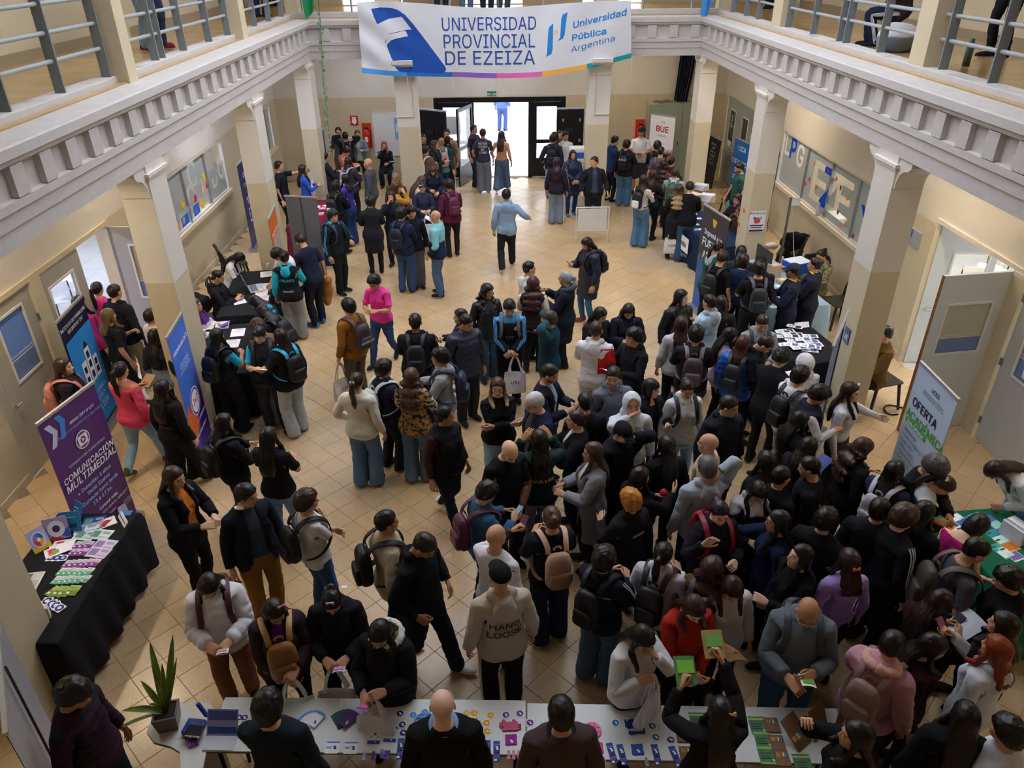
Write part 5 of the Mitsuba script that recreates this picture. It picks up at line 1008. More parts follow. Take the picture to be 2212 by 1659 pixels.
rollup('dark blue roll-up banner about the teacher institute beside the open left door', (-5.58, 8.80), (-5.66, 9.66), 1.86, lambda u, v: '141b3c',
       [(words('INSTITUTO DE FORMACIÓN', .044, .42, 1.72), 'e6ecf8', 'print'), (words('DOCENTE N° 247', .044, .44, 1.63), 'e6ecf8', 'print'), (poly_(sbox(.06, .15, .82, 1.50).buffer(.03)), '1f8fe6', 'blue_field'), (poly_(MultiPolygon([sbox(.25, .75, .40, 1.12), sbox(.42, .75, .58, 1.26), sbox(.60, .75, .74, 1.06)])), 'e8f0fb', 'building_drawing'), (poly_(MultiPolygon([sbox(.28, a, .36, a + .09) for a in (.8, .95)] + [sbox(.46, a, .54, a + .10) for a in (.8, .96, 1.1)] + [sbox(.63, a, .71, a + .09) for a in (.8, .92)])), '15224f', 'building_drawing'), (poly_([(.42, 1.26), (.58, 1.26), (.50, 1.36)]), '15224f', 'building_drawing'), (words('INAUGURAMOS', .058, .44, .60), 'a9d4fb', 'print'), (words('1 ESCUELA', .058, .44, .50), 'a9d4fb', 'print'), (words('EN 1 DÍA', .085, .44, .37), 'a9d4fb', 'print')])
rollup('light blue sé parte del 247 roll-up banner in front of the left column', (-3.97, 8.22), (-4.04, 8.95), 1.90, lambda u, v: lin('4a7ae0') * min(1, .6 + .5 * v) if v > .42 else lin('3f2f8c') if u > .45 + (v - .2) else lin('e87a3c') if v > .2 else lin('5a4ab0'),
       [(words('¡Sé parte del 247!', .056, .37, 1.62), 'eef4ff', 'print'), (words('Profesorado de Inglés\nProfesorado de Historia\nLic. en Educación Inicial\nTec. Sup. en Bibliotecología', .026, .37, 1.36, False), 'dbe7ff', 'print'), (disc(.40, .78, .20), 'f4f2fa', 'emblem'), (disc(.40, .78, .185), '6a58b8', 'emblem'), (disc(.40, .78, .155), 'f4f2fa', 'emblem'), (words('247', .09, .40, .80), 'd8483c', 'print'), (words('LA COMUNIDAD', .04, .50, .52, True), 'efeaff', 'print'), (words('¡Inscribite ahora!', .045, .36, .36, True), 'fff1e4', 'print')], back='c9ccd2')
rollup('orange and white roll-up banner with a photograph beside the left column', (-3.84, 12.60), (-3.93, 13.42), 1.95, lambda u, v: lin('d9682c') if v > .72 + .12 * u else lin('b8aaa6') * (.55 + .6 * meshkit.noise(np.array([[u * 7, v * 4, 1]]), 2)[0]), [(words('terapia ocupacional', .05, .40, 1.62), 'f6dccb', 'print')], back='3a3c40')
rollup('grey back of a roll-up banner beside the maroon table', (-3.30, 13.98), (-3.92, 14.12), 1.92, '70757c', [], back='6a6f76')
rollup('navy roll-up banner behind the left column by the window', (-5.45, 16.35), (-5.50, 17.25), 1.95, '25306e', [(words('UAI', .12, .45, 1.66), 'cfd8f4', 'print'), (words('Universidad Abierta\nInteramericana', .035, .45, 1.45, False), 'cfd8f4', 'print'), (words('CIENCIAS\n+ SALUD', .06, .45, 1.1), 'dfe6fa', 'print'), (poly_(sbox(.30, .62, .62, .92)), 'e4e8f4', 'print'), (poly_(sbox(.33, .65, .59, .89)), '25306e', 'print')])
rollup('bright blue striped roll-up banner beside the far left column', (-4.42, 19.2), (-4.30, 20.0), 1.95, lambda u, v: '2a4f9e' if int(v * 26) % 2 or v > .6 else '3f6cc0', [(words('Estudiá', .08, .4, 1.35), 'e8f0fb', 'print'), (words('tu futuro', .07, .4, 1.22), 'e8f0fb', 'print')])
rollup('dark blue Fuerza Aérea roll-up banner in front of the navy table', (3.74, 13.02), (3.94, 12.10), 1.98, lambda u, v: lin('2f3140') * (1 - (1 - v) * .2) if v > .52 else lin('2458a8') * (.7 + .8 * (.52 - v)),
       [(poly_([(.38, 1.83), (.42, 1.74), (.47, 1.86), (.52, 1.74), (.56, 1.83), (.50, 1.70), (.44, 1.70)]), 'd8b23c', 'emblem'), (words('Ingresá a la', .085, .47, 1.54), 'e4eefb', 'print'), (words('FUERZA', .135, .47, 1.36), 'dcecff', 'print'), (words('AÉREA', .135, .47, 1.15), 'dcecff', 'print')])
rollup('white oferta académica roll-up stand beside the open right door', (4.92, 7.52), (4.90, 6.68), 1.76, lambda u, v: 'b9c9dc',
       [(words('UCES', .05, .45, 1.60), '3a4a52', 'print'), (words('UNIVERSIDAD DE CIENCIAS\nEMPRESARIALES Y SOCIALES', .024, .45, 1.50, False), '4a5a62', 'print'), (words('OFERTA', .105, .36, 1.30), '22203a', 'print'), (words('ACADÉMICA', .105, .46, 1.14), '4f9e3c', 'print'), (poly_(sbox(.05, 1.0, .52, 1.065)), '4f9e3c', 'print'), (words('Sede Cañuelas', .04, .285, 1.03), 'e4f0e0', 'print')] + [(words('| ' + s, .05, .05, .92 - i * .075, False, 'l'), '3c4650', 'print') for i, s in enumerate(('Medicina', 'Kinesiología y Fisiatría', 'Nutrición', 'Veterinaria', 'Ingeniería Agronómica', 'Marketing', 'Dirección de Negocios', 'Relaciones Públicas', 'Abogacía'))])
rollup('blue and white roll-up banner turned sideways behind the paper covered table', (4.56, 8.74), (3.96, 7.75), 1.86, 'a4acb8', [], back='4a6aae')
rollup('white BUE roll-up banner in front of the far right cabinet', (4.42, 21.6), (4.98, 21.05), 1.92, lambda u, v: 'eef0f6' if v > .52 else ('3a2a2c', '8a6a5a', 'd8a83c', '2c2030')[int(u * 4) % 2 * 2 + int(v * 11) % 2], [(words('The', .05, .40, 1.75, False), '8a8a92', 'print'), (words('BUE', .15, .40, 1.56), 'b0203a', 'print'), (words('Trainers', .05, .40, 1.38, False), '8a8a92', 'print')])
rollup('grey backed roll-up banner beside the far right column', (5.16, 20.1), (5.02, 19.3), 1.62, '4a4c50', [], back='55585c')
rollup('bright blue ICA roll-up banner in front of the green doors', (6.18, 19.45), (6.34, 18.55), 1.72, '1f66b8', [(words('ICA', .11, u, v), 'dce8f8', 'print') for u, v in ((.5, 1.52), (.25, 1.18), (.72, 1.18), (.25, .8), (.72, .8))] + [(disc(u - .16, v, .06, hole=.045), 'dce8f8', 'emblem') for u, v in ((.45, 1.52), (.2, 1.18), (.67, 1.18))])
rollup('black roll-up banner with a pale smoky pattern at the bottom left corner', (-3.62, 3.92), (-3.02, 2.95), 1.86, lambda u, v: np.clip(lin('17151a') + .25 * max(0, meshkit.fbm(np.array([[u * 5, v * 6, 2]]), 3, 6)[0] - .52) * 2, 0, 1), [])
# other signs
k = thing('poster', 'small white poster reading que sea ley on the right column', 'poster'); M, L = plane((4.80 + .05, 13.762), (5.18, 13.762)); put(k + '__sheet', flat(rect(0, .31, 1.19, 1.61), M, .002), 'e9e6ee', 'paper', False)
prints(k, M, [(words('QUE SEA LEY', .036, .155, 1.56), '2a2440', 'print'), (disc(.155, 1.42, .06), 'c8404c', 'print'), (disc(.10, 1.47, .028), '3a7ac0', 'print'), (disc(.21, 1.47, .03), '5ab0d8', 'print'), (rect(.03, .28, 1.315, 1.34), '4a4460', 'print'), (rect(.05, .26, 1.28, 1.295), '4a4460', 'print'), (rect(.02, .29, 1.21, 1.245), '2f2a66', 'print')])
k = thing('butterfly_sticker', 'orange butterfly stickers on the inner face of the right column', 'sticker', 'orange butterflies on the right column'); put(k, boxat(4.822, 4.83, 14.02, 14.10, 1.49, 1.56), 'd8602c', 'paper', False)
k = thing('butterfly_sticker', 'orange butterfly stickers on the inner face of the right column', 'sticker', 'orange butterflies on the right column'); put(k, boxat(4.822, 4.83, 14.17, 14.25, 1.16, 1.23), 'd8602c', 'paper', False)
k = thing('wall_plaque', 'grey plastic plaque on the wall beside the right doorway', 'plaque'); solid(k + '__plate', boxat(WR_ - .02, WR_, 11.06, 11.46, 1.80, 2.06, .006), '9ba3a8'); solid(k + '__logo', boxat(WR_ - .024, WR_ - .02, 11.30, 11.42, 1.93, 2.04), '3a6aa8')
k = thing('wall_plaque', 'small blue plaque low on the inner face of the nearest right column', 'plaque'); solid(k + '__plate', boxat(4.815, 4.83, 9.05, 9.2, 1.2, 1.42), '4a6484'); solid(k + '__emblem', boxat(4.812, 4.815, 9.08, 9.16, 1.25, 1.33), 'a8bcd0')
k = thing('chalkboard', 'black chalkboard sign leaning against the far right wall', 'chalkboard'); M0, L = plane((6.02, 21.55), (6.12, 20.85)); MM_ = lambda q: M0(np.asarray(q)) + np.asarray(q)[:, 1:2] * V3(.10, .05, 0)
solid(k + '__board', panel(MM_, 0, L, .02, 1.30, -.02, 0), '23252a'); solid(k + '__frame', frame_mesh(0, L, .02, 1.30, .03, -.025, .008, MM_), '1a1a1c')
prints(k, MM_, [(words(s, .05, L / 2, 1.15 - i * .1, False), 'a8acb0', 'print') for i, s in enumerate(('FERIA DEL', 'LIBRO', 'CHARLAS', 'Y TALLERES', 'AULA 12', '10 A 18 HS'))])
k = thing('signpost', 'grey metal pole with a small sign beside the uniform table', 'pole'); put(k + '__pole', tube_([(5.72, 14.1, 0), (5.72, 14.1, 1.75)], .025, 10), '8a9098', 'metal', True); solid(k + '__base', boxat(5.55, 5.89, 13.95, 14.25, 0, .03, .01), '4a4e54'); put(k + '__sign', boxat(5.72, 5.90, 14.08, 14.095, 1.60, 1.75), 'e4e8ee', 'paper', False); put(k + '__cable', tube_(spline([(5.74, 14.08, 1.6), (5.86, 14.0, 1.0), (5.8, 13.7, .8), (5.7, 13.3, .78)], 14), .006, 6), 'd0d0cc', 'matte', True)
for i, (pts, lab) in enumerate((([(5.24, 14.6, 2.1), (5.30, 14.8, 1.4), (5.33, 14.9, .7), (5.5, 15.2, .02)], 'thin black cable hanging down beside the right column with the poster'), ([(6.6, 17.6, 2.2), (6.55, 17.3, 1.9), (6.52, 17.2, 1.1), (6.5, 17.1, .05)], 'thin black cable hanging in front of the right window'), ([(6.9, 9.9, .02), (6.5, 9.7, .015), (6.1, 9.2, .015), (5.8, 9.35, .015), (5.7, 9.15, .015), (5.85, 9.1, .015)], 'black cable lying on the floor through the right doorway'))):
    k = thing('cable', lab, 'cable'); put(k, tube_(spline(pts, 30), .010 if i == 2 else .008, 6), '1b1b1d', 'matte', True)
k = thing('info_kiosk', 'white hand gel dispenser stand behind the students by the right entrance column', 'dispenser stand'); solid(k + '__stand', boxat(2.02, 2.40, 19.4, 19.7, 0, 1.15, .02), 'dfe4ec'); solid(k + '__head', boxat(1.98, 2.44, 19.36, 19.72, 1.15, 1.52, .04), 'e8edf4'); solid(k + '__screen', boxat(2.08, 2.34, 19.35, 19.362, 1.27, 1.42, .005), '2f66c0', 'glossy'); solid(k + '__poster', boxat(2.06, 2.36, 19.39, 19.402, .62, 1.0), '4a58a8', 'paper')
k = thing('plastic_crate', 'white plastic barrier standing behind the man in the black jacket', 'barrier'); put(k + '__frame', merge(tube_([(1.88, 16.6, .02), (1.88, 16.6, .85), (2.62, 16.6, .85), (2.62, 16.6, .02)], .02, 8), tube_([(1.88, 16.6, .3), (2.62, 16.6, .3)], .015, 8)), 'd4d4d0', 'satin', True); solid(k + '__panel', boxat(1.92, 2.58, 16.59, 16.61, .3, .82), 'd8d8d2')
# ---------------------------------------------------------------- tables and what lies on them
def Rz(v, deg, x, y, z=0): a = math.radians(deg); v = np.asarray(v, float); return np.stack([v[:, 0] * math.cos(a) - v[:, 1] * math.sin(a) + x, v[:, 0] * math.sin(a) + v[:, 1] * math.cos(a) + y, v[:, 2] + z], 1)
def leg_tubes(k, x, y, w, d, rot, h=.72, c='2a2b2e'):
    for sx in (-1, 1):
        for sy in (-1, 1): put(k + '__leg', (Rz(tube_([(sx * (w / 2 - .08), sy * (d / 2 - .06), 0), (sx * (w / 2 - .08), sy * (d / 2 - .06), h)], .016, 8)[0], rot, x, y), tube_([(0, 0, 0), (0, 0, 1)], .016, 8)[1]), c, 'metal')
def clothed(name, label, x, y, w, d, rot, c, drop=(.70,) * 4, h=.75):
    """A folding table under a cloth that hangs down by drop on its four sides (-y, +x, +y, -x) in soft folds."""
    k = thing(name, label, 'table'); leg_tubes(k, x, y, w, d, rot); v, f = boxat(-w / 2 + .01, w / 2 - .01, -d / 2 + .01, d / 2 - .01, h - .04, h - .006); put(k + '__board', (Rz(v, rot, x, y), f), '55565a', 'matte', False)
    n = 26; per = []
    for s, (a, b) in enumerate((((-1, -1), (1, -1)), ((1, -1), (1, 1)), ((1, 1), (-1, 1)), ((-1, 1), (-1, -1)))):
        m = n if s % 2 == 0 else max(10, int(n * d / w))
        for i in range(m): t = i / m; per.append((a[0] + (b[0] - a[0]) * t, a[1] + (b[1] - a[1]) * t, s, t))
    P = np.array([(p[0] * w / 2, p[1] * d / 2) for p in per]); nrm_ = np.array([nrm(V3(p[0] if abs(p[0]) > .999 else 0, p[1] if abs(p[1]) > .999 else 0, 0))[:2] for p in per]); dr_ = np.array([drop[p[2]] * (1 - 0) for p in per]); ph = np.arange(len(per))
    rows = [np.c_[P * .5, np.full(len(P), h)], np.c_[P - nrm_ * .02, np.full(len(P), h)], np.c_[P + nrm_ * .004, np.full(len(P), h - .012)]]
    for t in (.25, .5, .75, 1.0): rows.append(np.c_[P + nrm_ * (.012 + t * (.05 + .035 * np.sin(ph * 1.35)) + .0)[:, None], h - .012 - dr_ * t + .012 * np.sin(ph * .9) * t])
    V = np.vstack(rows); m = len(P); F = [[r * m + i, r * m + (i + 1) % m, (r + 1) * m + (i + 1) % m, (r + 1) * m + i] for r in range(len(rows) - 1) for i in range(m)]
    V = np.vstack([V, [[0, 0, h]]]); F = np.array([[a, d_, c_, b] for a, b, c_, d_ in F]); ft = np.array([[len(V) - 1, i, (i + 1) % m] for i in range(m)])
    F3 = np.vstack([F[:, [0, 1, 2]], F[:, [0, 2, 3]], ft]); V[:, 2] += .0 * V[:, 0]
    put(k + '__cloth', (Rz(V, rot, x, y), F3), npaint(c, V * 3, .10), 'cloth', True); return k
def sheet(label, x, y, w, l, rot, c, marks=(), z=.753, name='leaflet', group=None, t=.002, cat=None):
    k = thing(name, label, cat or name.replace('_', ' '), group); v, f = boxat(-w / 2, w / 2, -l / 2, l / 2, 0, t); key = k + '__sheet' if marks else k; put(key, (Rz(v, rot, x, y, z), f), c, 'paper', False)
    for i, (vf, cc) in enumerate(marks): v, f = vf; put(k + '__print', (Rz(np.c_[v * [w, l], np.full(len(v), t + .0008 + .0006 * i)], rot, x, y, z), f), cc, 'print', False)
    return k
Q = lambda u0, u1, v0, v1: rect(u0 - .5, u1 - .5, v0 - .5, v1 - .5)
QF = lambda g: poly_(g)
DSC = lambda r, a=1.0: poly_(affinity.scale(Point(0, 0).buffer(r, 7), 1, a))
TAIL = poly_([(-.26, .24), (.12, .26), (.34, -.2), (.28, -.28), (-.02, -.28), (-.12, -.1), (.05, -.02), (-.2, .1)])
# the laptop table on the left
clothed('table', 'long table under a black cloth at the lower left with a laptop and flyers', -4.30, 5.50, 1.76, .86, 90, '1b1c20', (.66, .08, .68, .66))
def laptop(label, x, y, rot, scr, z=.756):
    k = thing('laptop', label, 'laptop'); v, f = boxm(.36, .25, .018, .006); put(k + '__base', (Rz(v, rot, x, y, z + .009), f), 'b9bcc2', 'metal'); v, f = boxat(-.155, .155, -.02, .10, .018, .020); put(k + '__keyboard', (Rz(v, rot, x, y, z), f), '3a3c42', 'satin', False)
    for i in range(5):
        for j in range(12): v, f = boxat(-.150 + j * .0255, -.150 + j * .0255 + .021, -.016 + i * .0235, .003 + i * .0235, .020, .0225); put(k + '__key', (Rz(v, rot, x, y, z), f), '6c6f76', 'satin', False)
    v, f = boxat(-.06, .06, -.11, -.035, .018, .0185); put(k + '__touchpad', (Rz(v, rot, x, y, z), f), 'a6a9b0', 'satin', False)
    v, f = boxm(.36, .012, .24, .005); v = v + [0, 0, .12]; v = v @ rot_x(-18).T + [0, .125, .016]; put(k + '__lid', (Rz(v, rot, x, y, z), f), '8b8e94', 'metal')
    v, f = boxat(-.17, .17, -.0085, -.0065, .012, .232); v = v @ rot_x(-18).T + [0, .125, .016]; scene[k + '__screen'] = mikit.ply((Rz(v, rot, x, y, z), f), 'screen_' + scr)
def rot_x(d): return rot((1, 0, 0), d)
for nm, c in (('violet', (.10, .11, .36)), ('white', (.75, .8, .95))): scene['screen_' + nm] = two(pr(c, .25))
laptop('open silver laptop with a violet screen on the black cloth near the column', -4.50, 5.30, 97, 'violet')
FL = dict(purple=[(-4.275, 5.873), (-4.218, 5.871), (-4.165, 5.876), (-4.269, 5.772), (-4.218, 5.770), (-4.170, 5.775), (-4.247, 5.602), (-4.196, 5.606), (-4.144, 5.611), (-4.089, 5.609), (-4.037, 5.614), (-3.982, 5.612)], green=[(-4.249, 5.495), (-4.195, 5.493), (-4.149, 5.497), (-4.091, 5.489), (-4.042, 5.487), (-3.991, 5.492), (-4.244, 5.384), (-4.186, 5.382), (-4.135, 5.386), (-4.089, 5.390), (-4.040, 5.389), (-3.976, 5.393)], lime=[(-4.196, 5.233), (-4.139, 5.231), (-4.091, 5.229), (-4.022, 5.238)])
for nm, c, c2, lab in (('purple', 'ddd2e4', '8a3a8e', 'small purple and white flyer in the rows on the laptop table'), ('green', 'dcebe0', '5aa882', 'small green and white flyer in the rows on the laptop table'), ('lime', 'a8bc3a', '6e8f2a', 'lime green flyer in the fan on the laptop table')):
    for i, (x, y) in enumerate(FL[nm]): sheet(lab, x, y, .075 if nm != 'lime' else .11, .105 if nm != 'lime' else .13, -12 if nm != 'lime' else -30 + 8 * i, c, [(Q(.0, 1.0, .0, .52), c2), (Q(.1, .35, .15, .35), 'e8e0ec'), (Q(.1, .9, .62, .68), 'a8a0b0'), (Q(.1, .7, .78, .83), 'a8a0b0')], z=.753 + (.002 * i if nm == 'lime' else 0), name='flyer', group=f'{nm} flyers on the laptop table')
for (x, y), r, c, lab in (((-4.005, 5.871), -12, 'd6c3e6', 'lilac printed sheet farther along the right edge of the laptop table'), ((-4.015, 5.757), -12, 'd2bfe4', 'lilac printed sheet nearer along the right edge of the laptop table'), ((-4.267, 6.019), -10, 'cfe4dc', 'mint printed sheet left of the other on the laptop table'), ((-4.111, 6.027), -10, 'cfe4dc', 'mint printed sheet at the right edge of the laptop table'), ((-4.304, 6.119), 15, 'dfe6f4', 'blue and white leaflet at the far end of the laptop table'), ((-4.278, 6.242), 10, '2b3f86', 'dark blue leaflet with white dots at the far end of the laptop table'), ((-4.149, 6.201), 35, 'f0ece6', 'white leaflet with a red drawing at the far end of the laptop table')):
    sheet(lab, x, y, .22, .15, r, c, [(Q(.08, .45, .2, .8), '8a78a8' if c[0] == 'd' else '5f9a8a'), (Q(.55, .92, .55, .8), '9aa0b4'), (Q(.52, .94, .2, .3), 'b0aac0')] if c != 'f0ece6' else [(poly_([(-.3, -.2), (.1, .3), (.35, .1), (.0, -.3)]), 'd0283c'), (Q(.1, .5, .1, .2), '3a3a40')], name='leaflet')
for i, (x, y) in enumerate([(-4.448, 5.792), (-4.426, 5.831), (-4.424, 5.886)]): sheet('white leaflet with bright letters in the fan beside the folders' if i == 0 else 'white leaflet under the bright fan beside the folders' if i == 1 else 'white leaflet at the far end of the bright fan beside the folders', x, y, .15, .21, -55 - 12 * i, 'eeeaf0', [(Q(.15, .85, .15, .45), 'e07a4a'), (Q(.2, .6, .2, .5), 'c83a7a'), (Q(.4, .8, .3, .6), '7aa84a')], z=.753 + .003 * (2 - i))
for i, (x, y) in enumerate([(-4.454, 5.693), (-4.394, 5.691), (-4.334, 5.689)]): sheet('white label with a round blue emblem in the strip of three', x, y, .085, .085, 5, 'e9ecf4', [(DSC(.42), '28347c'), (DSC(.2), 'c8d0e8')], name='sticker', group='strip of three round emblem stickers')
for i, (x, y) in enumerate([(-4.203, 5.117), (-4.142, 5.081), (-4.092, 5.057), (-4.042, 5.022)]): sheet('white and navy round sticker in the fan near the pen holder', x, y, .09, .09, 20 * i, 'eceef4', [(DSC(.44), '3a3a78'), (DSC(.22), 'dfe3f0')], z=.753 + .002 * i, name='sticker', group='fan of round stickers near the pen holder')
sheet('white printed sheet lying at the near left end of the laptop table', -4.354, 5.027, .21, .30, 80, 'eceaf0', [(Q(.1, .9, .8, .84), '8a8a90'), (Q(.1, .8, .7, .73), '8a8a90'), (Q(.1, .85, .6, .63), '8a8a90')], name='sheet_of_paper', cat='paper')
def upright(label, x, y, rot, w, h, c, marks, tilt=-18):
    k = thing('folder', label, 'folder'); v, f = boxm(w, .008, h); v = (v + [0, 0, h / 2]) @ rot_x(tilt).T; put(k + '__cover', (Rz(v, rot, x, y, .754), f), c, 'paper', False)
    for i, (vf, cc) in enumerate(marks): q, f = vf; v = np.c_[q[:, :1] * w, np.full(len(q), -.0055 - .0008 * i), (q[:, 1:] + .5) * h] @ rot_x(tilt).T; put(k + '__print', (Rz(v, rot, x, y, .754), f), cc, 'print', False)
_wh = [(DSC(.36), 'dfe2f0'), (poly_(Point(0, 0).buffer(.3, 6).intersection(sbox(0, 0, 1, 1))), '2f6fc0'), (poly_(Point(0, 0).buffer(.3, 6).intersection(sbox(-1, -1, 0, 0))), 'd8384a'), (poly_(Point(0, 0).buffer(.3, 6).intersection(sbox(0, -1, 1, 0))), 'e2b62c'), (poly_(Point(0, 0).buffer(.3, 6).intersection(sbox(-1, 0, 0, 1))), '8a78c0'), (DSC(.1), 'f0f0f6')]
upright('standing folder with a coloured wheel and a yellow tip beside the laptop', -4.585, 5.817, 55, .17, .24, 'b0b8e0', [(Q(0, 1, 0, .22), 'e0c02a')] + _wh); upright('standing lilac folder with a coloured wheel behind the bright leaflets', -4.504, 5.964, 20, .22, .24, 'a79ad0', [(poly_([(-.5, -.5), (.2, -.5), (-.1, -.2)]), 'c8304a'), (poly_([(.1, -.3), (.5, -.5), (.5, 0)]), '2f5fb0')] + _wh[:1] + [(DSC(.16), '3a3a60')])
upright('standing teal folder behind the lilac one on the laptop table', -4.429, 6.081, 8, .20, .22, '2a86b4', [(Q(.1, .8, .7, .74), 'bfe0f0'), (Q(.4, .8, .2, .4), '1a4a70')]); upright('blue leaflet standing on a clip holder at the far left of the laptop table', -4.475, 6.272, -35, .14, .20, '3a8ad8', [(Q(.1, .6, .6, .66), 'e0f0ff'), (Q(.1, .8, .4, .46), 'e0f0ff')], -25)
upright('folded white name card standing at the far right corner of the laptop table', -3.979, 6.210, -52, .24, .07, 'e8eaf0', [(Q(.1, .9, .4, .6), '5a6a90')], -40); sheet('small blue card behind the name card on the laptop table', -3.992, 6.360, .12, .08, 0, '3f78b0', (), name='card')
k = thing('pen_holder', 'clear acrylic holder with pink pens at the near end of the laptop table', 'pen holder'); v, f = boxm(.10, .07, .13, .006); put(k + '__cup', (Rz(v, 25, -4.115, 4.909, .82), f), 'cfcac0', 'glossy')
for i in range(3): a = tube_([(0, .0, .80), (-.02 - .03 * i, .02 * i, 1.0)], .006, 6); put(k + '__pen', (Rz(a[0], 25 + 20 * i, -4.115, 4.909), a[1]), 'd02c6a' if i < 2 else 'c8c8d0', 'glossy')
# the white tables in front
def plain_table(label, x0, x1, y, d, rot, c='d3dad9'):
    w = x1 - x0; xc = (x0 + x1) / 2; k = thing('table', label, 'table'); v, f = boxm(w, d, .028, .004); put(k + '__top', (Rz(v, rot, xc, y, .738), f), c, 'satin'); v, f = boxm(w + .002, d + .002, .016); put(k + '__edge', (Rz(v, rot, xc, y, .735), f), '6a6258', 'satin', False); leg_tubes(k, xc, y, w, d, rot, .72, '1f2022')
plain_table('long white table at the bottom of the hall with stickers and cut out shapes', -2.25, .172, 3.735, .47, -2.6); plain_table('white table continuing to the right with notebooks and green leaflets', .178, 2.66, 3.59, .47, -3.0)
k = thing('desk', 'pale curved desk at the bottom left carrying the plant', 'desk'); _d = Polygon([(-2.75, 3.86), (-2.62, 3.96), (-2.36, 3.98), (-2.30, 3.90), (-2.24, 3.42), (-2.20, 2.6), (-2.34, 2.6), (-2.38, 3.45), (-2.43, 3.57), (-2.52, 3.62), (-2.66, 3.66), (-2.74, 3.74)]).buffer(.02, 4).buffer(-.005); v, f = extr(_d, .03); put(k + '__top', (v + [0, 0, .715], f), 'd9dcd4', 'satin', False)
put(k + '__edge', (extr(_d.buffer(.003), .018)[0] + [0, 0, .72], extr(_d.buffer(.003), .018)[1]), '8f856f', 'satin', False); put(k + '__side_panel', boxat(-2.30, -2.27, 2.7, 3.85, 0, .715), 'a0917a', 'satin', False)
k = thing('chair', 'grey metal framed chair tucked in at the curved desk', 'chair'); put(k + '__frame', tube_(spline([(-2.75, 3.05, .0), (-2.75, 3.1, .62), (-2.70, 3.14, .66), (-2.45, 3.14, .66), (-2.40, 3.1, .62), (-2.40, 3.05, 0)], 20), .012, 8), '9aa0a2', 'metal', True); put(k + '__seat', boxat(-2.76, -2.40, 2.7, 3.08, .42, .45, .01), '3a3c40', 'satin')
# plant
k = thing('snake_plant', 'snake plant in a square grey pot on the curved desk', 'plant'); px_, py_ = -2.60, 3.80
v, f = extr(sbox(-.09, -.09, .09, .09).difference(sbox(-.075, -.075, .075, .075)), .16); v = v * np.c_[1 + .25 * (v[:, 2] / .16 - 1) * .8, 1 + .25 * (v[:, 2] / .16 - 1) * .8, np.ones(len(v))]; put(k + '__pot', (Rz(v, 12, px_, py_, .746), f), '5c5a57', 'satin', False); v, f = boxm(.15, .15, .02); put(k + '__soil', (Rz(v, 12, px_, py_, .885), f), '2e241c', 'matte', False); v, f = boxm(.14, .14, .02); put(k + '__pot_base', (Rz(v, 12, px_, py_, .757), f), '4e4c4a', 'satin', False)
for i, (dx, dy, L, w, bend) in enumerate(((-.12, .28, .62, .030, .05), (.05, .36, .60, .030, -.02), (.13, .18, .50, .040, .0), (-.02, .25, .42, .022, .02), (-.20, .12, .38, .026, .12), (-.30, -.02, .34, .030, .35), (-.36, -.12, .40, .026, .55), (.09, .10, .36, .026, .03), (-.10, .20, .40, .022, .06), (.02, .02, .30, .034, .02), (.12, .30, .44, .018, .0), (-.05, -.06, .26, .030, .15))):
    t = np.linspace(0, 1, 9)[:, None]; d_ = V3(dx, dy, 0); n_ = np.linalg.norm(d_) + 1e-6; hor = d_ / n_; mid = V3(px_ + dx * .08, py_ + dy * .08, .89) + t * L * (hor * min(.9, n_ * 1.5 + bend * .6) + V3(0, 0, 1) * max(.15, 1 - n_ * .7 - bend)) - V3(0, 0, 1) * (t ** 2) * bend * L * .8 + hor * t ** 2 * bend * .2; sd = nrm(np.cross(hor + V3(0, 0, .01), [0, 0, 1]) + V3(0, 0, .25 * (i % 3 - 1))); ww = w * np.interp(t, [0, .15, .55, .85, 1], [.6, .9, 1, .6, .03]); cup = nrm(np.cross(sd, V3(hor[0] * .3, hor[1] * .3, 1)))
    rows = [mid + sd * ww * s + cup * w * .35 * abs(s) for s in (-1, -.78, -.3, .3, .78, 1)]; v = np.stack(rows, 1).reshape(-1, 3); f = np.array([[r * 6 + j, r * 6 + j + 1, r * 6 + 7 + j, r * 6 + 6 + j] for r in range(8) for j in range(5)])
    cc = np.tile(lin('5a6f2c'), (len(v), 1)); cc[np.arange(len(v)) % 6 % 5 == 0] = lin('b9ae4c'); put(k + '__leaf', (v, f), np.clip(cc * (.8 + .5 * meshkit.noise(v * [60, 60, 60], 2))[:, None], 0, 1), 'satin', True)
# electronics beside the plant
k = thing('electronics_kit', 'blue and black electronics kit with lit buttons beside the plant', 'electronics'); v, f = boxm(.15, .13, .05, .01); put(k + '__box', (Rz(v, -8, -2.386, 3.740, .772), f), '23408c', 'satin'); v, f = boxm(.13, .10, .012, .004); put(k + '__board', (Rz(v, -8, -2.362, 3.687, .803), f), '1d1f2c', 'glossy'); v, f = boxm(.03, .025, .16, .006); put(k + '__arm', (Rz(v @ rot((0, 1, 0), -15).T, 0, -2.335, 3.830, .86), f), '2340a8', 'satin')
for i in range(8): v, f = boxm(.010, .010, .01); put(k + '__button', (Rz(v + [-.055 + .0155 * i, -.045, 0], -8, -2.357, 3.680, .814), f), ('e83a3a', 'e8c83a', '3ac85a', 'e8e8e8')[i % 4], 'glossy', False)
k = thing('battery_box', 'small purple battery box on the curved desk', 'box'); 
for i in range(3): v, f = boxm(.022, .07, .025, .006); put(k + '__cell', (Rz(v + [-.024 + .024 * i, 0, 0], 20, -2.357, 3.625, .76), f), '8a3ab4', 'satin')
put(k + '__wire', tube_(spline([(-2.356, 3.630, .775), (-2.411, 3.650, .76), (-2.459, 3.698, .765), (-2.443, 3.750, .78)], 14), .004, 6), '22242c', 'matte', True)
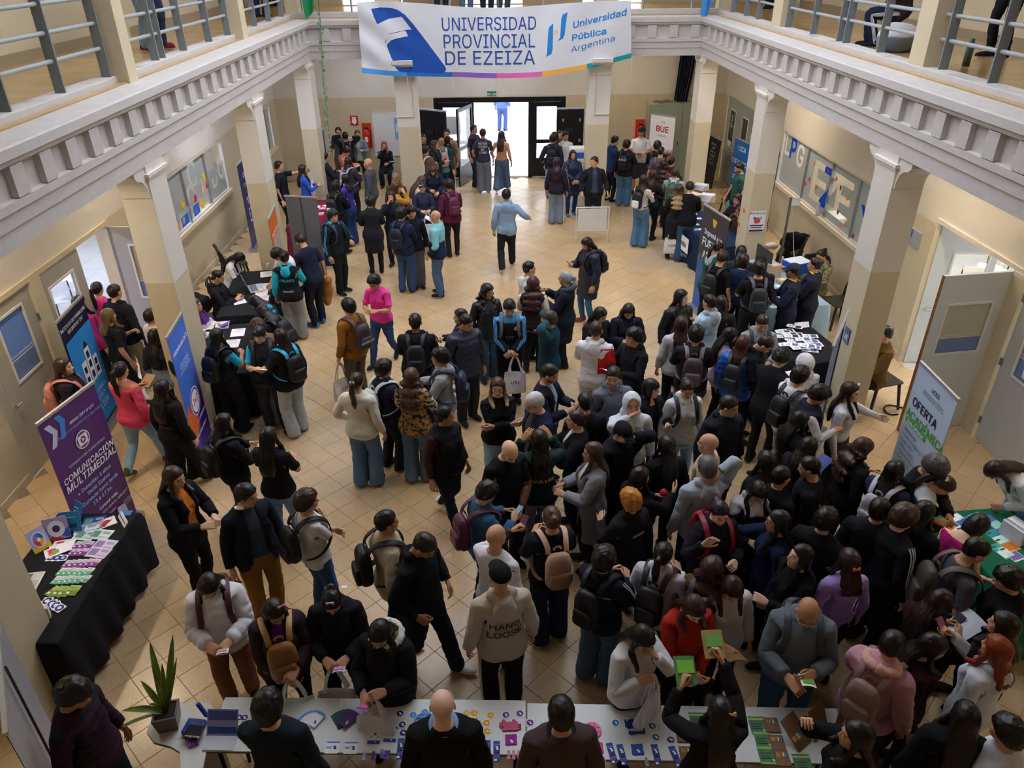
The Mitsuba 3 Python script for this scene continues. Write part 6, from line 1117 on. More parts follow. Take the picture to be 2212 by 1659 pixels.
k = thing('sign_holder', 'clear acrylic sign holder with a blue notice at the left end of the white table', 'sign holder'); v, f = boxm(.24, .004, .20); v = (v + [0, 0, .10]) @ rot_x(-35).T; put(k + '__sheet', (Rz(v, -3, -2.156, 3.672, .756), f), '8d96c4', 'glossy', False); v, f = boxm(.23, .16, .004); put(k + '__foot', (Rz(v, -3, -2.151, 3.633, .757), f), 'c9d0dc', 'glossy', False)
for i, (a, b, c) in enumerate(((.12, .19, '4a5494'), (.02, .07, '34479a'))): v, f = boxat(-.11, .11, -.004, -.0028, a, b); put(k + '__print', (Rz(v @ rot_x(-35).T, -3, -2.156, 3.672, .756), f), c, 'print', False)
# on the white tables
def sticker(lab, x, y, c, c2='e8eaf4', rot=0, group=None): sheet(lab, x, y, .062, .062, rot, 'e9ecf2', [(DSC(.43), c), (TAIL[0] * .7, c2) if 0 else ((TAIL[0] * .75, TAIL[1]), c2)], name='round_sticker', cat='sticker', group=group)
for i, (x, y) in enumerate([(-0.813, 3.825), (-0.785, 3.727), (-0.771, 3.655), (1.266, 3.531)]): sticker('white square sticker with a dark blue and orange disc', x, y, '3a3470', rot=8 * i, group='dark blue disc stickers on the white table')
for i, (x, y) in enumerate([(-0.710, 3.810), (-0.617, 3.831)]): sticker('white square sticker with a light blue disc near the bald man', x, y, '4a9fe0', '7ab8ec', 6, 'light blue disc stickers on the white table')
for i, (x, y) in enumerate([(-0.289, 3.812), (-0.230, 3.811), (-0.099, 3.786), (-0.132, 3.718), (-0.128, 3.646)]): sticker('white square sticker with an orange yellow disc', x, y, 'e8a52c' if i else 'ecc84c', 'f4dc9a', 10 * i, 'orange disc stickers on the white table')
for i, (x, y) in enumerate([(0.020, 3.786), (0.130, 3.795), (0.206, 3.711), (0.183, 3.604)]): sticker('white square sticker with a purple disc', x, y, '6f3aa8', 'efe6f8', -12 + 7 * i, 'purple disc stickers on the white table')
for i, (x, y) in enumerate([(0.870, 3.689), (1.148, 3.652), (1.158, 3.557)]): sticker('white square sticker with a bright blue disc', x, y, '2464c0', 'eaf0fa', 5 * i, 'bright blue disc stickers on the white table')
for i, (x, y) in enumerate([(-2.114, 3.831), (-2.074, 3.830), (-2.030, 3.828), (-2.077, 3.741), (-2.037, 3.740), (-1.993, 3.734)]): sticker('white sticker with a navy emblem left of the man in navy', x, y, '3a3a7c', 'e8ecf4', 4, 'navy emblem stickers at the left end of the white table')
for i, (x, y) in enumerate([(-0.779, 3.524), (-0.125, 3.488), (-0.055, 3.478), (0.228, 3.518), (0.805, 3.436), (0.879, 3.422), (1.134, 3.414), (1.272, 3.395)]): sheet('tall blue and violet bookmark on the white table', x, y, .050, .17, (0, 0, 0, 0, 8, 6, 2, 10)[i], '2b3f9c', [(Q(0, 1, .86, 1), '3a5ab8'), (Q(0, 1, .80, .83), '8ab0e8'), (Q(.1, .9, .18, .48), '6a5a9c'), (Q(.2, .8, .36, .46), '2f2a5a'), (Q(.1, .5, .04, .14), 'eef0f8'), ((TAIL[0] * [.9, .35] + [0, .16], TAIL[1]), 'f0f2fa')], name='bookmark', group='bookmarks along the white table')
for nm, c, pts in (('purple', '5a3fa0', [(-1.043, 3.473), (-0.977, 3.471), (-0.914, 3.487), (-0.889, 3.479), (-0.864, 3.475)]), ('yellow', 'd8c83a', [(-0.387, 3.730), (-0.351, 3.729)]), ('magenta', 'c01f6c', [(0.034, 3.446), (0.072, 3.444), (0.110, 3.443)]), ('green', '3ab08a', [(0.254, 3.602), (0.292, 3.531)]), ('pink', 'd83a90', [(0.737, 3.371)]), ('navy', '2a3358', [(1.051, 3.358)])):
    for x, y in pts:
        kk = thing('paper_clip', f'{nm} plastic paper clip on the white table', 'paper clip', f'{nm} paper clips'); pg = affinity.scale(Point(0, 0).buffer(.5, 5), .018, .018); outer = sbox(-.004, -.028, .004, .028).buffer(.008, 4); g_ = outer.difference(sbox(-.005, -.016, -.002, .03)).difference(sbox(.002, -.024, .005, .02)); v, f = extr(g_, .006); put(kk, (Rz(v, 0, x, y, .753), f), c, 'glossy', False)
def fan(n, x, y, w, l, a0, a1, cols, lab, grp, z=.753):
    for i in range(n):
        t = i / (n - 1); a = a0 + (a1 - a0) * t; r = math.radians(a); sheet(lab, x - math.sin(r) * l * .45, y + math.cos(r) * l * .45, w, l, a, cols[i][0], [(Q(0, 1, .82, 1), cols[i][1]), ((TAIL[0] * [.5, .35] + [.15, -.2], TAIL[1]), cols[i][2])], z=z + .003 * i, group=grp)
fan(7, -1.492, 3.738, .09, .13, 42, -32, [('e9edf6', '5aa0dc', '2a3f90')] * 7, 'white and blue card in the fan between the two bag carriers', 'fan of white cards on the white table'); fan(9, -1.246, 3.722, .075, .15, 34, -42, [(('2f5a50', '3f6a60', 'cfe0dc') if i < 5 else ('4a2f6a', '5a3a7a', 'e0d4ec')) for i in range(9)], 'dark green and violet card in the fan on the white table', 'fan of dark cards on the white table')
for i, ((x, y), l) in enumerate(zip([(-0.985, 3.634), (-0.866, 3.646), (-1.745, 3.722)], ('left of the pair beside the disc stickers', 'right of the pair beside the disc stickers', 'partly hidden beside the man in navy'))): sheet(f'blue and white leaflet with icons, {l}', x, y, .095, .13, -3, 'dfe8f4', [(Q(0, 1, .82, 1), '4a7fd0'), (Q(0, 1, 0, .22), '2a4fb0'), (Q(.4, .6, .55, .7), '6a4a78'), (Q(.15, .3, .38, .5), '9ab0d4'), (Q(.65, .85, .38, .5), '9ab0d4'), ((TAIL[0] * [.3, .2] + [.1, -.38], TAIL[1]), 'f0f4fa')])
for i, (x, y) in enumerate([(-1.294, 3.552), (-1.154, 3.544)]): sheet(('left' if i == 0 else 'right') + ' of the two white cards with a blue tail logo', x, y, .10, .10, -2, 'eef1f6', [(Q(0, 1, .85, .97), '4a8fdc'), ((TAIL[0] * .55 + [.16, -.02], TAIL[1]), '27389a'), (Q(.05, .45, .4, .55), '9aa4b4')], name='card')
for i, ((x, y), c, lab) in enumerate(zip([(0.055, 3.570), (0.700, 3.480), (1.000, 3.459)], ('a01f98', 'd0349c', '1f55b8'), ('stack of purple cards below the magenta shape', 'stack of pink cards beside the man in brown', 'stack of blue cards below the dark blue shape'))):
    kk = thing('card_stack', lab, 'cards')
    for j in range(3): v, f = boxm(.085, .085, .002); put(kk + '__card', (Rz(v, 5 * j - 6, x, y, .754 + .0024 * j), f), c, 'paper', False)
    v, f = TAIL; put(kk + '__print', (Rz(np.c_[v * .05 + [0, -.015], np.full(len(v), .7605)], 5, x, y), f), 'f0e8f4', 'print', False)
def cutout(lab, x, y, g_, c, rot=0, name='cut_out_shape', extra=()):
    kk = thing(name, lab, 'cut-out shape'); v, f = extr(g_, .012); put(kk + '__shape', (Rz(v, rot, x, y, .753), f), c, 'satin', False)
    for gg, cc in extra: v, f = extr(gg, .003); put(kk + '__detail', (Rz(v + [0, 0, .012], rot, x, y, .753), f), cc, 'satin', False)
_ring = Point(0, 0).buffer(.085, 10); _glob = _ring.difference(Point(0, 0).buffer(.072, 10)).union(union_all([affinity.scale(Point(0, 0).buffer(.08, 10), .45, 1).difference(affinity.scale(Point(0, 0).buffer(.07, 10), .40, 1.02)), sbox(-.08, -.006, .08, .006), sbox(-.07, .034, .07, .046), sbox(-.07, -.046, .07, -.034), sbox(-.006, -.08, .006, .08)]))
cutout('light blue wire globe shape half hidden by the bald man', -0.611, 3.741, _glob, '2f8fd0'); cutout('yellow computer screen shape with a code sign', -0.246, 3.689, sbox(-.075, -.055, .075, .05).union(sbox(-.045, .05, -.035, .075)).union(sbox(.02, .05, .03, .075)).union(sbox(-.05, .07, .045, .08)), 'e6d82a', 0, extra=[(sbox(-.07, .036, .07, .040), '6a6410'), (Polygon([(-.015, -.03), (-.009, -.03), (.012, .02), (.006, .02)]), '3a3408'), (Polygon([(-.03, .012), (-.05, -.006), (-.03, -.024), (-.027, -.021), (-.044, -.006), (-.027, .009)]), '3a3408'), (Polygon([(.03, .012), (.05, -.006), (.03, -.024), (.027, -.021), (.044, -.006), (.027, .009)]), '3a3408'), (sbox(-.045, .024, .03, .028), '3a3408')])
cutout('magenta truck like shape between the purple stickers', 0.051, 3.684, union_all([sbox(-.06, -.04, .06, .035), Polygon([(-.085, .03), (-.05, .03), (-.05, -.035), (-.085, 0)]), Point(-.05, .04).buffer(.016, 6), Point(.03, .04).buffer(.016, 6), sbox(.06, -.03, .085, -.022), sbox(.06, -.012, .085, -.004), sbox(.06, .006, .085, .014)]).difference(Polygon([(-.075, .005), (-.05, -.01), (-.055, -.022)])), 'b5135c')
cutout('turquoise gear like shape beside the man in brown', 0.327, 3.639, union_all([Point(0, 0).buffer(.055, 8).difference(Point(0, 0).buffer(.025, 8))] + [Point(.055 * math.cos(a), .055 * math.sin(a)).buffer(.014, 5) for a in np.arange(9) * .698]), '22b4d0')
cutout('pink globe shape with a small aeroplane', 0.682, 3.627, union_all([Point(0, 0).buffer(.068, 10).difference(union_all([sbox(-.075, .018, .08, .022), sbox(-.075, -.022, .08, -.018), affinity.scale(Point(0, 0).buffer(.07, 10), .38, 1).boundary.buffer(.002)])), Polygon([(-.12, .02), (-.10, .005), (-.07, 0), (-.10, -.012), (-.12, -.03), (-.108, -.005)])]), 'e0489c')
cutout('dark blue sewing machine shape between the blue stickers', 1.014, 3.648, union_all([sbox(-.075, .0, .07, .06), sbox(.03, -.06, .07, .0), sbox(-.06, -.012, -.02, .0), sbox(-.02, -.06, .07, -.045), Polygon([(-.06, -.05), (-.045, -.035), (-.03, -.045), (-.01, -.04), (-.015, -.065), (-.05, -.065)])]).difference(sbox(-.06, .045, -.045, .062)), '1a2f8c')
for i, ((x, y), l) in enumerate(zip([(1.369, 3.566), (1.361, 3.407), (2.072, 3.626), (2.062, 3.478), (2.058, 3.351)], ('farther one left of the woman at the table', 'nearer one left of the woman at the table', 'farthest of three right of the woman', 'middle one of three right of the woman', 'nearest of three right of the woman'))):
    kk = thing('notebook', f'brown kraft notebook with coloured page flags, {l}', 'notebook'); v, f = boxm(.105, .125, .012, .002); put(kk + '__cover', (Rz(v, -3, x, y, .759), f), '7d5f46', 'paper', False)
    for j, c in enumerate(('f07a2c', '4ac04a', 'd02c8a', 'e8e02c', '3a7ad0')): v, f = boxm(.011, .034, .002); put(kk + '__page_flag', (Rz(v + [-.032 + .015 * j, .025, 0], -3, x, y, .7665), f), c, 'paper', False)
    v, f = TAIL; put(kk + '__emblem', (Rz(np.c_[v * .034 + [.0, -.03], np.full(len(v), .7662)], 160, x, y), f), '3a2c22', 'print', False)
for i, ((x, y), l) in enumerate(zip([(1.514, 3.680), (1.562, 3.611), (1.965, 3.629), (1.970, 3.508), (1.959, 3.387), (2.197, 3.306)], ('left of the woman at the table', 'beside the arm of the woman at the table', 'farthest of the column right of the woman', 'second of the column right of the woman', 'third of the column right of the woman', 'under the cardboard stand'))): sheet(f'green illustrated leaflet with text, {l}', x, y, .13, .155, -3, '4f7d58', [(Q(0, 1, .8, .92), 'a4c46a'), (Q(0, 1, .0, .12), '8ab45a'), (Q(.1, .75, .55, .6), '2f5a44'), (Q(.1, .6, .42, .46), '2f5a44'), (Q(.1, .7, .3, .34), '2f5a44'), ((TAIL[0] * [.25, .2] + [.25, -.28], TAIL[1]), 'dfeae0')])
k = thing('cardboard_display', 'brown cardboard display stand with page flags at the right end of the white table', 'display stand')
for i, (x, y, r, w, h, ti) in enumerate(((2.265, 3.445, 35, .16, .24, -55), (2.419, 3.524, 35, .18, .26, -25), (2.558, 3.578, -40, .05, .22, -10))): v, f = boxm(w, .008, h, .001); v = (v + [0, 0, h / 2]) @ rot_x(ti).T; put(k + '__panel', (Rz(v, r, x, y, .756), f), '7a5c40', 'paper', False)
for j, c in enumerate(('f07a2c', '4ac04a', 'd02c8a', 'e8e02c', '3a7ad0')): v, f = boxm(.014, .04, .002); v = v + [-.036 + .018 * j, .10, .006]; put(k + '__page_flag', (Rz(v @ rot_x(25).T, 35, 2.237, 3.386, .80), f), c, 'paper', False)
# the left row of tables
clothed('table', 'black clothed table on the left where two helpers sit writing with a laptop', -4.30, 12.35, 2.0, .80, 97, '1c1d21'); clothed('table', 'black clothed table on the left beside the light blue banner with sign up sheets', -4.02, 10.20, 1.7, .78, 97, '1c1d21')
laptop('open laptop with a dark blue screen in front of the helper on the left', -4.22, 12.45, 115, 'violet', .756)
for i, (px_, r, c, lab) in enumerate((((-3.937, 13.284), 20, 'e6e6ea', 'white form under the writing helper'), ((-4.217, 13.137), 15, 'e8e8ee', 'white form farther along the helpers table'), ((-4.072, 12.562), 10, 'e4e4ea', 'printed form at the edge of the helpers table'), ((-4.079, 12.273), 12, 'e9d9d4', 'form with an orange header on the helpers table'), ((-3.995, 12.010), 10, 'd4d6dc', 'grey printed form at the near end of the helpers table'), ((-4.375, 11.929), 30, 'e2e4ee', 'white form beside the laptop on the helpers table'), ((-4.599, 10.961), 12, 'cfc9bc', 'open grey notebook on the sign up table'), ((-4.372, 10.986), 12, 'c9d4ec', 'pale blue form beside the notebook on the sign up table'), ((-4.042, 10.705), 10, 'e8e8ee', 'white form under the students hands on the sign up table'), ((-4.017, 10.323), 8, 'e6e6ec', 'white form behind the helper in blue on the sign up table'))):
    sheet(lab, *px_, .21, .28, r, c, [(Q(.1, .9, .85, .9), '8a8a94' if i != 3 else 'd8703c'), (Q(.1, .85, .7, .73), 'b0b0b8'), (Q(.1, .9, .6, .63), 'b0b0b8'), (Q(.1, .7, .5, .53), 'b0b0b8')], name='sheet_of_paper', cat='paper')
_r = np.random.default_rng(3)
for i in range(24): sheet('small white paper slip scattered on the sign up table', -4.2 + .28 * _r.random(), 9.5 + .65 * _r.random(), .05, .035, 180 * _r.random(), 'e8e8ec', (), name='paper_slip', cat='paper', group='scattered paper slips on the sign up table')
for (x, y), lab in (((-4.246, 13.417), 'white paper cup at the far end of the helpers table'), ((-4.532, 10.603), 'white paper cup on the sign up table beside the banner')): k = thing('paper_cup', lab, 'cup'); m = trimesh.creation.revolve(np.array([[0, 0], [.028, 0], [.038, .095], [.040, .098], [.037, .098], [.027, .005], [0, .005]]), sections=14); put(k, (np.array(m.vertices) + [x, y, .755], m.faces), 'e8e6e4', 'paper')
k = thing('cardboard_box', 'open cardboard box on the floor behind the writing helper', 'box'); put(k + '__body', (extr(sbox(-.2, -.15, .2, .15).difference(sbox(-.185, -.135, .185, .135)), .22)[0] + [-4.2, 13.9, .0], extr(sbox(-.2, -.15, .2, .15).difference(sbox(-.185, -.135, .185, .135)), .22)[1]), 'a08c70', 'paper', False); put(k + '__flap', boxat(-4.42, -4.2, 13.76, 14.04, .22, .226), 'a8947a', 'paper', False)
clothed('table', 'maroon clothed table on the left with red and white brochures', -4.10, 16.9, 1.9, .85, 92, '6b1f35'); k = thing('table_front_cloth', 'navy cloth panel with white stripes hanging in front of the maroon table', 'cloth'); put(k + '__panel', boxat(-4.0, -3.36, 15.3, 15.34, .05, .70, .01), '1f2f52', 'cloth')
for i in range(3): v, f = poly_([(.30 + i * .06, .35), (.33 + i * .06, .35), (.38 + i * .06, .55), (.35 + i * .06, .55)]); put(k + '__stripe', (np.c_[v[:, 0] - 4.0, np.full(len(v), 15.296), v[:, 1]], f), 'e4e8ee', 'print', False)
for i, ((x, y), c, c2) in enumerate(zip([(-4.422, 17.638), (-4.278, 17.520), (-4.093, 17.293), (-3.943, 17.179), (-4.212, 16.981), (-4.063, 16.870), (-3.910, 16.726), (-3.901, 17.356)], ('e9dfe0', 'f0d8dc', 'e8e2e4', 'e6a8b4', 'e8c8d0', 'efe6e6', 'd8627a', 'e8d0d8'), ('e0c02a', 'e0c02a', '8a8a90', 'c8304a', 'c8304a', '8a8a90', 'f0e0e4', 'c8304a'))): sheet('red and white brochure laid out on the maroon table', x, y, .15, .21, 5, c, [(Q(0, 1, .7, 1), c2), (Q(.1, .9, .3, .4), 'a09aa0')], name='brochure', group='brochures on the maroon table')
k = thing('name_card', 'small white name card standing on the maroon table', 'card'); v, f = boxm(.2, .006, .08); put(k, (Rz((v + [0, 0, .04]) @ rot_x(-30).T, 10, -4.417, 17.825, .755), f), 'e6e8e4', 'paper', False)
# the right side
clothed('table', 'navy clothed table on the right with stacked magazines', 4.55, 15.35, 2.3, .80, 100, '1e2b47'); k = thing('hanging_sign', 'white sign reading undo hung on the front of the navy table', 'sign'); M, L = plane((3.98, 15.6), (4.12, 14.75)); solid(k + '__plate', panel(M, 0, .62, .30, .62, 0, .008), 'e6eaee', 'paper'); prints(k, M, [(words('undo', .11, .34, .46), '1c2a4a', 'print'), (words('UNIVERSIDAD NACIONAL\nDEL OESTE', .035, .31, .22, False), 'c8d2e4', 'print')], .012)
for i, ((x, y), n) in enumerate(zip([(5.116, 18.234), (5.019, 17.264), (4.807, 17.654)], (14, 18, 8))):
    k = thing('magazine_stack', ('stack of white magazines at the far end of the navy table', 'second stack of white magazines on the navy table', 'small stack of leaflets near the front edge of the navy table')[i], 'magazines')
    for j in range(n): v, f = boxm(.22, .30, .008); put(k + '__magazine', (Rz(v, 20 + 14 * _r.random() + j * 2, x, y, .76 + .009 * j), f), ('e8ebf0', 'd4dce8', 'c8d4e4', 'e0c8c4')[j % 4], 'paper', False)
for (x, y) in [(4.440, 16.310), (4.464, 15.979), (4.316, 15.574), (4.342, 15.267)]: sheet('blue and white leaflet along the front edge of the navy table', x, y, .22, .12, 5, 'c4dcec', [(Q(.05, .5, .2, .8), '4a8fc0'), (Q(.55, .95, .3, .7), 'eef4f8')], name='leaflet', group='leaflets on the navy table')
k = thing('soda_bottle', 'green tinted plastic bottle standing on the navy table', 'bottle'); m = trimesh.creation.revolve(np.array([[0, 0], [.045, 0], [.05, .03], [.05, .18], [.04, .23], [.016, .29], [.016, .31], [0, .31]]), sections=16); put(k + '__body', (np.array(m.vertices) + [5.207, 16.271, .755], m.faces), '4f9a78', 'glossy'); put(k + '__cap', boxat(4.90, 4.93, 16.0, 16.03, 1.06, 1.08), '2f7a50', 'satin', False)
clothed('table', 'pale blue clothed table on the right where people in uniform stand', 5.05, 12.4, 2.2, .85, 97, '8fa6bc')
for (x, y), w, d_, h, c, lab in (((5.054, 12.639), .20, .16, .22, 'b9a283', 'tall brown cardboard box on the uniform table'), ((5.371, 12.921), .24, .18, .10, 'c9a860', 'flat yellow cardboard box on the uniform table'), ((5.107, 12.322), .18, .14, .06, 'b39c7c', 'small brown box on the uniform table')): k = thing('cardboard_box', lab, 'box'); v, f = boxm(w, d_, h, .004); put(k + '__body', (Rz(v, 20, x, y, .755 + h / 2), f), c, 'paper'); v, f = boxm(w * .5, d_ * .5, .003); put(k + '__label', (Rz(v, 20, x, y, .757 + h), f), 'd8c8a8', 'paper', False)
k = thing('storage_box', 'blue box with a white lid on the table behind the uniformed people', 'box'); v, f = boxm(.42, .34, .20, .006); put(k + '__body', (Rz(v, 20, 5.535, 12.831, .86), f), '1f4fc0', 'satin'); v, f = boxm(.40, .32, .01); put(k + '__lid', (Rz(v, 20, 5.535, 12.831, .966), f), 'd8e2f0', 'paper', False)
for i, (x, y) in enumerate([(4.628, 11.349), (4.634, 11.732), (5.154, 11.515), (4.964, 12.121), (4.856, 12.293), (5.161, 12.216)]): sheet('pale blue leaflet lying on the uniform table', x, y, .14, .20, 40 * i, 'cfe0ec', [(Q(.1, .9, .5, .8), '7fa8c8')], name='leaflet', group='leaflets on the uniform table')
k = thing('display_board', 'white screen panel standing on the uniform table behind the students', 'screen'); v, f = boxm(.55, .03, .42, .006); put(k + '__case', (Rz(v, 100, 4.934, 12.919, .97), f), '2a2c30', 'satin'); v, f = boxat(-.25, .25, -.018, -.015, -.18, .18); scene[k + '__screen'] = mikit.ply((Rz(v, 100, 4.934, 12.919, .97), f), 'screen_white')
clothed('table', 'black clothed table on the right covered with white printed papers', 4.65, 9.95, 1.15, .85, 100, '191a1e')
for i in range(26):
    a = (4.528, 10.283, 4.543, 9.925, 4.709, 9.994); j = i % 3; sheet('white printed leaflet in the overlapping piles on the black table', a[j * 2 + 0] + .20 * (_r.random() - .5) + (.06 * (i // 3) - .2) * .5, a[j * 2 + 1] + .45 * (_r.random() - .5), .12, .24, 60 + 40 * _r.random(), 'dfe3ec', [(Q(.1, .9, .1, .45), '5a6488' if i % 3 else '3a3a40'), (Q(.15, .8, .6, .66), '8a90a8'), (Q(.15, .6, .75, .8), '8a90a8')], z=.753 + .003 * (i % 13), group='white leaflets piled on the black table')
k = thing('name_card', 'white folded name card standing behind the piled leaflets', 'card'); v, f = boxm(.24, .006, .09); put(k, (Rz((v + [0, 0, .045]) @ rot_x(-35).T, 8, 4.808, 10.499, .756), f), 'dfe4ee', 'paper', False)
clothed('table', 'green clothed table at the right edge with coloured brochures', 5.06, 5.45, 1.3, .85, 95, '14694a')
for i, ((x, y), c, c2) in enumerate(zip([(4.805, 5.918), (4.904, 5.878), (5.033, 5.931), (5.128, 5.884), (4.657, 5.779), (4.779, 5.740), (5.044, 5.661), (5.076, 5.557), (4.972, 5.461), (5.043, 5.425)], ('e6eaf0', '4a78c8', '66b8b0', '5a6ac0', 'd8503c', 'e8ecf2', '2f8f9a', 'e39a3c', '3aa0a8', 'dfe4ea'), ('3f62b4', 'e6ecf6', '2f6fc0', '8fd0c0', 'f0e0d8', '6a7ab0', 'd0ecec', 'c87a20', 'e0f0f0', '7a6ab0'))): sheet('coloured brochure laid out on the green cloth', x, y, .15, .21, 20, c, [(Q(.05, .95, .08, .55), c2), (Q(.1, .5, .8, .9), '1f5f4a')], name='brochure', group='brochures on the green cloth')
k = thing('book_stack', 'stack of white books at the right end of the green table', 'books')
for j in range(5): v, f = boxm(.03, .24, .17); put(k + '__book', (Rz(v + [.034 * j, 0, .085], 20, 5.140, 5.623, .755), f), ('c9ced8', '9aa0ac', 'e8eaee')[j % 3], 'paper', False)
# chairs
def plastic_chair(label, x, y, rot, c='23251f'):
    k = thing('plastic_chair', label, 'chair'); z0 = .44
    g = sbox(-.21, -.21, .21, .20).buffer(.03, 3); v, f = extr(g, .02); put(k + '__seat', (Rz(v, rot, x, y, z0), f), c, 'satin', False)
    for sx in (-1, 1):
        for sy in (-1, 1): a, b = V3(sx * .19, sy * .19, z0), V3(sx * .24, sy * .25, 0); v, f = tube_([a, b], [.026, .020], 6); put(k + '__leg', (Rz(v, rot, x, y), f), c, 'satin')
    t = np.linspace(0, 1, 18); arch = np.stack([.22 * np.cos(np.pi * (1 - t)) * (1 + .0 * t), -.20 - .07 * np.sin(np.pi * t) * 0 - .09 * np.interp(t, [0, .25, .75, 1], [0, 1, 1, 0]), z0 + .42 * np.sin(np.pi * t) ** .45], 1); v, f = tube_(arch, .022, 8); put(k + '__back_frame', (Rz(v, rot, x, y), f), c, 'satin')
    for s in (-.07, .07): v, f = tube_([(s, -.205, z0), (s * 1.1, -.29, z0 + .40)], .014, 6); put(k + '__back_slat', (Rz(v, rot, x, y), f), c, 'satin')
    return k
plastic_chair('black plastic garden chair beside the uniformed pair', 6.15, 12.15, 100); plastic_chair('black plastic chair with coats by the wall under the right window', 6.1, 14.6, 60); plastic_chair('black plastic chair heaped with coats near the far right wall', 6.0, 18.3, 120); plastic_chair('brown plastic chair of the man sitting behind the right column', 5.62, 9.42, -75, '2e2a22'); plastic_chair('black chair in the back by the blue box', 6.0, 13.3, 90)
plastic_chair('black chair with a backpack behind the seated helper on the left', -4.95, 11.9, -85); plastic_chair('black chair of the writing helper on the left', -4.85, 12.75, -85); plastic_chair('folded black chair by the left wall behind the tables', -5.3, 14.6, -60)
def heap(label, x, y, z, c, r=.24, name='coat_heap', cat='coats'):
    k = thing(name, label, cat); v, f = nets(lambda p: smin(smin(ell(p, (0, 0, .12), (r, r * .8, .16)), cap(p, (-r * .5, -.15, .3), (r * .6, -.15, .28), .10), .08), cap(p, (-r * .6, -.18, .3), (-r * .5, -.2, -.25), .06), .05), (-.5, -.45, -.4), (.5, .4, .5), .035); v = v + (.05 * (meshkit.noise(v * 9, 3) - .5))[:, None] * [1, 1, 1]; put(k, (v + [x, y, z], f), npaint(c, v * 2, .3), 'cloth')
heap('black coats heaped on the chair near the far right wall', 6.0, 18.3, .50, '1c1c22'); heap('bright red jacket lying on the heap of black coats', 6.12, 18.15, .72, 'b5202c', .12, 'red_jacket', 'jacket'); heap('black coat draped over the chair under the right window', 6.1, 14.6, .55, '17171b'); heap('black coat draped over the chair by the blue box', 6.0, 13.3, .58, '15151a')
heap('black backpack hanging on the chair behind the seated helper', -5.0, 11.85, .62, '1d1e22', .2, 'hung_backpack', 'backpack')
k = thing('plastic_bag', 'crumpled white plastic bag and papers on the chair under the right window', 'bag'); v, f = nets(lambda p: ell(p, (0, 0, .05), (.14, .10, .07)), (-.2, -.2, -.05), (.2, .2, .2), .025); put(k, (v + .04 * (meshkit.noise(v * 25, 1) - .5)[:, None] + [5.75, 14.75, .5], f), 'd8d4cc', 'satin')
# school desks inside the classrooms
def school_chair(x, y, rot, c='d8d2bc', lab='', metal='e0dcc8', desk=True):
    k = thing('school_chair', lab, 'chair', None)
    v, f = extr(sbox(-.19, -.19, .19, .19).buffer(.02, 2), .018); put(k + '__seat', (Rz(v, rot, x, y, .43), f), c, 'satin', False); v, f = boxm(.38, .018, .18, .008); put(k + '__backrest', (Rz(v + [0, -.2, .75], rot, x, y), f), c, 'satin')
    for sx in (-1, 1):
        for pts in ([(sx * .18, .18, .43), (sx * .20, .22, 0)], [(sx * .18, -.17, .43), (sx * .20, -.24, 0)], [(sx * .18, -.17, .43), (sx * .18, -.21, .84)]): v, f = tube_(pts, .013, 6); put(k + '__leg', (Rz(v, rot, x, y), f), metal, 'satin')
    if desk:
        v, f = extr(Polygon([(-.02, .10), (.32, .06), (.36, .42), (.05, .48), (-.2, .45), (-.2, .28), (-.04, .24)]).buffer(.02, 2), .02); put(k + '__writing_board', (Rz(v, rot, x, y, .70), f), 'e2e4e2', 'satin', False); v, f = tube_([(.24, -.15, .43), (.26, .05, .70), (.26, .2, .70)], .012, 6); put(k + '__arm', (Rz(v, rot, x, y), f), metal, 'satin')
for i, (x, y, r, m) in enumerate(((7.75, 12.05, 150, 'e0dcc8'), (8.1, 11.2, 95, 'e0dcc8'), (8.7, 12.5, 160, '33343a'), (9.3, 11.4, 140, 'e0dcc8'), (9.5, 13.1, 150, '33343a'), (10.2, 12.1, 170, 'e0dcc8'), (8.6, 15.0, 130, 'e0dcc8'), (8.0, 16.2, 100, 'e0dcc8'), (9.6, 16.0, 120, 'e0dcc8'), (10.4, 14.2, 120, 'e0dcc8'))): school_chair(x, y, r, lab='white writing desk chair seen through the right ' + ('doorway' if i < 6 else 'window') + f', {("nearest the door frame", "cream one nearest the open leaf", "dark framed one behind the first", "cream one in the middle", "dark framed one farther back", "cream one at the back", "at the near side", "at the far side", "in the second row", "in the back row")[i]}', metal=m)
school_chair(-7.9, 12.9, 20, 'dcdfe6', 'dark framed writing chair inside the left doorway', '3a3c46'); school_chair(-6.95, 11.2, 120, 'e4e4e6', 'white plastic chair just inside the left doorway', 'd0d0d4', False)
# upstairs
k = thing('drinking_bottle', 'black and turquoise bottle standing on the right upper gallery', 'bottle'); m = trimesh.creation.revolve(np.array([[0, 0], [.045, 0], [.045, .25], [.03, .28], [.03, .32], [0, .32]]), sections=16); v = np.array(m.vertices); put(k, (v + [6.05, 10.15, 4.6], m.faces), np.where((v[:, 2] > .16)[:, None], lin('2f7f8c'), lin('2b2422')), 'glossy')
k = thing('gym_bag', 'white and grey bag with black straps lying on the right upper gallery', 'bag'); v, f = nets(lambda p: smin(ell(p, (0, 0, .17), (.30, .22, .20)), cap(p, (-.2, 0, .05), (.25, 0, .08), .09), .06), (-.45, -.4, -.05), (.45, .4, .5), .03); v = v + .03 * (meshkit.noise(v * 8, 2) - .5)[:, None]; put(k + '__body', (v + [5.85, 11.65, 4.62], f), np.where((v[:, 2] > .2)[:, None], lin('dde0e4'), lin('7d8796')), 'nylon'); put(k + '__strap', tube_(spline([(5.6, 11.5, 4.66), (5.62, 11.7, 4.72), (5.7, 12.0, 4.7), (5.62, 12.3, 4.64)], 12), .018, 6), '1d1f26', 'cloth', True)
sheet('bright blue booklet lying beside the bag on the upper gallery', 5.58, 11.42, .2, .12, 20, '3a8fd8', (), 4.602, 'booklet')
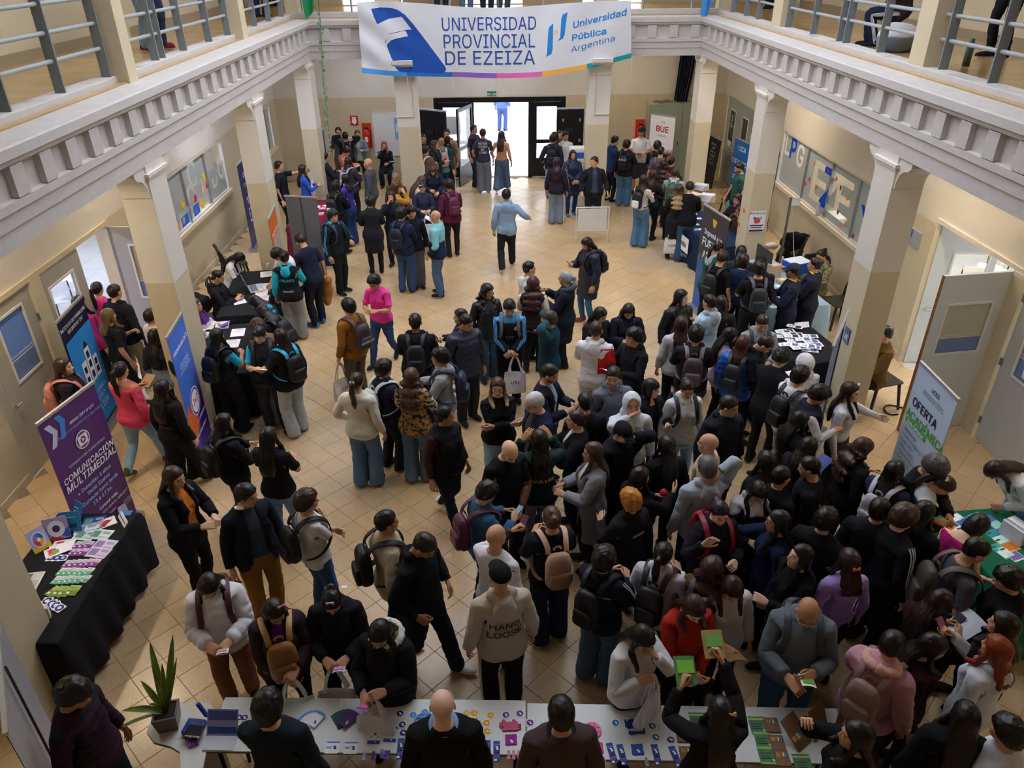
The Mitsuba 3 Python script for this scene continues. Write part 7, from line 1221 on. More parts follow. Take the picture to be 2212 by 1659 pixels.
# litter on the floor
for i, (x, y) in enumerate([(-1.687, 5.950), (3.221, 18.164), (3.325, 18.836)]): sheet(('small white scrap on the floor near the woman with the green sweater', 'white scrap on the floor beside the girl with the long hair', 'crumpled white scrap on the floor on the far right')[i], x, y, .06, .04, 40 * i, 'e8e8e4', (), .002, 'paper_scrap', cat='paper')
# ---------------------------------------------------------------- the crowd
K, N, W, D, G, J, JL, JD, hk, hb, hd = '1f2127', '1f293d', 'e2e2e0', '2d3038', '8b8f95', '44658c', '86a5c4', '2c4162', '15120f', '3d271a', '241812'
P = person; FE = dict(s='f')
# at the entrance
P(0.39,28.82,1.76,20,('sweat','5f7fc0'),('reg','4a5f9a'),('short',hk),'person in blue standing outside in the bright doorway','dd')
P(-0.50,21.48,1.72,120,('tee',D),('slim',D),('short',hk),'person in dark t-shirt leaning at the open glazed door leaf','dp')
P(-0.24,20.92,1.72,5,('tee','3a3f52',dict(print=[('NEVER\nGOING\nNO\nLONG',.055,1.24,'e8ecf4',True)])),('wide','7f8694'),('short',hb),'person in dark t-shirt with white lettering on the back by the entrance','da')
P(0.26,20.99,1.66,15,('fit','cf9f80'),('wide','5d7196','jean'),('long','3a2a2c'),'person with very long brown hair in a peach top and wide jeans walking out','da',legs='wa',**FE)
P(0.27,15.09,1.74,2,('jacket','86a3c2',dict(hood=1,print=[('BUENOS AIRES',.022,1.24,'b4c4d8',True)])),('reg','23252c'),('short',hk),'person in a light blue denim jacket with hood walking alone towards the doors',legs='wa',arms='id',RA=((.46,.10,-.30),20,.4,(.4,-1,-.3)))
P(-1.20,20.86,1.74,190,('opencoat','9a7f66'),('reg','c8cad0'),('short',hd),'person in a tan coat with a hand at the mouth beside the black shutter','fd',under=('fit','d8d4d0'),bag=(D,'dark backpack on the shoulder of the person in the tan coat'))
P(-1.32,20.19,1.65,-15,('jacket','5f97a4',dict(n='denim_jacket')),('slim',JD,'jean'),('bun','a88a62'),'person with fair tied up hair in a turquoise denim jacket, seen from behind','pd',bag=('c9a6a0','pale pink backpack on the person in the turquoise denim jacket'),**FE)
P(-1.17,20.35,1.66,70,('jacket','24464c'),('slim',K),('long',hk),'person with long black hair in dark teal beside the turquoise jacket','dd',**FE)
P(-1.67,19.27,1.66,35,('jacket','6d5650'),('slim',K),('short',hd),'person in a brown jacket with a cream backpack beside the left entrance column','pd',bag=('d8d0c0','cream backpack with dark straps beside the left entrance column'))
P(-1.80,20.39,1.72,170,('tee',K),('slim',K),('short',hk),'person in black just right of the left entrance column, farthest back','pd')
P(-1.48,19.88,1.66,110,('jacket','262a36'),('slim',K),('wavy','4a3626'),'person with brown wavy hair in black under the left black shutter','pp',**FE)
P(-1.37,17.52,1.66,170,('coat','252b40'),('slim',K),('half','4d3628'),'person in a navy coat bending forward beside the left entrance column','ph',lean=22,hp=25,**FE)
P(-1.53,16.67,1.64,60,('fit','d3b9bc'),('slim','6f7278'),('long','4a352a'),'person in a pale pink top with long brown hair bending forward','pp',lean=18,hp=15,**FE)
P(-1.50,16.03,1.63,165,('sweat','2f364e'),('reg',K),('bun','2c2126'),'person in a navy sweater looking down at a clear bag in both hands','hh',hp=25,clip=('e8e4ec',(.06,.03,.10)),hold=[('tote','L','clear plastic bag held by the person in the navy sweater','c4cbd6')],**FE)
P(-0.93,15.97,1.70,-20,('jacket','5b2440',dict(n='padded_jacket')),('slim','20222c'),('mop',hk),'person carrying a large maroon backpack in the middle of the left group','hd',lean=8,bag=('5f2340','large maroon backpack in the middle of the left group'))
P(-1.74,13.94,1.72,25,('jacket','27304a',dict(hood=1)),('reg','3a5480','jean'),('mop',hk),'person in a navy padded jacket with a dark backpack and jeans, seen from behind','cd',bag=('1f2433','dark navy backpack on the person in the navy jacket'))
P(-1.57,14.12,1.70,165,('sweat','1d2028',dict(hood=1,stripes=('d8dce4',2))),('wide','5c5c60'),('mop',hk),'person in a black hoodie facing out beside the navy jacket','kd',hy=-25)
P(-1.07,13.74,1.72,-75,('jacket','1f2a46',dict(yoke='7fc4cc',yz=1.16)),('reg','4a6488','jean'),('crop','6d6a68'),'person with grey hair and glasses in a turquoise and navy jacket','ed',glasses='2a2a2e',LA=((.25,.10,-.48),10,.6,(.4,-1,-.3)),hold=[('booklet','R','white folder held by the person in the turquoise and navy jacket','e6e8ee')])
# right of the entrance
P(1.60,20.22,1.70,10,('jacket','2b3146'),('reg',JL,'jean'),('mop',hk),'person in navy with a black backpack and pale jeans right of the daylight','da',bag=('20232e','black backpack on the person right of the daylight'))
P(1.67,20.50,1.70,-30,('tee','2f3a58'),('reg',JL),('short',hk),'person in a blue t-shirt half hidden behind the black backpack','dd')
P(1.94,20.50,1.72,160,('tee','dde3ea'),('reg','6a7a9a'),('fringe',hd),'person in a white t-shirt with a black strap by the entrance','dd',hy=-15)
P(1.87,21.01,1.64,190,('tee','4a4450'),('slim',K),('long',hk),'person peeking between the white and navy shirts right of the entrance','dd',**FE)
P(1.54,18.07,1.62,15,('jacket','2a2634',dict(stripes=('c9cdd8',2))),('wide','7d8798','e4e6ea'),('long','2e1c26'),'person with long maroon hair in a dark track suit with white stripes','dd',**FE)
P(1.97,18.71,1.64,165,('pcoat','232e4a',dict(shiny=1)),('slim','27406e'),('long',hk),'person with black hair in a navy jacket and blue shoes beside the striped track suit','cc',shoe='4a78b0',**FE)
P(2.37,17.61,1.74,178,('open','20232b',dict(n='black_jacket')),('reg','1d1f26'),('short',hd),'person in a black jacket over a navy jersey standing in front of the barrier','ww',hy=42,under=('fit','3d465e'),fat=.035,shoe='17181c',sole='e8e8e8')
P(3.18,19.85,1.72,75,('sweat','24406e',dict(hood=1)),('slim',K),('short',hk),'person in a blue hoodie reaching out beside the right entrance column','pp',lean=6)
P(3.41,19.43,1.70,25,('sweat','22242b',dict(hood=1)),('wide','4f7596','jean'),('mop',hk),'person in a black hoodie with a black drawstring bag and wide jeans','pd',bag=('191a1f','black drawstring bag with white marks on the black hoodie',0,None,'17181c',False,[('A.O.U.',.05,1.30,'e8e8ea')]))
P(3.98,20.54,1.78,190,('tee','e0e0e4'),('shorts','3a3c44'),('short',hk),'person in a white t-shirt with a dark cap band behind the far right stand','hh',fat=.06,beard=.5,cap='22232a',hold=[('paper','R','white sheet in the hands of the person in the white t-shirt')])
P(4.16,19.26,1.70,25,('jacket',K),('slim',K),('mop',hk),'person in black with a large black backpack facing the white BUE banner','pp',bag=('16171b','large black backpack facing the white BUE banner'))
P(4.11,18.57,1.72,20,('tee','5a5a64'),('slim',K),('fade',hd),'person in a grey t-shirt with maroon straps in the far right queue','pd',bag=('3a2c34','dark backpack with maroon straps in the far right queue',0,None,'7d3f52'))
P(4.23,17.88,1.64,45,('jacket','2c2226'),('slim',K),('bun',hk),'person in dark brown with tied hair nearest the far right banner','pp',**FE)
P(4.01,17.66,1.62,40,('jacket','6b3f44'),('slim',K),('wavy',hd),'person in a reddish plaid jacket in the far right queue','pp',**FE)
P(4.08,16.79,1.66,20,('jacket','9aa8a6',dict(hood='a4c4c8')),('slim',K),('short','3d2a20'),'person in a grey jacket with a pale turquoise hood and olive backpack','pp',bag=('4a5648','olive grey backpack under the pale turquoise hood'))
P(3.29,16.32,1.64,40,('fit','d9d4cc'),('wide','54789c','jean'),('long','2a1a16'),'person with very long dark hair, cream sleeves and wide jeans holding leaflets','pp',bag=('1e2026','black and white backpack on the person with very long dark hair',0,'dfe2e6'),hold=[('leaflet','R','coloured leaflet held by the person with very long dark hair','e6d8e4','c86a9a')],**FE)
P(3.57,16.73,1.64,35,('jacket','22242c'),('slim',K),('long','31201a'),'person in black with long brown hair behind the cream sleeves','pd',hold=[('tote','L','white tote bag hanging in the far right queue','c9ced0','UNLP')],**FE)
P(3.89,15.52,1.64,15,('coat','1d1e24'),('slim',K),('wavy',hb,'a58a60'),'person in a black coat with long fair ended hair beside the navy table','pp',hold=[('tote','L','second pale tote bag held low in the far right queue','c2c6d2')],**FE)
P(4.12,15.56,1.72,10,('sweat','17181c'),('wide','35506e','jean'),('short',hk),'person in a black sweater bending over the navy table','pd',lean=10,hp=15,hold=[('tote','L','pale tote bag with a small logo hanging beside the navy table','d2d2cc','UCA')])
P(5.50,16.86,1.76,-90,('tee','2f5450'),('slim',K),('short',hd),'person with a beard in a dark green t-shirt behind the navy table','ld',beard=.75,hp=20)
P(5.35,16.08,1.62,-115,('sweat','251d24'),('slim',K),('curly',hd),'person with curly hair smiling, seated behind the navy table','te',legs='si',skin='c',hold=[('cup','L','pink cup in the hand of the seated person with curly hair','c06a92')],**FE)
P(5.12,15.12,1.66,-100,('tee','3c2a2a'),('slim',K),('short',hk),'person with brown skin seated against the column with the poster','fe',legs='si',skin='d')
# around the air force banner and the uniform table
P(3.85,12.15,1.62,60,('sweat','27504c',dict(hood='9ab4b8')),('slim',K),('pony',hd),'person with a ponytail in a dark green hoodie in front of the dark blue banner','pp',hp=20,lean=8,**FE)
P(3.72,11.48,1.70,48,('tee','1a1b20'),('reg',K),('fringe',hd),'person in a black t-shirt with a hand at the mouth and a black backpack','dq',LA=((.16,.22,.02),-20,.7,(.8,0,-1)),hp=22,bag=('25282e','black backpack of the person with a hand at the mouth'))
P(4.18,12.01,1.62,15,('jacket','2a3438'),('slim',K),('long',hk),'person with long black hair leaning in beside the white screen panel','pp',lean=12,hp=20,**FE)
P(4.07,11.51,1.62,25,('sweat','243258'),('slim',K),('bob','2a1c1a'),'person with a dark bob in a navy sweater facing the uniform table','pp',hp=15,**FE)
P(4.24,11.20,1.70,0,('jacket','202228'),('slim',K),('short',hk),'person in a black cap with a white mark in front of the uniform table','pp',cap='1c1d22',hp=15)
P(4.08,10.79,1.76,5,('tee','1b1c20'),('reg','17181c'),('mop',hk),'person in a black t-shirt with a large dark grey backpack, seen from behind','ap',bag=('2a3038','large dark grey backpack seen from behind near the uniform table',0,None,'4a5058'))
P(4.62,10.77,1.72,-75,('blazer','1f2438',dict(n='uniform_jacket',collar='b89a3c')),('slim','1b1f2e'),('short',hk),'person in navy uniform with a peaked cap','pp',cap='2a3048',skin='d',under=('fit','1f2438'))
P(5.09,11.11,1.68,-60,('coat','1c2030',dict(n='uniform_coat',collar='c8a83c')),('slim','1b1f2e'),('bun',hk),'person in navy uniform with tied black hair and a gold collar','ph',**FE)
P(5.81,12.58,1.66,-115,('jacket','8d8468',dict(spot='4f5138',n='camouflage_jacket')),('reg','6f6a50'),('bun',hk),'person in a camouflage jacket with a bun behind the uniform table','hh',legs='si',hp=25,**FE)
# the middle, upper part
P(2.69,9.99,1.66,160,('jacket','1c1d22',dict(shiny=1)),('slim',K),('long',hk),'person with long black hair in a black leather jacket turning to the right','dd',hy=-40,skin='e',**FE)
P(3.03,9.65,1.72,-35,('jacket','a5c6dd',dict(stripes=('f0f4f8',3),hood='9aa4b0')),('reg',D),('fade',hk),'person in a light blue track jacket with white stripes and grey hood','pd',hold=[('paper','L','white paper held low by the person in the light blue track jacket')])
P(3.25,9.82,1.62,5,('jacket','232228'),('slim',K),('long','201618'),'person with long dark hair close behind the light blue track jacket','dd',**FE)
P(3.56,8.96,1.72,182,('sweat','8d939b',dict(hood=1)),('reg',K),('fade',hd),'person in a grey hoodie facing out at the black table of papers','hh',hp=20,bag=('23252c','dark backpack worn by the person in the grey hoodie'))
P(3.52,8.48,1.68,120,('coat','1c1e25',dict(hood='17181c')),('slim',K),('fade',hd),'person in a black coat reading a white sheet near the black table','ph',hp=35,lean=10,hold=[('paper','R','white sheet read by the person in the black coat')])
P(3.13,8.86,1.60,85,('jacket','9b8fa6'),('slim',K),('long',hk),'person with long black hair in a lilac grey jacket looking down right','dp',hp=20,**FE)
P(3.18,8.55,1.62,35,('puffer','1f5fb4',dict(shiny=1,hood='2c2c34')),('slim',K),('half','4a261c'),'person with auburn hair in a bright blue padded jacket','pd',bag=(D,'small dark backpack hanging on the bright blue padded jacket'),**FE)
P(2.58,8.62,1.74,12,('sweat','25272e',dict(hood='2f2a2e')),('reg','5c5654'),('mop',hk),'person in a black hoodie with a grey and maroon school backpack','pp',bag=('4c3f46','grey and maroon school backpack with a small red tag',0,'5d5a60','7a6a78',False,[('▪',.05,1.34,'d83a2c')]))
P(2.51,9.12,1.64,8,('sweat','b6b6ba'),('slim','17181c'),('long','33211c'),'person with long brown hair in a light grey top, seen from behind','pd',**FE)
P(3.73,7.87,1.70,-12,('sweat','d4d4d8',dict(print=[('I Am Angel',.04,1.28,'33343c',True)])),('reg',D),('hoodup','16120f'),'person in a white hoodie with the hood up and lettering on the back','pp',hoodup='d8d8dc')
P(3.54,7.54,1.72,62,('sweat','dcdde2',dict(hood=1,slr='d6d8de',print=[(sbox(-.04,-.05,.04,.05),1.0,1.25,'24262c')])),('reg','8d8f96'),('mop',hk),'person with black hair in a white hoodie with a dark patch and black backpack','dp',bag=('1d1e24','black backpack with a violet bottle on the white hoodie'),hold=[('bottle','R','violet drinking bottle beside the black backpack','5a4aa0')])
P(3.56,8.10,1.70,55,('jacket','191a20'),('slim',K),('curly',hk),'person in a black fluffy jacket with a blue earpiece near the black table','pp',hp=25,lean=8)
P(1.49,9.52,1.62,155,('jacket','1f2028'),('slim',K),('long',hk),'person with a black fringe holding a phone beside the white and red windbreaker','pd',hp=25,hy=-25,hold=[('phone','R','phone of the person with the black fringe'),('tote','L','white tote bag beside the white and red windbreaker','dcdee2','UAI')],**FE)
P(1.88,9.58,1.64,178,('coat','1c2130'),('slim',K),('long','1d1512'),'person with long parted black hair in a navy coat reading a phone','pp',hp=32,hold=[('phone','R','phone of the person in the navy coat with parted hair')],**FE)
P(1.31,8.80,1.74,18,('jacket','dcdce0',dict(slr='c8202c',hood='d4d4da',print=[(sbox(-.02,-.16,.16,.2),1.0,1.2,'c8202c',True,.09)])),('reg','b9bcc0'),('fade','3a2722'),'person in a white and red windbreaker, seen from behind','dp')
P(1.79,8.64,1.72,-125,('sweat','1c1e24',dict(hood=1)),('reg',K),('mop',hk),'person with tousled black hair, a white lanyard and a paper','pp',hy=20,hold=[('paper','L','paper held by the person with the white lanyard')],clip=('e4ded0',(0,.08,-.28)))
P(1.36,7.55,1.76,168,('sweat','6a6d7c',dict(hood=1)),('reg',J,'jean'),('short',hd),'person with a short beard in a grey blue hoodie looking left','dd',hy=28,beard=.55,hp=5)
P(1.79,7.52,1.60,150,('open','1b1a1f',dict(n='black_cardigan')),('slim',K),('bob',hk),'person in a low cut black cardigan with a necklace looking right','dp',hy=-30,under=('tank','1a1a1e'),skin='a',hold=[('phone','L','phone held by the person in the low cut black cardigan','8a8f96')],**FE)
P(1.49,7.05,1.70,178,('sweat','c9d0da'),('reg','3c4048'),('hoodup','16120f'),'person with a pale blue hood up and one hand over an eye','fd',hoodup='ccd3de',RA=((.05,.15,.13),10,.3,(1,.1,-.6)))
P(2.21,7.42,1.64,172,('sweat','cfd4d6',dict(hood=1)),('slim','8fb0cc','jean'),('bun',hd),'person in a mint white hoodie with a black shoulder bag','dd',hp=15,bag=('1e2026','black shoulder bag on the mint white hoodie'),**FE)
P(2.53,6.89,1.74,160,('coat','1e222e',dict(hood='1a1d28')),('reg',K),('fade',hd),'person in a dark navy hooded coat looking to the right','dd',hy=-32,hp=10)
P(1.32,6.47,1.70,150,('jacket','1c1e26'),('reg',K),('short',hk),'person in a black cap touching its peak','dH',cap='1d1e25',hp=20,LA=((.06,.14,.17),40,.3,(1,.2,-.2)))
P(0.86,6.79,1.66,-85,('blazer','1d1e24'),('slim',K),('bun','3a2420'),'person with reddish tied hair in a black blazer talking with raised hands','Pq',under=('fit','d8d8da'),skin='a',**FE)
P(0.98,7.07,1.70,-15,('jacket','1d1f27'),('reg',J),('fade',hk),'person with a fresh fade haircut in a black jacket with white collar','dd',under=('fit','e8e8ea'))
P(0.97,6.18,1.66,-90,('opencoat','8a8d96',dict(n='grey_cardigan')),('slim',K),('long','49362c'),'person with brown hair in profile wearing a grey cardigan over white','hh',under=('fit','d8dadc'),**FE)
P(1.74,6.31,1.62,-12,('jacket','18181d'),('slim',K),('long','161112'),'person with very long black hair in black, seen from behind in the crowd','dd',**FE)
P(1.36,5.80,1.62,65,('jacket','1a1518'),('slim',K),('half','1d1413'),'person in black pointing with one arm and holding a red tumbler','Pp',RA=((.05,.42,-.12),40,.6,(.8,-.3,-1)),pt=1,hold=[('bottle','L','red drinking tumbler in the crowd','c01f4c')],**FE)
P(2.14,6.20,1.72,-60,('tee','b9aa9c'),('reg',K),('crop','221b18'),'person with a buzz cut in a beige t-shirt looking left','dd')
P(2.00,5.75,1.76,-10,('sweat','9dabb9',dict(hood=1)),('reg',D),('short','5d5b5e'),'person with greying hair in a pale blue hoodie, one hand behind the head','Hd',RA=((.10,-.03,.16),60,.3,(1,.4,.1)))
P(1.22,5.43,1.64,-35,('jacket','1c1c21',dict(hood=1,print=[('JUNGLE',.03,1.28,'d8d8d8',True)])),('slim',K),('mop','b5742a'),'person with orange dyed hair in a black hooded jacket','dp',hold=[('phone','L','phone of the person with orange dyed hair')],**FE)
P(2.46,5.52,1.62,178,('sweat','22232b',dict(yoke='d6d8de',yz=1.33,hood='d4d6dc')),('slim',K),('long',hk),'person with black hair in a black and white hoodie looking down','hh',hp=35,**FE)
P(2.65,5.95,1.66,-20,('coat','15161a'),('slim',K),('half','17120f'),'person in a long black coat with a pale folder in the hand','dd',hold=[('booklet','R','pale folder held by the person in the long black coat','b4bccc')],**FE)
# the open middle
P(-1.89,10.90,1.62,200,('tee','e8419f'),('slim','2b4066','jean'),('curly',hk),'person in a bright pink t-shirt hurrying across the floor','pp',legs='wa',hp=20,hy=15,lean=6,shoe='22283a',**FE)
P(-2.07,9.81,1.68,-50,('sweat','8f5a28'),('reg','5a5142'),('mop',hk),'person in a rust brown sweater with a dark lettered backpack','dd',bag=('40363f','dark backpack with white lettering on the rust brown sweater',0,'3a3038','5a4a52',False,[('EVERLAST',.036,1.15,'dfe0e4')]),hold=[('tote','L','pale tote bag held by the person in the rust brown sweater','d9d2c8','UAI')])
P(-1.07,9.10,1.76,0,('jacket','1b1d23',dict(hood=1)),('reg',K),('fade','1a1614'),'person in black with a hood and a slim black backpack, seen from behind','hh',bag=('1d2026','slim black backpack across the black jacket',0,None,'2a3038'),skin='d',fat=.03)
P(-0.68,8.21,1.70,-85,('sweat','9aa0a6',dict(hood=1)),('reg','4a4e56'),('mop',hk),'person in a grey hoodie with a navy backpack in profile','pp',bag=('25304e','navy blue backpack on the grey hoodie'),hold=[('leaflet','L','leaflet held by the person in the grey hoodie','dfe6e0','7ab08a')])
P(-1.38,8.07,1.62,50,('jacket','252b3e',dict(hood=1)),('reg','26272c'),('curly',hk),'person with short black curls in a navy jacket with a pale backpack','pd',bag=('c2ccd0','pale grey backpack on the navy jacket'),shoe='17171a',**FE)
P(-1.02,7.81,1.64,12,('sweat','b08a52',dict(spot='33241a',sl='dcd9d0',n='leopard_top')),('wide','5b748c','jean'),('wavy','4b3426'),'person with long curly brown hair in a leopard top with white sleeves','pp',shoe='d8d8d4',**FE)
P(-1.66,7.74,1.64,15,('sweat','d6d3c4'),('wide','5a7ca2','jean'),('pony','352219'),'person with a long ponytail in a cream sweater and wide jeans','dk',clip=('c9c4d0',(0,-.14,.05)),**FE)
P(-0.38,9.15,1.72,150,('puffer','2b3044',dict(shiny=1,hood='2b3044')),('reg','2a2c33'),('fade',hk),'person in a slate navy padded jacket looking down to the right','dd',hy=-25,hp=18)
P(-0.48,9.63,1.58,-95,('jacket','25262d'),('slim',K),('short',hk),'person mostly hidden behind the slate padded jacket holding a phone','pd',hold=[('phone','R','phone of the person hidden behind the padded jacket')],skin='a')
P(-0.11,10.37,1.64,160,('jacket','20232c',dict(shiny=1)),('wide','33465f','jean'),('wavy',hk),'person with wavy black hair in a black leather jacket and dark jeans','dd',hy=-25,hp=8,**FE)
P(0.20,9.65,1.70,178,('sweat','1c1e24',dict(yoke='4a97d2',yz=1.395,stripes=('56a4e0',3),print=[('YPF',.05,1.17,'6a6c72'),(Point(0,0).buffer(.5,5),.055,1.31,'c8b060',False,-.085)])),('reg','1a1c22'),('fringe',hk),'person with a bowl cut in a black jersey with sky blue shoulders','cc',hp=14,bag=('3a4452','grey strapped backpack over the black jersey',0,None,'5d6a78'),hold=[('tote','R','white tote bag with a red logo held in front of the black jersey','dcdee4','UAI')])
P(0.53,11.06,1.72,75,('sweat','d4d6d2',dict(hood=1)),('slim',K),('fade',hk),'person in a white hoodie in profile behind the long wavy hair','pd')
P(0.58,10.61,1.64,8,('vest','2c2228'),('slim','1c1d22'),('wavy','43292a'),'person with long wavy auburn hair in a dark vest with cream sleeves','dp',under=('sweat','d5d0bf'),**FE)
P(1.10,10.77,1.66,-72,('coat','1e2433',dict(fur='4a4e58')),('slim','1b1b20'),('pony','9a9ea4'),'person with silver hair in a dark coat holding a white cup','Pp',glasses='6a3a30',hold=[('cup','L','white paper cup held by the person with silver hair','eceae6')],**FE)
P(1.56,12.35,1.66,-110,('pcoat','1f2638',dict(shiny=1)),('slim','35608a','jean'),('half',hd),'person in a long navy padded coat reading a phone alone on the floor','pd',hp=30,hold=[('phone','R','phone read by the person in the long navy coat','3a5a80')],bag=('1a1c22','small black bag on the long navy padded coat'),legs='cr',shoe='7a4a3a',**FE)
P(0.74,9.25,1.70,-75,('jacket','1f4152',dict(sl='2a4c5c')),('reg','3a5a8a'),('fringe','3a3530'),'person in a teal track jacket touching one ear','eH',RA=((.10,.06,.11),20,.5,(1,-.1,-.5)),hold=[('tote','L','white plastic bag held by the person in the teal jacket','dfe2e6')])
P(0.64,7.65,1.76,115,('blazer','1c2233'),('reg',N),('fade','201815'),'person with a trimmed beard in a navy blazer over a pale blue shirt','pp',under=('fit','9db8dc'),beard=.7,hp=15,hold=[('phone','R','phone held by the person in the navy blazer','20242a')])
P(0.01,7.53,1.66,168,('sweat','1b1d23'),('wide','7c9cb8','jean'),('half',hb,'b39a78'),'person with fair ended hair and glasses in a black sweater with folded arms','xx',glasses='8a7a70',hy=15,skin='a',**FE)
P(0.39,7.05,1.74,-115,('blazer','1e2740'),('reg',N),('short','c4c6c8'),'person with white hair and glasses in a navy blazer','dd',under=('fit','4a4648'),glasses='2a2a2c',hp=18,skin='a',fat=.02)
P(0.14,6.09,1.76,150,('tee','15161b'),('reg',K),('crop','6b4a34'),'person with receding brown hair and a beard in a black shirt, smiling down','dc',beard=.6,hp=32,skin='a',fat=.02)
P(0.43,6.42,1.66,-5,('jacket','1d3432',dict(print=[('REVOLVER',.045,1.15,'d0cc9a',True)])),('reg','7d8490'),('long',hk),'person with long black curls in a dark green jacket with yellow lettering','qH',LA=((.14,.24,.06),-40,.3,(.7,-.2,-1)),RA=((.16,.26,.06),-40,.3,(.7,-.2,-1)),**FE)
P(-0.59,6.96,1.66,135,('vest','17181d'),('slim','1c2438'),('bun',hk),'person in a maroon hoodie under a black padded vest looking right','dd',hy=-45,under=('sweat','42292c'),shoe='e6e6e4',legs='wa',skin='c',fat=.03,**FE)
# lower middle
P(-0.08,5.66,1.62,65,('jacket','3c6284',dict(n='denim_jacket')),('slim',K),('mop',hk),'person in a blue denim jacket holding a bright phone','pp',hp=25,bag=('5c2a44','maroon patterned backpack on the blue denim jacket',0,'6a3650'),hold=[('phone','R','bright phone of the person in the denim jacket',K,'a8c4e0','on')],**FE)
P(-1.01,5.14,1.70,68,('jacket','b1a48e'),('reg','1f2a48','2f6cc8'),('fade',hk),'person in a beige jacket with a black backpack and striped track trousers','kk',bag=('1c1d23','black backpack with a round tag on the beige jacket'))
P(-0.59,4.80,1.76,120,('sweat','1a1c21',dict(hood=1)),('reg','1f2740'),('fade',hd),'person in a black hoodie and white trainers striding with head bowed','kk',hp=35,legs='wa',wa=-1,shoe='e6e6e4',skin='c')
P(-0.04,4.89,1.72,35,('tee','d5d6dc'),('reg',K),('crop',hk),'person in a white t-shirt filming with a phone','dP',LA=((.04,.34,.02),-20,.8,(.7,-.2,-1)),hold=[('phone','L','phone filming in front of the white t-shirt',K,'7a4a6a','on')])
P(-0.00,4.37,1.76,-14,('sweat','b9b2a2',dict(hood=1,print=[('HANG\nLOOSE',.065,1.17,'3a3a3c',True)])),('reg','1b1c20','d8d8d8'),('crop',hd),'person in a black cap and a beige hoodie with hang loose lettering','dd',cap='1a1a1e')
P(0.47,5.18,1.66,-12,('sweat','1a1b20'),('wide','20304e'),('bun','4b3326'),'person with brown tied hair and glasses carrying a salmon patterned backpack','pp',glasses='c8c0b4',bag=('c09a88','salmon patterned backpack with a black handle',0,'a8826e','d0ac98'),**FE)
P(-0.93,3.94,1.62,195,('coat','1a1b20',dict(hood='7d8746',fur='d6d6d2')),('slim',K),('long',hk),'person in a black coat with an olive hood and white fur trim','hp',hp=30,under=('fit','d6d8dc'),hold=[('card','R','colourful card held by the person with the white fur trim','8a6ac8','d06a9a'),('tote','L','pale plastic bag below the white fur trimmed coat','d6d8de')],**FE)
P(-1.34,4.28,1.62,175,('jacket','1b1c21'),('slim',K),('bun',hk),'person in black with a lilac hair clip opening a small card','hh',hp=38,clip=('d8a6e0',(0,.03,.12)),hold=[('tote','R','second pale tote bag with AI lettering, behind the first','ccd0d6','UAI'),('card','L','small card opened by the person with the lilac clip','d8d0e0','b08ac0')],**FE)
P(-1.76,4.21,1.60,160,('open','32262c',dict(n='dark_jacket')),('slim',K),('half',hk),'person in a dark brown jacket over a purple top carrying tote bags','ch',hp=28,hy=-15,under=('fit','6b2c96'),skin='c',fat=.03,clip=('e89a8a',(-.05,.02,.12)),bag=('8a6232','mustard brown shoulder bag below the purple top',0,None,'b08a52',True),hold=[('tote','L','pale tote bag with red UAI lettering, nearest the table','d4d8dc','UAI')],**FE)
P(-2.36,4.48,1.62,165,('puffer','d9dbe0'),('reg','7d5138'),('long',hk),'person in a white padded jacket and brown trousers reading a small card','hh',hp=35,glasses='c8b8a0',bag=('4a1f2a','dark red shoulder bag behind the white padded jacket'),hold=[('card','L','white card read by the person in the white padded jacket','eceaf0','c8a0b4')],**FE)
P(-3.11,5.87,1.70,110,('blazer','17181c'),('slim','17181c'),('half','33221c'),'person in a black suit over an orange lettered t-shirt, hands together','hh',hy=-5,hp=10,under=('fit','d8791f',dict(print=[('DEPORTES',.045,1.22,'f4e8d8')])),skin='a',**FE)
P(-2.33,5.55,1.72,140,('blazer','191d29'),('reg','8a6434'),('short','1f1a18'),'person in a navy blazer over a grey vest with tan trousers','dd',hy=-40,hp=12,under=('fit','3d4754',dict(collar='dfe4ea')),shoe='17171a',sole='2a2a2c',fat=.03)
P(-1.80,5.55,1.62,50,('tee','dadce0'),('slim','31557c','jean'),('curly','35231c'),'person with curly hair in a white t-shirt with a green sweater over the shoulders','xx',hy=15,bag=('1b1c20','black handbag beside the green sweater'),**FE)
P(-2.41,6.60,1.64,12,('tee','1a1b1f'),('slim','6a94bc','jean'),('long','17120f'),'person with long straight black hair in a black t-shirt and jeans','hh',**FE)
P(-2.98,6.92,1.62,45,('jacket','1c1d22'),('slim',K),('half',hk),'person in black with glasses and a large black backpack looking right','hh',glasses='8a4a3a',bag=('1a1b1f','large black backpack beside the light blue banner'),under=('fit','d8d8dc'),**FE)
P(-5.34,8.25,1.64,70,('jacket','261f2e'),('slim',K),('long','34211c'),'person with a brown fringe and a salmon pink backpack by the left door','dd',hy=10,skin='e',bag=('d38c80','salmon pink backpack by the left door',0,None,'c47e74'),**FE)
P(-4.61,8.16,1.64,18,('sweat','d8486a',dict(yoke='b06a58',yz=1.39)),('slim','88accc','jean'),('pony','1e1416'),'person with a ponytail in a coral pink sweatshirt walking away','dp',legs='wa',shoe='4a4e30',hold=[('booklet','L','small brown booklet behind the coral pink sweatshirt','a5815a')],**FE)
P(-3.96,7.76,1.60,22,('sweat','1d1b20',dict(hood=1,print=[('PALERMO',.03,1.10,'6a4a78',True)])),('wide',K),('long','191213'),'person in a black hoodie with a purple back print walking beside the column','dd',legs='wa',**FE)
P(-5.58,10.35,1.74,18,('sweat','1e2026',dict(hood=1)),('reg','a59a84'),('fade','251f1c'),'person in a black hoodie and khaki cargo trousers in the left doorway','dd')
P(-6.04,10.75,1.62,12,('sweat','d8358c'),('slim',K),('pony','271a1c'),'person in a magenta sweater entering the left doorway','dd',**FE)
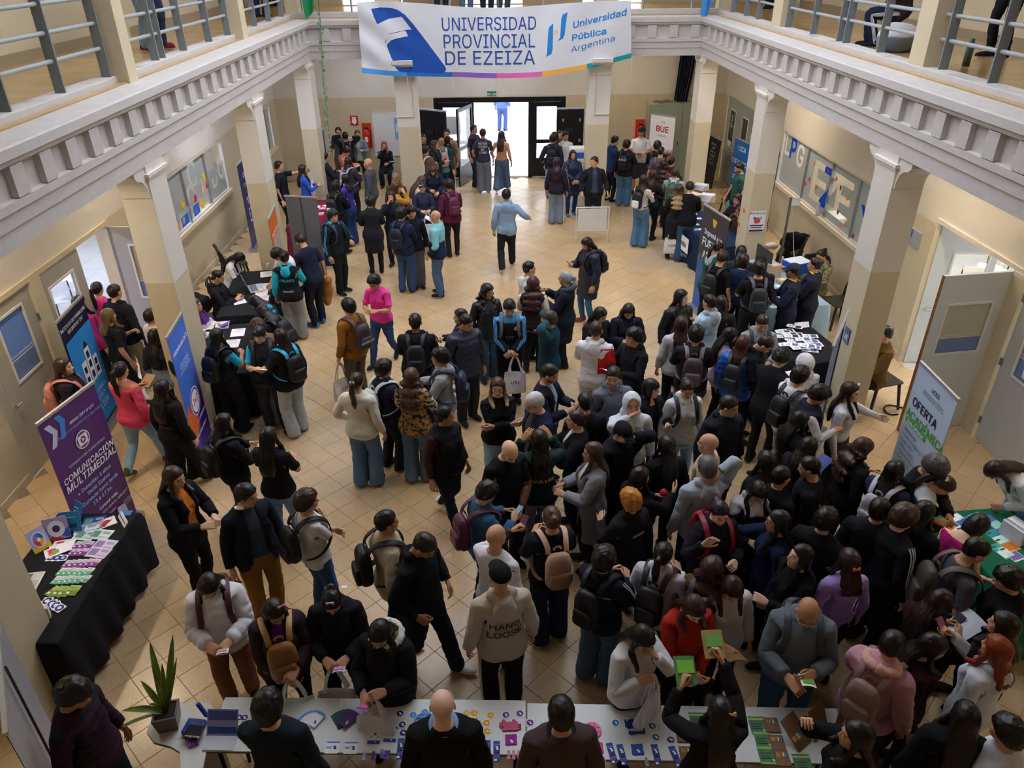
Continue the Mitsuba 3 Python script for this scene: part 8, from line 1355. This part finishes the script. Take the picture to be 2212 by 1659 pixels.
P(-5.47,9.80,1.60,40,('tee',K),('slim',K),('half','6b5238'),'person with fair hair beside the khaki trousers in the left doorway','dp',**FE)
P(-4.55,9.11,1.60,16,('jacket','6b7f92',dict(yoke='222328',yz=1.12)),('slim',K),('long',hk),'person with very long black hair in a pale denim jacket beside the column','dd',**FE)
P(-4.79,9.64,1.66,40,('sweat','c8c8c8',dict(sl='24252a')),('slim',K),('short',hd),'person with a white sleeve half hidden behind the nearest left column','dd')
P(-6.07,10.23,1.62,30,('sweat','a8307c'),('slim',K),('half',hk),'person in purple pink seen through the door window on the left','dd',**FE)
# the sign up tables
P(-4.63,11.99,1.70,85,('sweat','1c1d22',dict(hood=1)),('slim',K),('fade',hk),'person in a black hoodie seated with a phone at the helpers table','pp',legs='si',hp=22,hold=[('phone','R','phone of the helper seated in the black hoodie')])
P(-4.59,13.19,1.62,95,('tee','e2e2e6'),('slim',K),('long',hk),'person with long black hair in a white t-shirt writing at the table','tt',legs='si',hp=35,lean=22,**FE)
P(-3.74,12.19,1.66,-140,('tee','dcdce0'),('slim',K),('bob',hk),'person with short black hair in white bending beside the orange banner','tt',hp=35,lean=20)
P(-3.48,11.93,1.64,-4,('jacket','1b1d22',dict(sl='1fb2d4',hood='2cb8d8',print=[('PROMO',.05,1.22,'3ab4d4',True),('PASANTES',.025,1.02,'b8bcc0',True)])),('wide','8a8c90'),('bun',hk),'person in a black and turquoise jacket with grey sweatpants, seen from behind','pd',**FE)
P(-3.40,12.65,1.74,-50,('tee','20263a'),('reg','1c212e'),('short',hd),'person with a beard in a navy t-shirt with a brown coat over the arm','dp',lean=14,hp=25,beard=.7,shoe='2f6cc8',hold=[('coat','R','brown padded coat over the arm of the bearded person','9a6428')])
P(-3.04,13.96,1.70,120,('jacket','1c1f28',dict(sl='1c1f28',hood='2fb4d4',stripes=('2fb4d4',2))),('reg','1b1d23'),('mop',hk),'person in a black jacket with turquoise hood and sleeve stripes, facing right','dh',bag=('22334a','navy backpack on the turquoise hooded jacket'))
P(-4.72,10.96,1.60,95,('jacket','cfc8d6',dict(yoke='5a2a80',yz=1.3)),('slim',K),('long','4a2c22'),'person with brown hair seated beside the column with a purple folder','hp',legs='si',hold=[('booklet','L','purple folder at the sign up table','7a3aa4')],**FE)
P(-3.64,10.41,1.62,-70,('jacket','1b1c21',dict(hood='22a8cc')),('slim',K),('half',hk),'person in black with a turquoise hood bending over the helpers table','tt',lean=32,hp=20,**FE)
P(-3.40,9.99,1.62,-60,('jacket','1a1b20'),('reg','6a7a90'),('long',hk),'person with black hair and a black backpack bending over the sign up table','tt',lean=26,hp=20,bag=('1b1c21','black backpack on the person bending over the sign up table'),**FE)
P(-3.31,9.47,1.60,-55,('sweat','7d6248',dict()),('wide','9fa6ac'),('curly','35251c'),'person with curly brown hair leaning beside the person in the turquoise collar','tp',lean=18,hp=15,**FE)
P(-3.16,9.09,1.62,172,('vest','1d1f24',dict(print=[('BNA\nMAX',.03,1.30,'e4e6ea',False,-.08)])),('reg','33353c'),('fringe',hk),'person with a fringe in a turquoise polo and black vest holding papers','pp',hy=15,hp=10,under=('tee','21a9d2'),bag=('17181c','large black backpack beside the turquoise polo'),hold=[('paper','R','white papers in the hands of the person in the turquoise polo')],skin='a',**FE)
P(-3.71,9.05,1.62,25,('tee','1c1d22',dict(sl='22a6cc')),('wide','1d1e22'),('long',hk),'person with long black hair and turquoise sleeves at the sign up table','pd',bag=('141518','shiny black leather backpack beside the light blue banner'),**FE)
P(-2.83,8.96,1.64,-50,('jacket','18191e',dict(sl='1d2026')),('wide','a4a9ae'),('long','1b1413'),'person with wide pale jeans behind the turquoise polo','dp',bag=('16171b','black backpack with turquoise tag over wide pale jeans',0,None,'2aa6cc'),**FE)
# left back
P(-4.91,17.59,1.74,90,('tee','1c1e23'),('slim',K),('short',hd),'person in a black polo reaching out with a pale bag by the left wall','dr',LA=((.30,.52,.02),40,.6,(.5,-.3,-1)),hy=5,hold=[('tote','L','white bag stretched out in front of the left column','e0e2e6'),('booklet','R','grey bag bundle held by the person in the black polo','a8a6a4')])
P(-4.41,17.71,1.62,70,('fit','2a55b4'),('slim','5a7ca8','jean'),('long','2a1a18'),'person with long brown hair in blue by the maroon table','pp',**FE)
P(-4.19,21.35,1.72,178,('tee','48505a'),('reg','5a4a3a'),('short',hk),'person with glasses in a grey shirt by the far wall','dd',glasses='1d1d20')
P(-3.96,21.03,1.66,-15,('sweat','1b1c21'),('reg','4c4440'),('short',hk),'person in black with one arm raised to the head near the far wall','eH',RA=((.16,-.02,.16),60,.4,(1,.3,.3)),bag=('24252a','black drawstring bag near the blue striped banner'))
P(-3.70,21.45,1.62,170,('open','6f7a82'),('slim',D),('short','3a3230'),'person with grey hair in a grey jacket beside the extinguisher','dp',under=('tee','a9b4b0'),**FE)
P(-3.04,21.81,1.60,178,('jacket','22252f',dict(stripes=('c9ced8',2))),('reg','1f2733'),('half','b04a5a'),'person with red dyed hair seated under the white board','fh',legs='si',**FE)
P(-3.63,19.51,1.64,95,('sweat','e08a72',dict(hood=1)),('slim',K),('mop',hd),'person in a salmon hoodie looking down on the left','pp',hp=35)
P(-3.46,18.40,1.62,30,('jacket','3a3640'),('slim',K),('long','2c1d1c'),'person with long hair and a lilac grey bag on the left','pp',bag=('a9a4bc','lilac grey backpack on the left beside the salmon hoodie'),**FE)
P(-2.87,17.73,1.74,-85,('jacket','4a5056'),('reg','3c4046'),('crop','6a6460'),'person with grey hair and beard in a dark grey jacket on the left','dd',beard=.6)
P(-3.25,16.75,1.64,-55,('fit','40389a'),('wide','27406e','jean'),('half',hk),'person in a violet sweater with flared jeans on the left','pd',hold=[('tote','L','small clear bag held by the person in the violet sweater','c9cdd6')],**FE)
P(-3.39,16.16,1.64,20,('jacket','1c1d23'),('slim',K),('half',hk),'person in black with a white striped backpack at the maroon table','pp',bag=('24252c','black backpack with white edges at the maroon table',0,'d8dade'),**FE)
P(-2.47,14.94,1.66,-12,('coat','25272e'),('slim','1f2126'),('mop',hk),'person in a long black coat with black boots, seen from behind','hh',shoe='1a1a1c',**FE)
P(-2.10,15.42,1.62,185,('jacket','1d2028',dict(yoke='1d2028',hood='2aa8cc')),('slim',K),('long',hd),'person with dark hair covering the mouth with one hand','fd',**FE)
P(-2.16,16.85,1.62,12,('jacket','4a4038'),('slim',K),('long','8a6a4c'),'person with long fair brown hair beside the left entrance column','dd',**FE)
P(-2.08,16.05,1.62,75,('jacket','b8862c'),('slim',D),('bob','4a2e20'),'person in a mustard jacket beside the left entrance column','fd',**FE)
P(-4.07,18.68,1.66,60,('jacket','2a2c34'),('slim',K),('short',hk),'person in dark clothes close to the blue striped banner','pp')
# the right, lower part
P(5.47,9.32,1.74,-95,('jacket','6b5330'),('slim',K),('short',hk),'person in a brown jacket seated behind the nearest right column','tt',legs='si')
P(3.69,7.18,1.68,105,('vest','1e2436'),('reg',D),('curly',hk),'person with black curls and glasses in a navy vest over a white shirt','pd',hp=28,under=('fit','d8dae0'),glasses='3a2a28')
P(4.02,7.26,1.66,125,('crop','d3d5da'),('wide','34373e','jean'),('long','261713'),'person with very long dark hair in a white cropped top pointing down right','di',LA=((.50,.34,-.30),60,.6,(.5,-.4,-1)),pt=2,clip=('e6e6e8',(-.06,.05,.08)),hy=5,skin='e',**FE)
P(3.30,6.76,1.62,75,('jacket','17181d'),('slim',K),('long',hk),'person with long black hair in black left of the white cropped top','dp',hp=18,**FE)
P(3.21,6.27,1.62,60,('jacket','191a20'),('slim',K),('half',hk),'person in black holding a blue booklet below the navy vest','dp',hp=20,hold=[('booklet','L','blue booklet held below the navy vest','4a5a9a')],**FE)
P(3.02,5.84,1.68,-65,('sweat','17181c'),('slim',K),('fade',hk),'person in black with a bare neck turned to the left in the right crowd','dd',hp=12)
P(3.77,6.23,1.62,85,('jacket','1a1a1f'),('slim',K),('wavy','36231b'),'person with wavy brown hair in black below the pointing hand','dp',hp=25,**FE)
P(3.86,5.81,1.62,55,('jacket','27304a'),('slim',K),('long',hk),'person with straight black hair carrying a pale grey backpack','dp',bag=('b4b0bc','pale grey backpack with many pockets in the right crowd',0,'a6a2b0'),**FE)
P(4.25,5.72,1.72,160,('sweat','19191d'),('slim',K),('curly','4a4648'),'person with greying tousled hair in black behind the green table','hh',hp=35,skin='c')
P(4.38,5.64,1.62,110,('jacket','24242a',dict(yoke='c8ccd4',yz=1.38)),('slim',K),('pony','3a281e'),'person with brown tied hair bending over the green table','pp',hp=40,lean=18,clip=('e4e0dc',(.04,-.1,.06)),**FE)
P(5.00,6.07,1.64,-95,('sweat','d9dae2'),('slim','5f8aa8','jean'),('long','241717'),'person in a white sweater bending far over at the right edge','lp',lean=55,hp=15,**FE)
P(3.56,5.01,1.74,80,('jacket','1a1b21',dict(stripes=('e0e2e6',3))),('reg',K),('curly','3a281f'),'person with brown curls in a black striped jacket over a red shirt','dd',under=('fit','c02034'),skin='e',hp=12)
P(4.40,5.15,1.60,70,('tank','a01c62'),('reg','c4c8d0'),('bob',hk),'person with a black bob and a bare back leaning over the green table','tt',lean=30,hp=20,skin='a',**FE)
P(3.98,4.58,1.74,100,('tee','4a4a52'),('reg',D),('fade',hk),'person in a dark grey t-shirt with an olive grey backpack','dp',hp=22,bag=('4c4a46','olive grey backpack in the right crowd',0,None,'5a5852'))
P(3.85,5.19,1.64,60,('coat','131317'),('slim',K),('half','120f0f'),'person in black with dark hair between the curls and the green table','dd',hp=15,**FE)
P(2.90,4.57,1.64,-6,('fit','a88fd0'),('slim','17171c'),('half','2c1c19'),'person in a lilac sweater with an orange hair clip, seen from behind','dd',clip=('e8702c',(0,-.13,.02)),**FE)
P(2.56,4.67,1.62,-100,('sweat','16171c'),('slim',K),('long',hk),'person with black hair and a white headband looking up left','dp',hy=10,hp=-10,skin='e',**FE)
P(2.31,3.94,1.74,195,('jacket','5f6a76'),('reg','2f4a72','jean'),('crop',hk),'person with glasses in a grey zipped sweater holding green leaflets','hp',hp=32,glasses='c8c4bc',skin='c',fat=.06,bag=('3c4148','dark grey backpack straps over the grey zipped sweater'),hold=[('leaflet','L','green leaflets held over the white table','dfe8dc','5a9a4a')])
P(2.88,3.74,1.64,50,('puffer','c08f9e',dict(fur='d0a596')),('slim','1b1d26'),('short','17120f'),'person in a pink padded jacket with a fur trimmed hood','dp',hp=18,bag=('8a6f68','brown shiny backpack under the pink padded jacket'),**FE)
P(3.48,4.15,1.62,75,('sweat','2a1214'),('slim',K),('long','1d1012'),'person in dark maroon holding papers and a dark phone','pp',hp=25,skin='c',hold=[('paper','R','papers held by the person in dark maroon','c4ccda'),('phone','L','dark phone of the person in maroon')],**FE)
P(3.20,3.72,1.60,110,('sweat','30121e'),('slim',K),('half','170f12'),'person in a wine red sweater below the dark maroon one','dd',hp=20,**FE)
P(3.60,3.64,1.64,-25,('sweat','c6c8ce',dict(hood=1)),('slim',K),('half','7a2e16'),'person with copper red hair in a white hoodie holding a phone','pd',RA=((.02,.34,.02),-20,.8,(.7,-.2,-1)),hold=[('phone','R','lit phone of the person with copper red hair','3a4a78','a86a8a','on')],**FE)
P(4.07,4.33,1.66,-60,('coat','121216'),('slim',K),('mop','120f0e'),'person in a fluffy black coat at the right edge','dd',hp=15,**FE)
P(3.77,3.84,1.66,-40,('sweat','2a2024'),('slim',K),('half','17100f'),'person in dark brown at the right edge above the copper red hair','dd',**FE)
P(3.06,3.10,1.64,20,('jacket','131318'),('slim',K),('long','120f0f'),'person in black at the bottom right beside the copper red hair','dd',**FE)
P(3.29,2.99,1.64,-30,('sweat','c9cbd2'),('slim',K),('mop','17130f'),'person in a white top at the bottom right corner','dd')
P(2.29,2.98,1.66,-70,('sweat','17171b'),('slim',K),('half','140f0e'),'person with long black hair behind the cardboard stand at the bottom','qd',RA=((.10,.30,.10),10,.7,(.6,-.2,-1)),**FE)
P(2.91,5.09,1.66,50,('jacket','15161b'),('slim',K),('mop','14110f'),'person in black in the dense crowd left of the brown curls','dd',hp=10)
P(2.70,5.71,1.66,70,('jacket','16171c'),('slim',K),('fade','15110f'),'person in black in the dense crowd beside the long black coat','dd')
P(3.41,5.17,1.68,40,('jacket','17181d'),('slim',K),('short','14100f'),'person in black under the pale grey backpack','dd')
P(1.99,5.21,1.66,170,('jacket','1b1a22'),('slim',K),('bun','2a1626'),'person with a dark purple bun and fringe waving one hand','Hp',RA=((.22,.24,.02),-90,.1,(.7,-.3,-1)),bag=('8a1c2c','dark red backpack on the person with the purple bun'),skin='e',hp=15,**FE)
P(2.49,5.09,1.64,-80,('sweat','18243e'),('slim',K),('long',hk),'person with glasses in navy stretching an arm to the left','gd',glasses='2a2a2c',RA=((.12,.50,-.02),20,.8,(.5,-.4,-1)),**FE)
P(1.74,4.54,1.62,40,('jacket','5f4226'),('slim',K),('wavy','3d281e'),'person with brown wavy hair in a brown jacket, seen from behind','dp',bag=('2d333c','slate backpack on the brown jacket'),**FE)
P(1.87,4.30,1.62,178,('sweat','c2c0ba'),('slim',K),('long','241612'),'person with parted long hair in an off white sweater holding a notebook','hd',hp=38,hold=[('booklet','R','brown notebook held by the person in the off white sweater','8a6a44')],**FE)
P(1.51,4.09,1.64,168,('sweat','a5301f'),('slim','17171b'),('half','30201a'),'person in a brick red sweatshirt looking down with joined hands','cc',hp=32,skin='a',**FE)
P(1.08,3.85,1.60,150,('sweat','d4d6da'),('slim',K),('long',hk),'person in a white sweatshirt with hands near the face and a pale tote bag','ff',hp=30,RA=((.10,.20,-.12),0,.9,(.8,0,-1)),LA=((.06,.17,.04),10,.7,(.8,.1,-1)),hold=[('tote','R','pale tote bag reading de ciencias y sociales','d0d6e2','DE CIENCIAS\nEMPRESARIALES Y SOCIALES',20,'2a2f3a')],**FE)
P(0.87,4.69,1.62,40,('jacket','1a1f2e',dict(stripes=('c9ccd4',2),print=[('BROOKLYN NEW YORK',.022,1.30,'c8ccd4',True)])),('wide','4a6484','jean'),('curly',hk),'person with black curls in a navy jacket with white arm bands','pp',bag=('17181d','black backpack on the navy jacket with white arm bands'),**FE)
P(1.37,4.71,1.64,32,('sweat','c6cad2',dict(hood=1)),('slim','1c2230'),('pony',hk),'person with a black braid in a white hoodie with a black strap','pd',bag=('1b1b20','small black bag across the white hoodie'),**FE)
# behind the white table
P(-2.89,3.44,1.72,95,('sweat','3a1f2c',dict(band='22202e')),('reg','26304a'),('mop',hk),'person in a wine striped sweater walking in the lower left corner','dd',hp=22,skin='c')
P(-1.56,3.26,1.74,4,('sweat','1c2530'),('reg',K),('mop','14100d'),'person in a dark navy sweater standing behind the white table, seen from behind','dp',LA=((.26,.28,-.46),30,.7,(.5,-.6,-1)),hold=[('cup','L','clear plastic cup at the near edge of the white table','c4d4dc')])
P(-0.40,3.21,1.76,-3,('sweat','15161a',dict(collar='8fb2dc')),('reg',K),('bald','8a6a54'),'person with a bald head and a pale blue collar behind the white table','dd',skin='e',glasses='d8d4cc',fat=.05)
P(0.38,3.15,1.74,-4,('sweat','4a3d3e',dict(collar='2e2628')),('reg',K),('short','17120f'),'person in a brown sweater behind the white table','dd',fat=.02)
P(1.46,3.20,1.62,0,('sweat','17171c'),('slim',K),('long','130f0e'),'person with long black hair and gold clips lifting booklets behind the table','qq',LA=((.20,.34,.06),10,.8,(.6,-.3,-1)),RA=((.12,.42,.24),10,.8,(.6,-.3,-1)),clip=('d8b468',(.05,-.08,.08)),hold=[('booklet','R','green and brown booklet with page flags lifted over the table','a58a58','6fae5a'),('booklet','L','small green booklet held over the table','4f8a5a','7ad04a')],**FE)
# the upper galleries
P(-5.21,12.64,1.72,60,('jacket','7d9cb8'),('reg','8fb0c8','jean'),('short',hk),'person in pale jeans and maroon shoes on the left upper gallery','dd',z=4.6,shoe='7a2430')
P(-5.13,12.99,1.74,80,('jacket',N),('reg','262c44'),('short',hk),'person in navy trousers beside the pale jeans on the left upper gallery','dd',z=4.6,shoe='7a2430')
P(-5.06,18.68,1.7,30,('jacket',N),('reg','28324a'),('short',hk),'person in dark trousers on the left upper gallery farther back','dd',z=4.6)
P(-5.71,22.24,1.7,30,('jacket',K),('reg',K),('short',hk),'person in black trousers on the left upper gallery in the far corner','dd',z=4.6)
P(6.02,12.08,1.68,-70,('jacket','3a2a2e'),('reg','1f2940','d8dade'),('short',hk),'person crouching with striped trousers at the right upper railing','lp',z=4.6,legs='si',skin='d')
P(6.81,10.79,1.74,-100,('jacket',K),('slim','1a1c22'),('short',hk),'person in black trousers and black shoes on the right upper gallery','dd',z=4.6)
P(6.60,19.63,1.7,-40,('jacket',K),('reg','23252c'),('short',hk),'person in dark clothes at the far end of the right upper gallery','dd',z=4.6)
for i_, (x_, c_, n_) in enumerate(((-1.15, '2a3248', 'navy'), (-.55, '5f7a9a', 'grey blue'), (-.05, '2c3446', 'dark navy'), (.35, '4a5262', 'slate'))): person(x_, 20.3, 1.7, 170, ('jacket', '3a3f4c'), ('reg', c_), ('short', hk), f'person in {n_} trousers standing behind the banner on the far gallery', z=4.6)
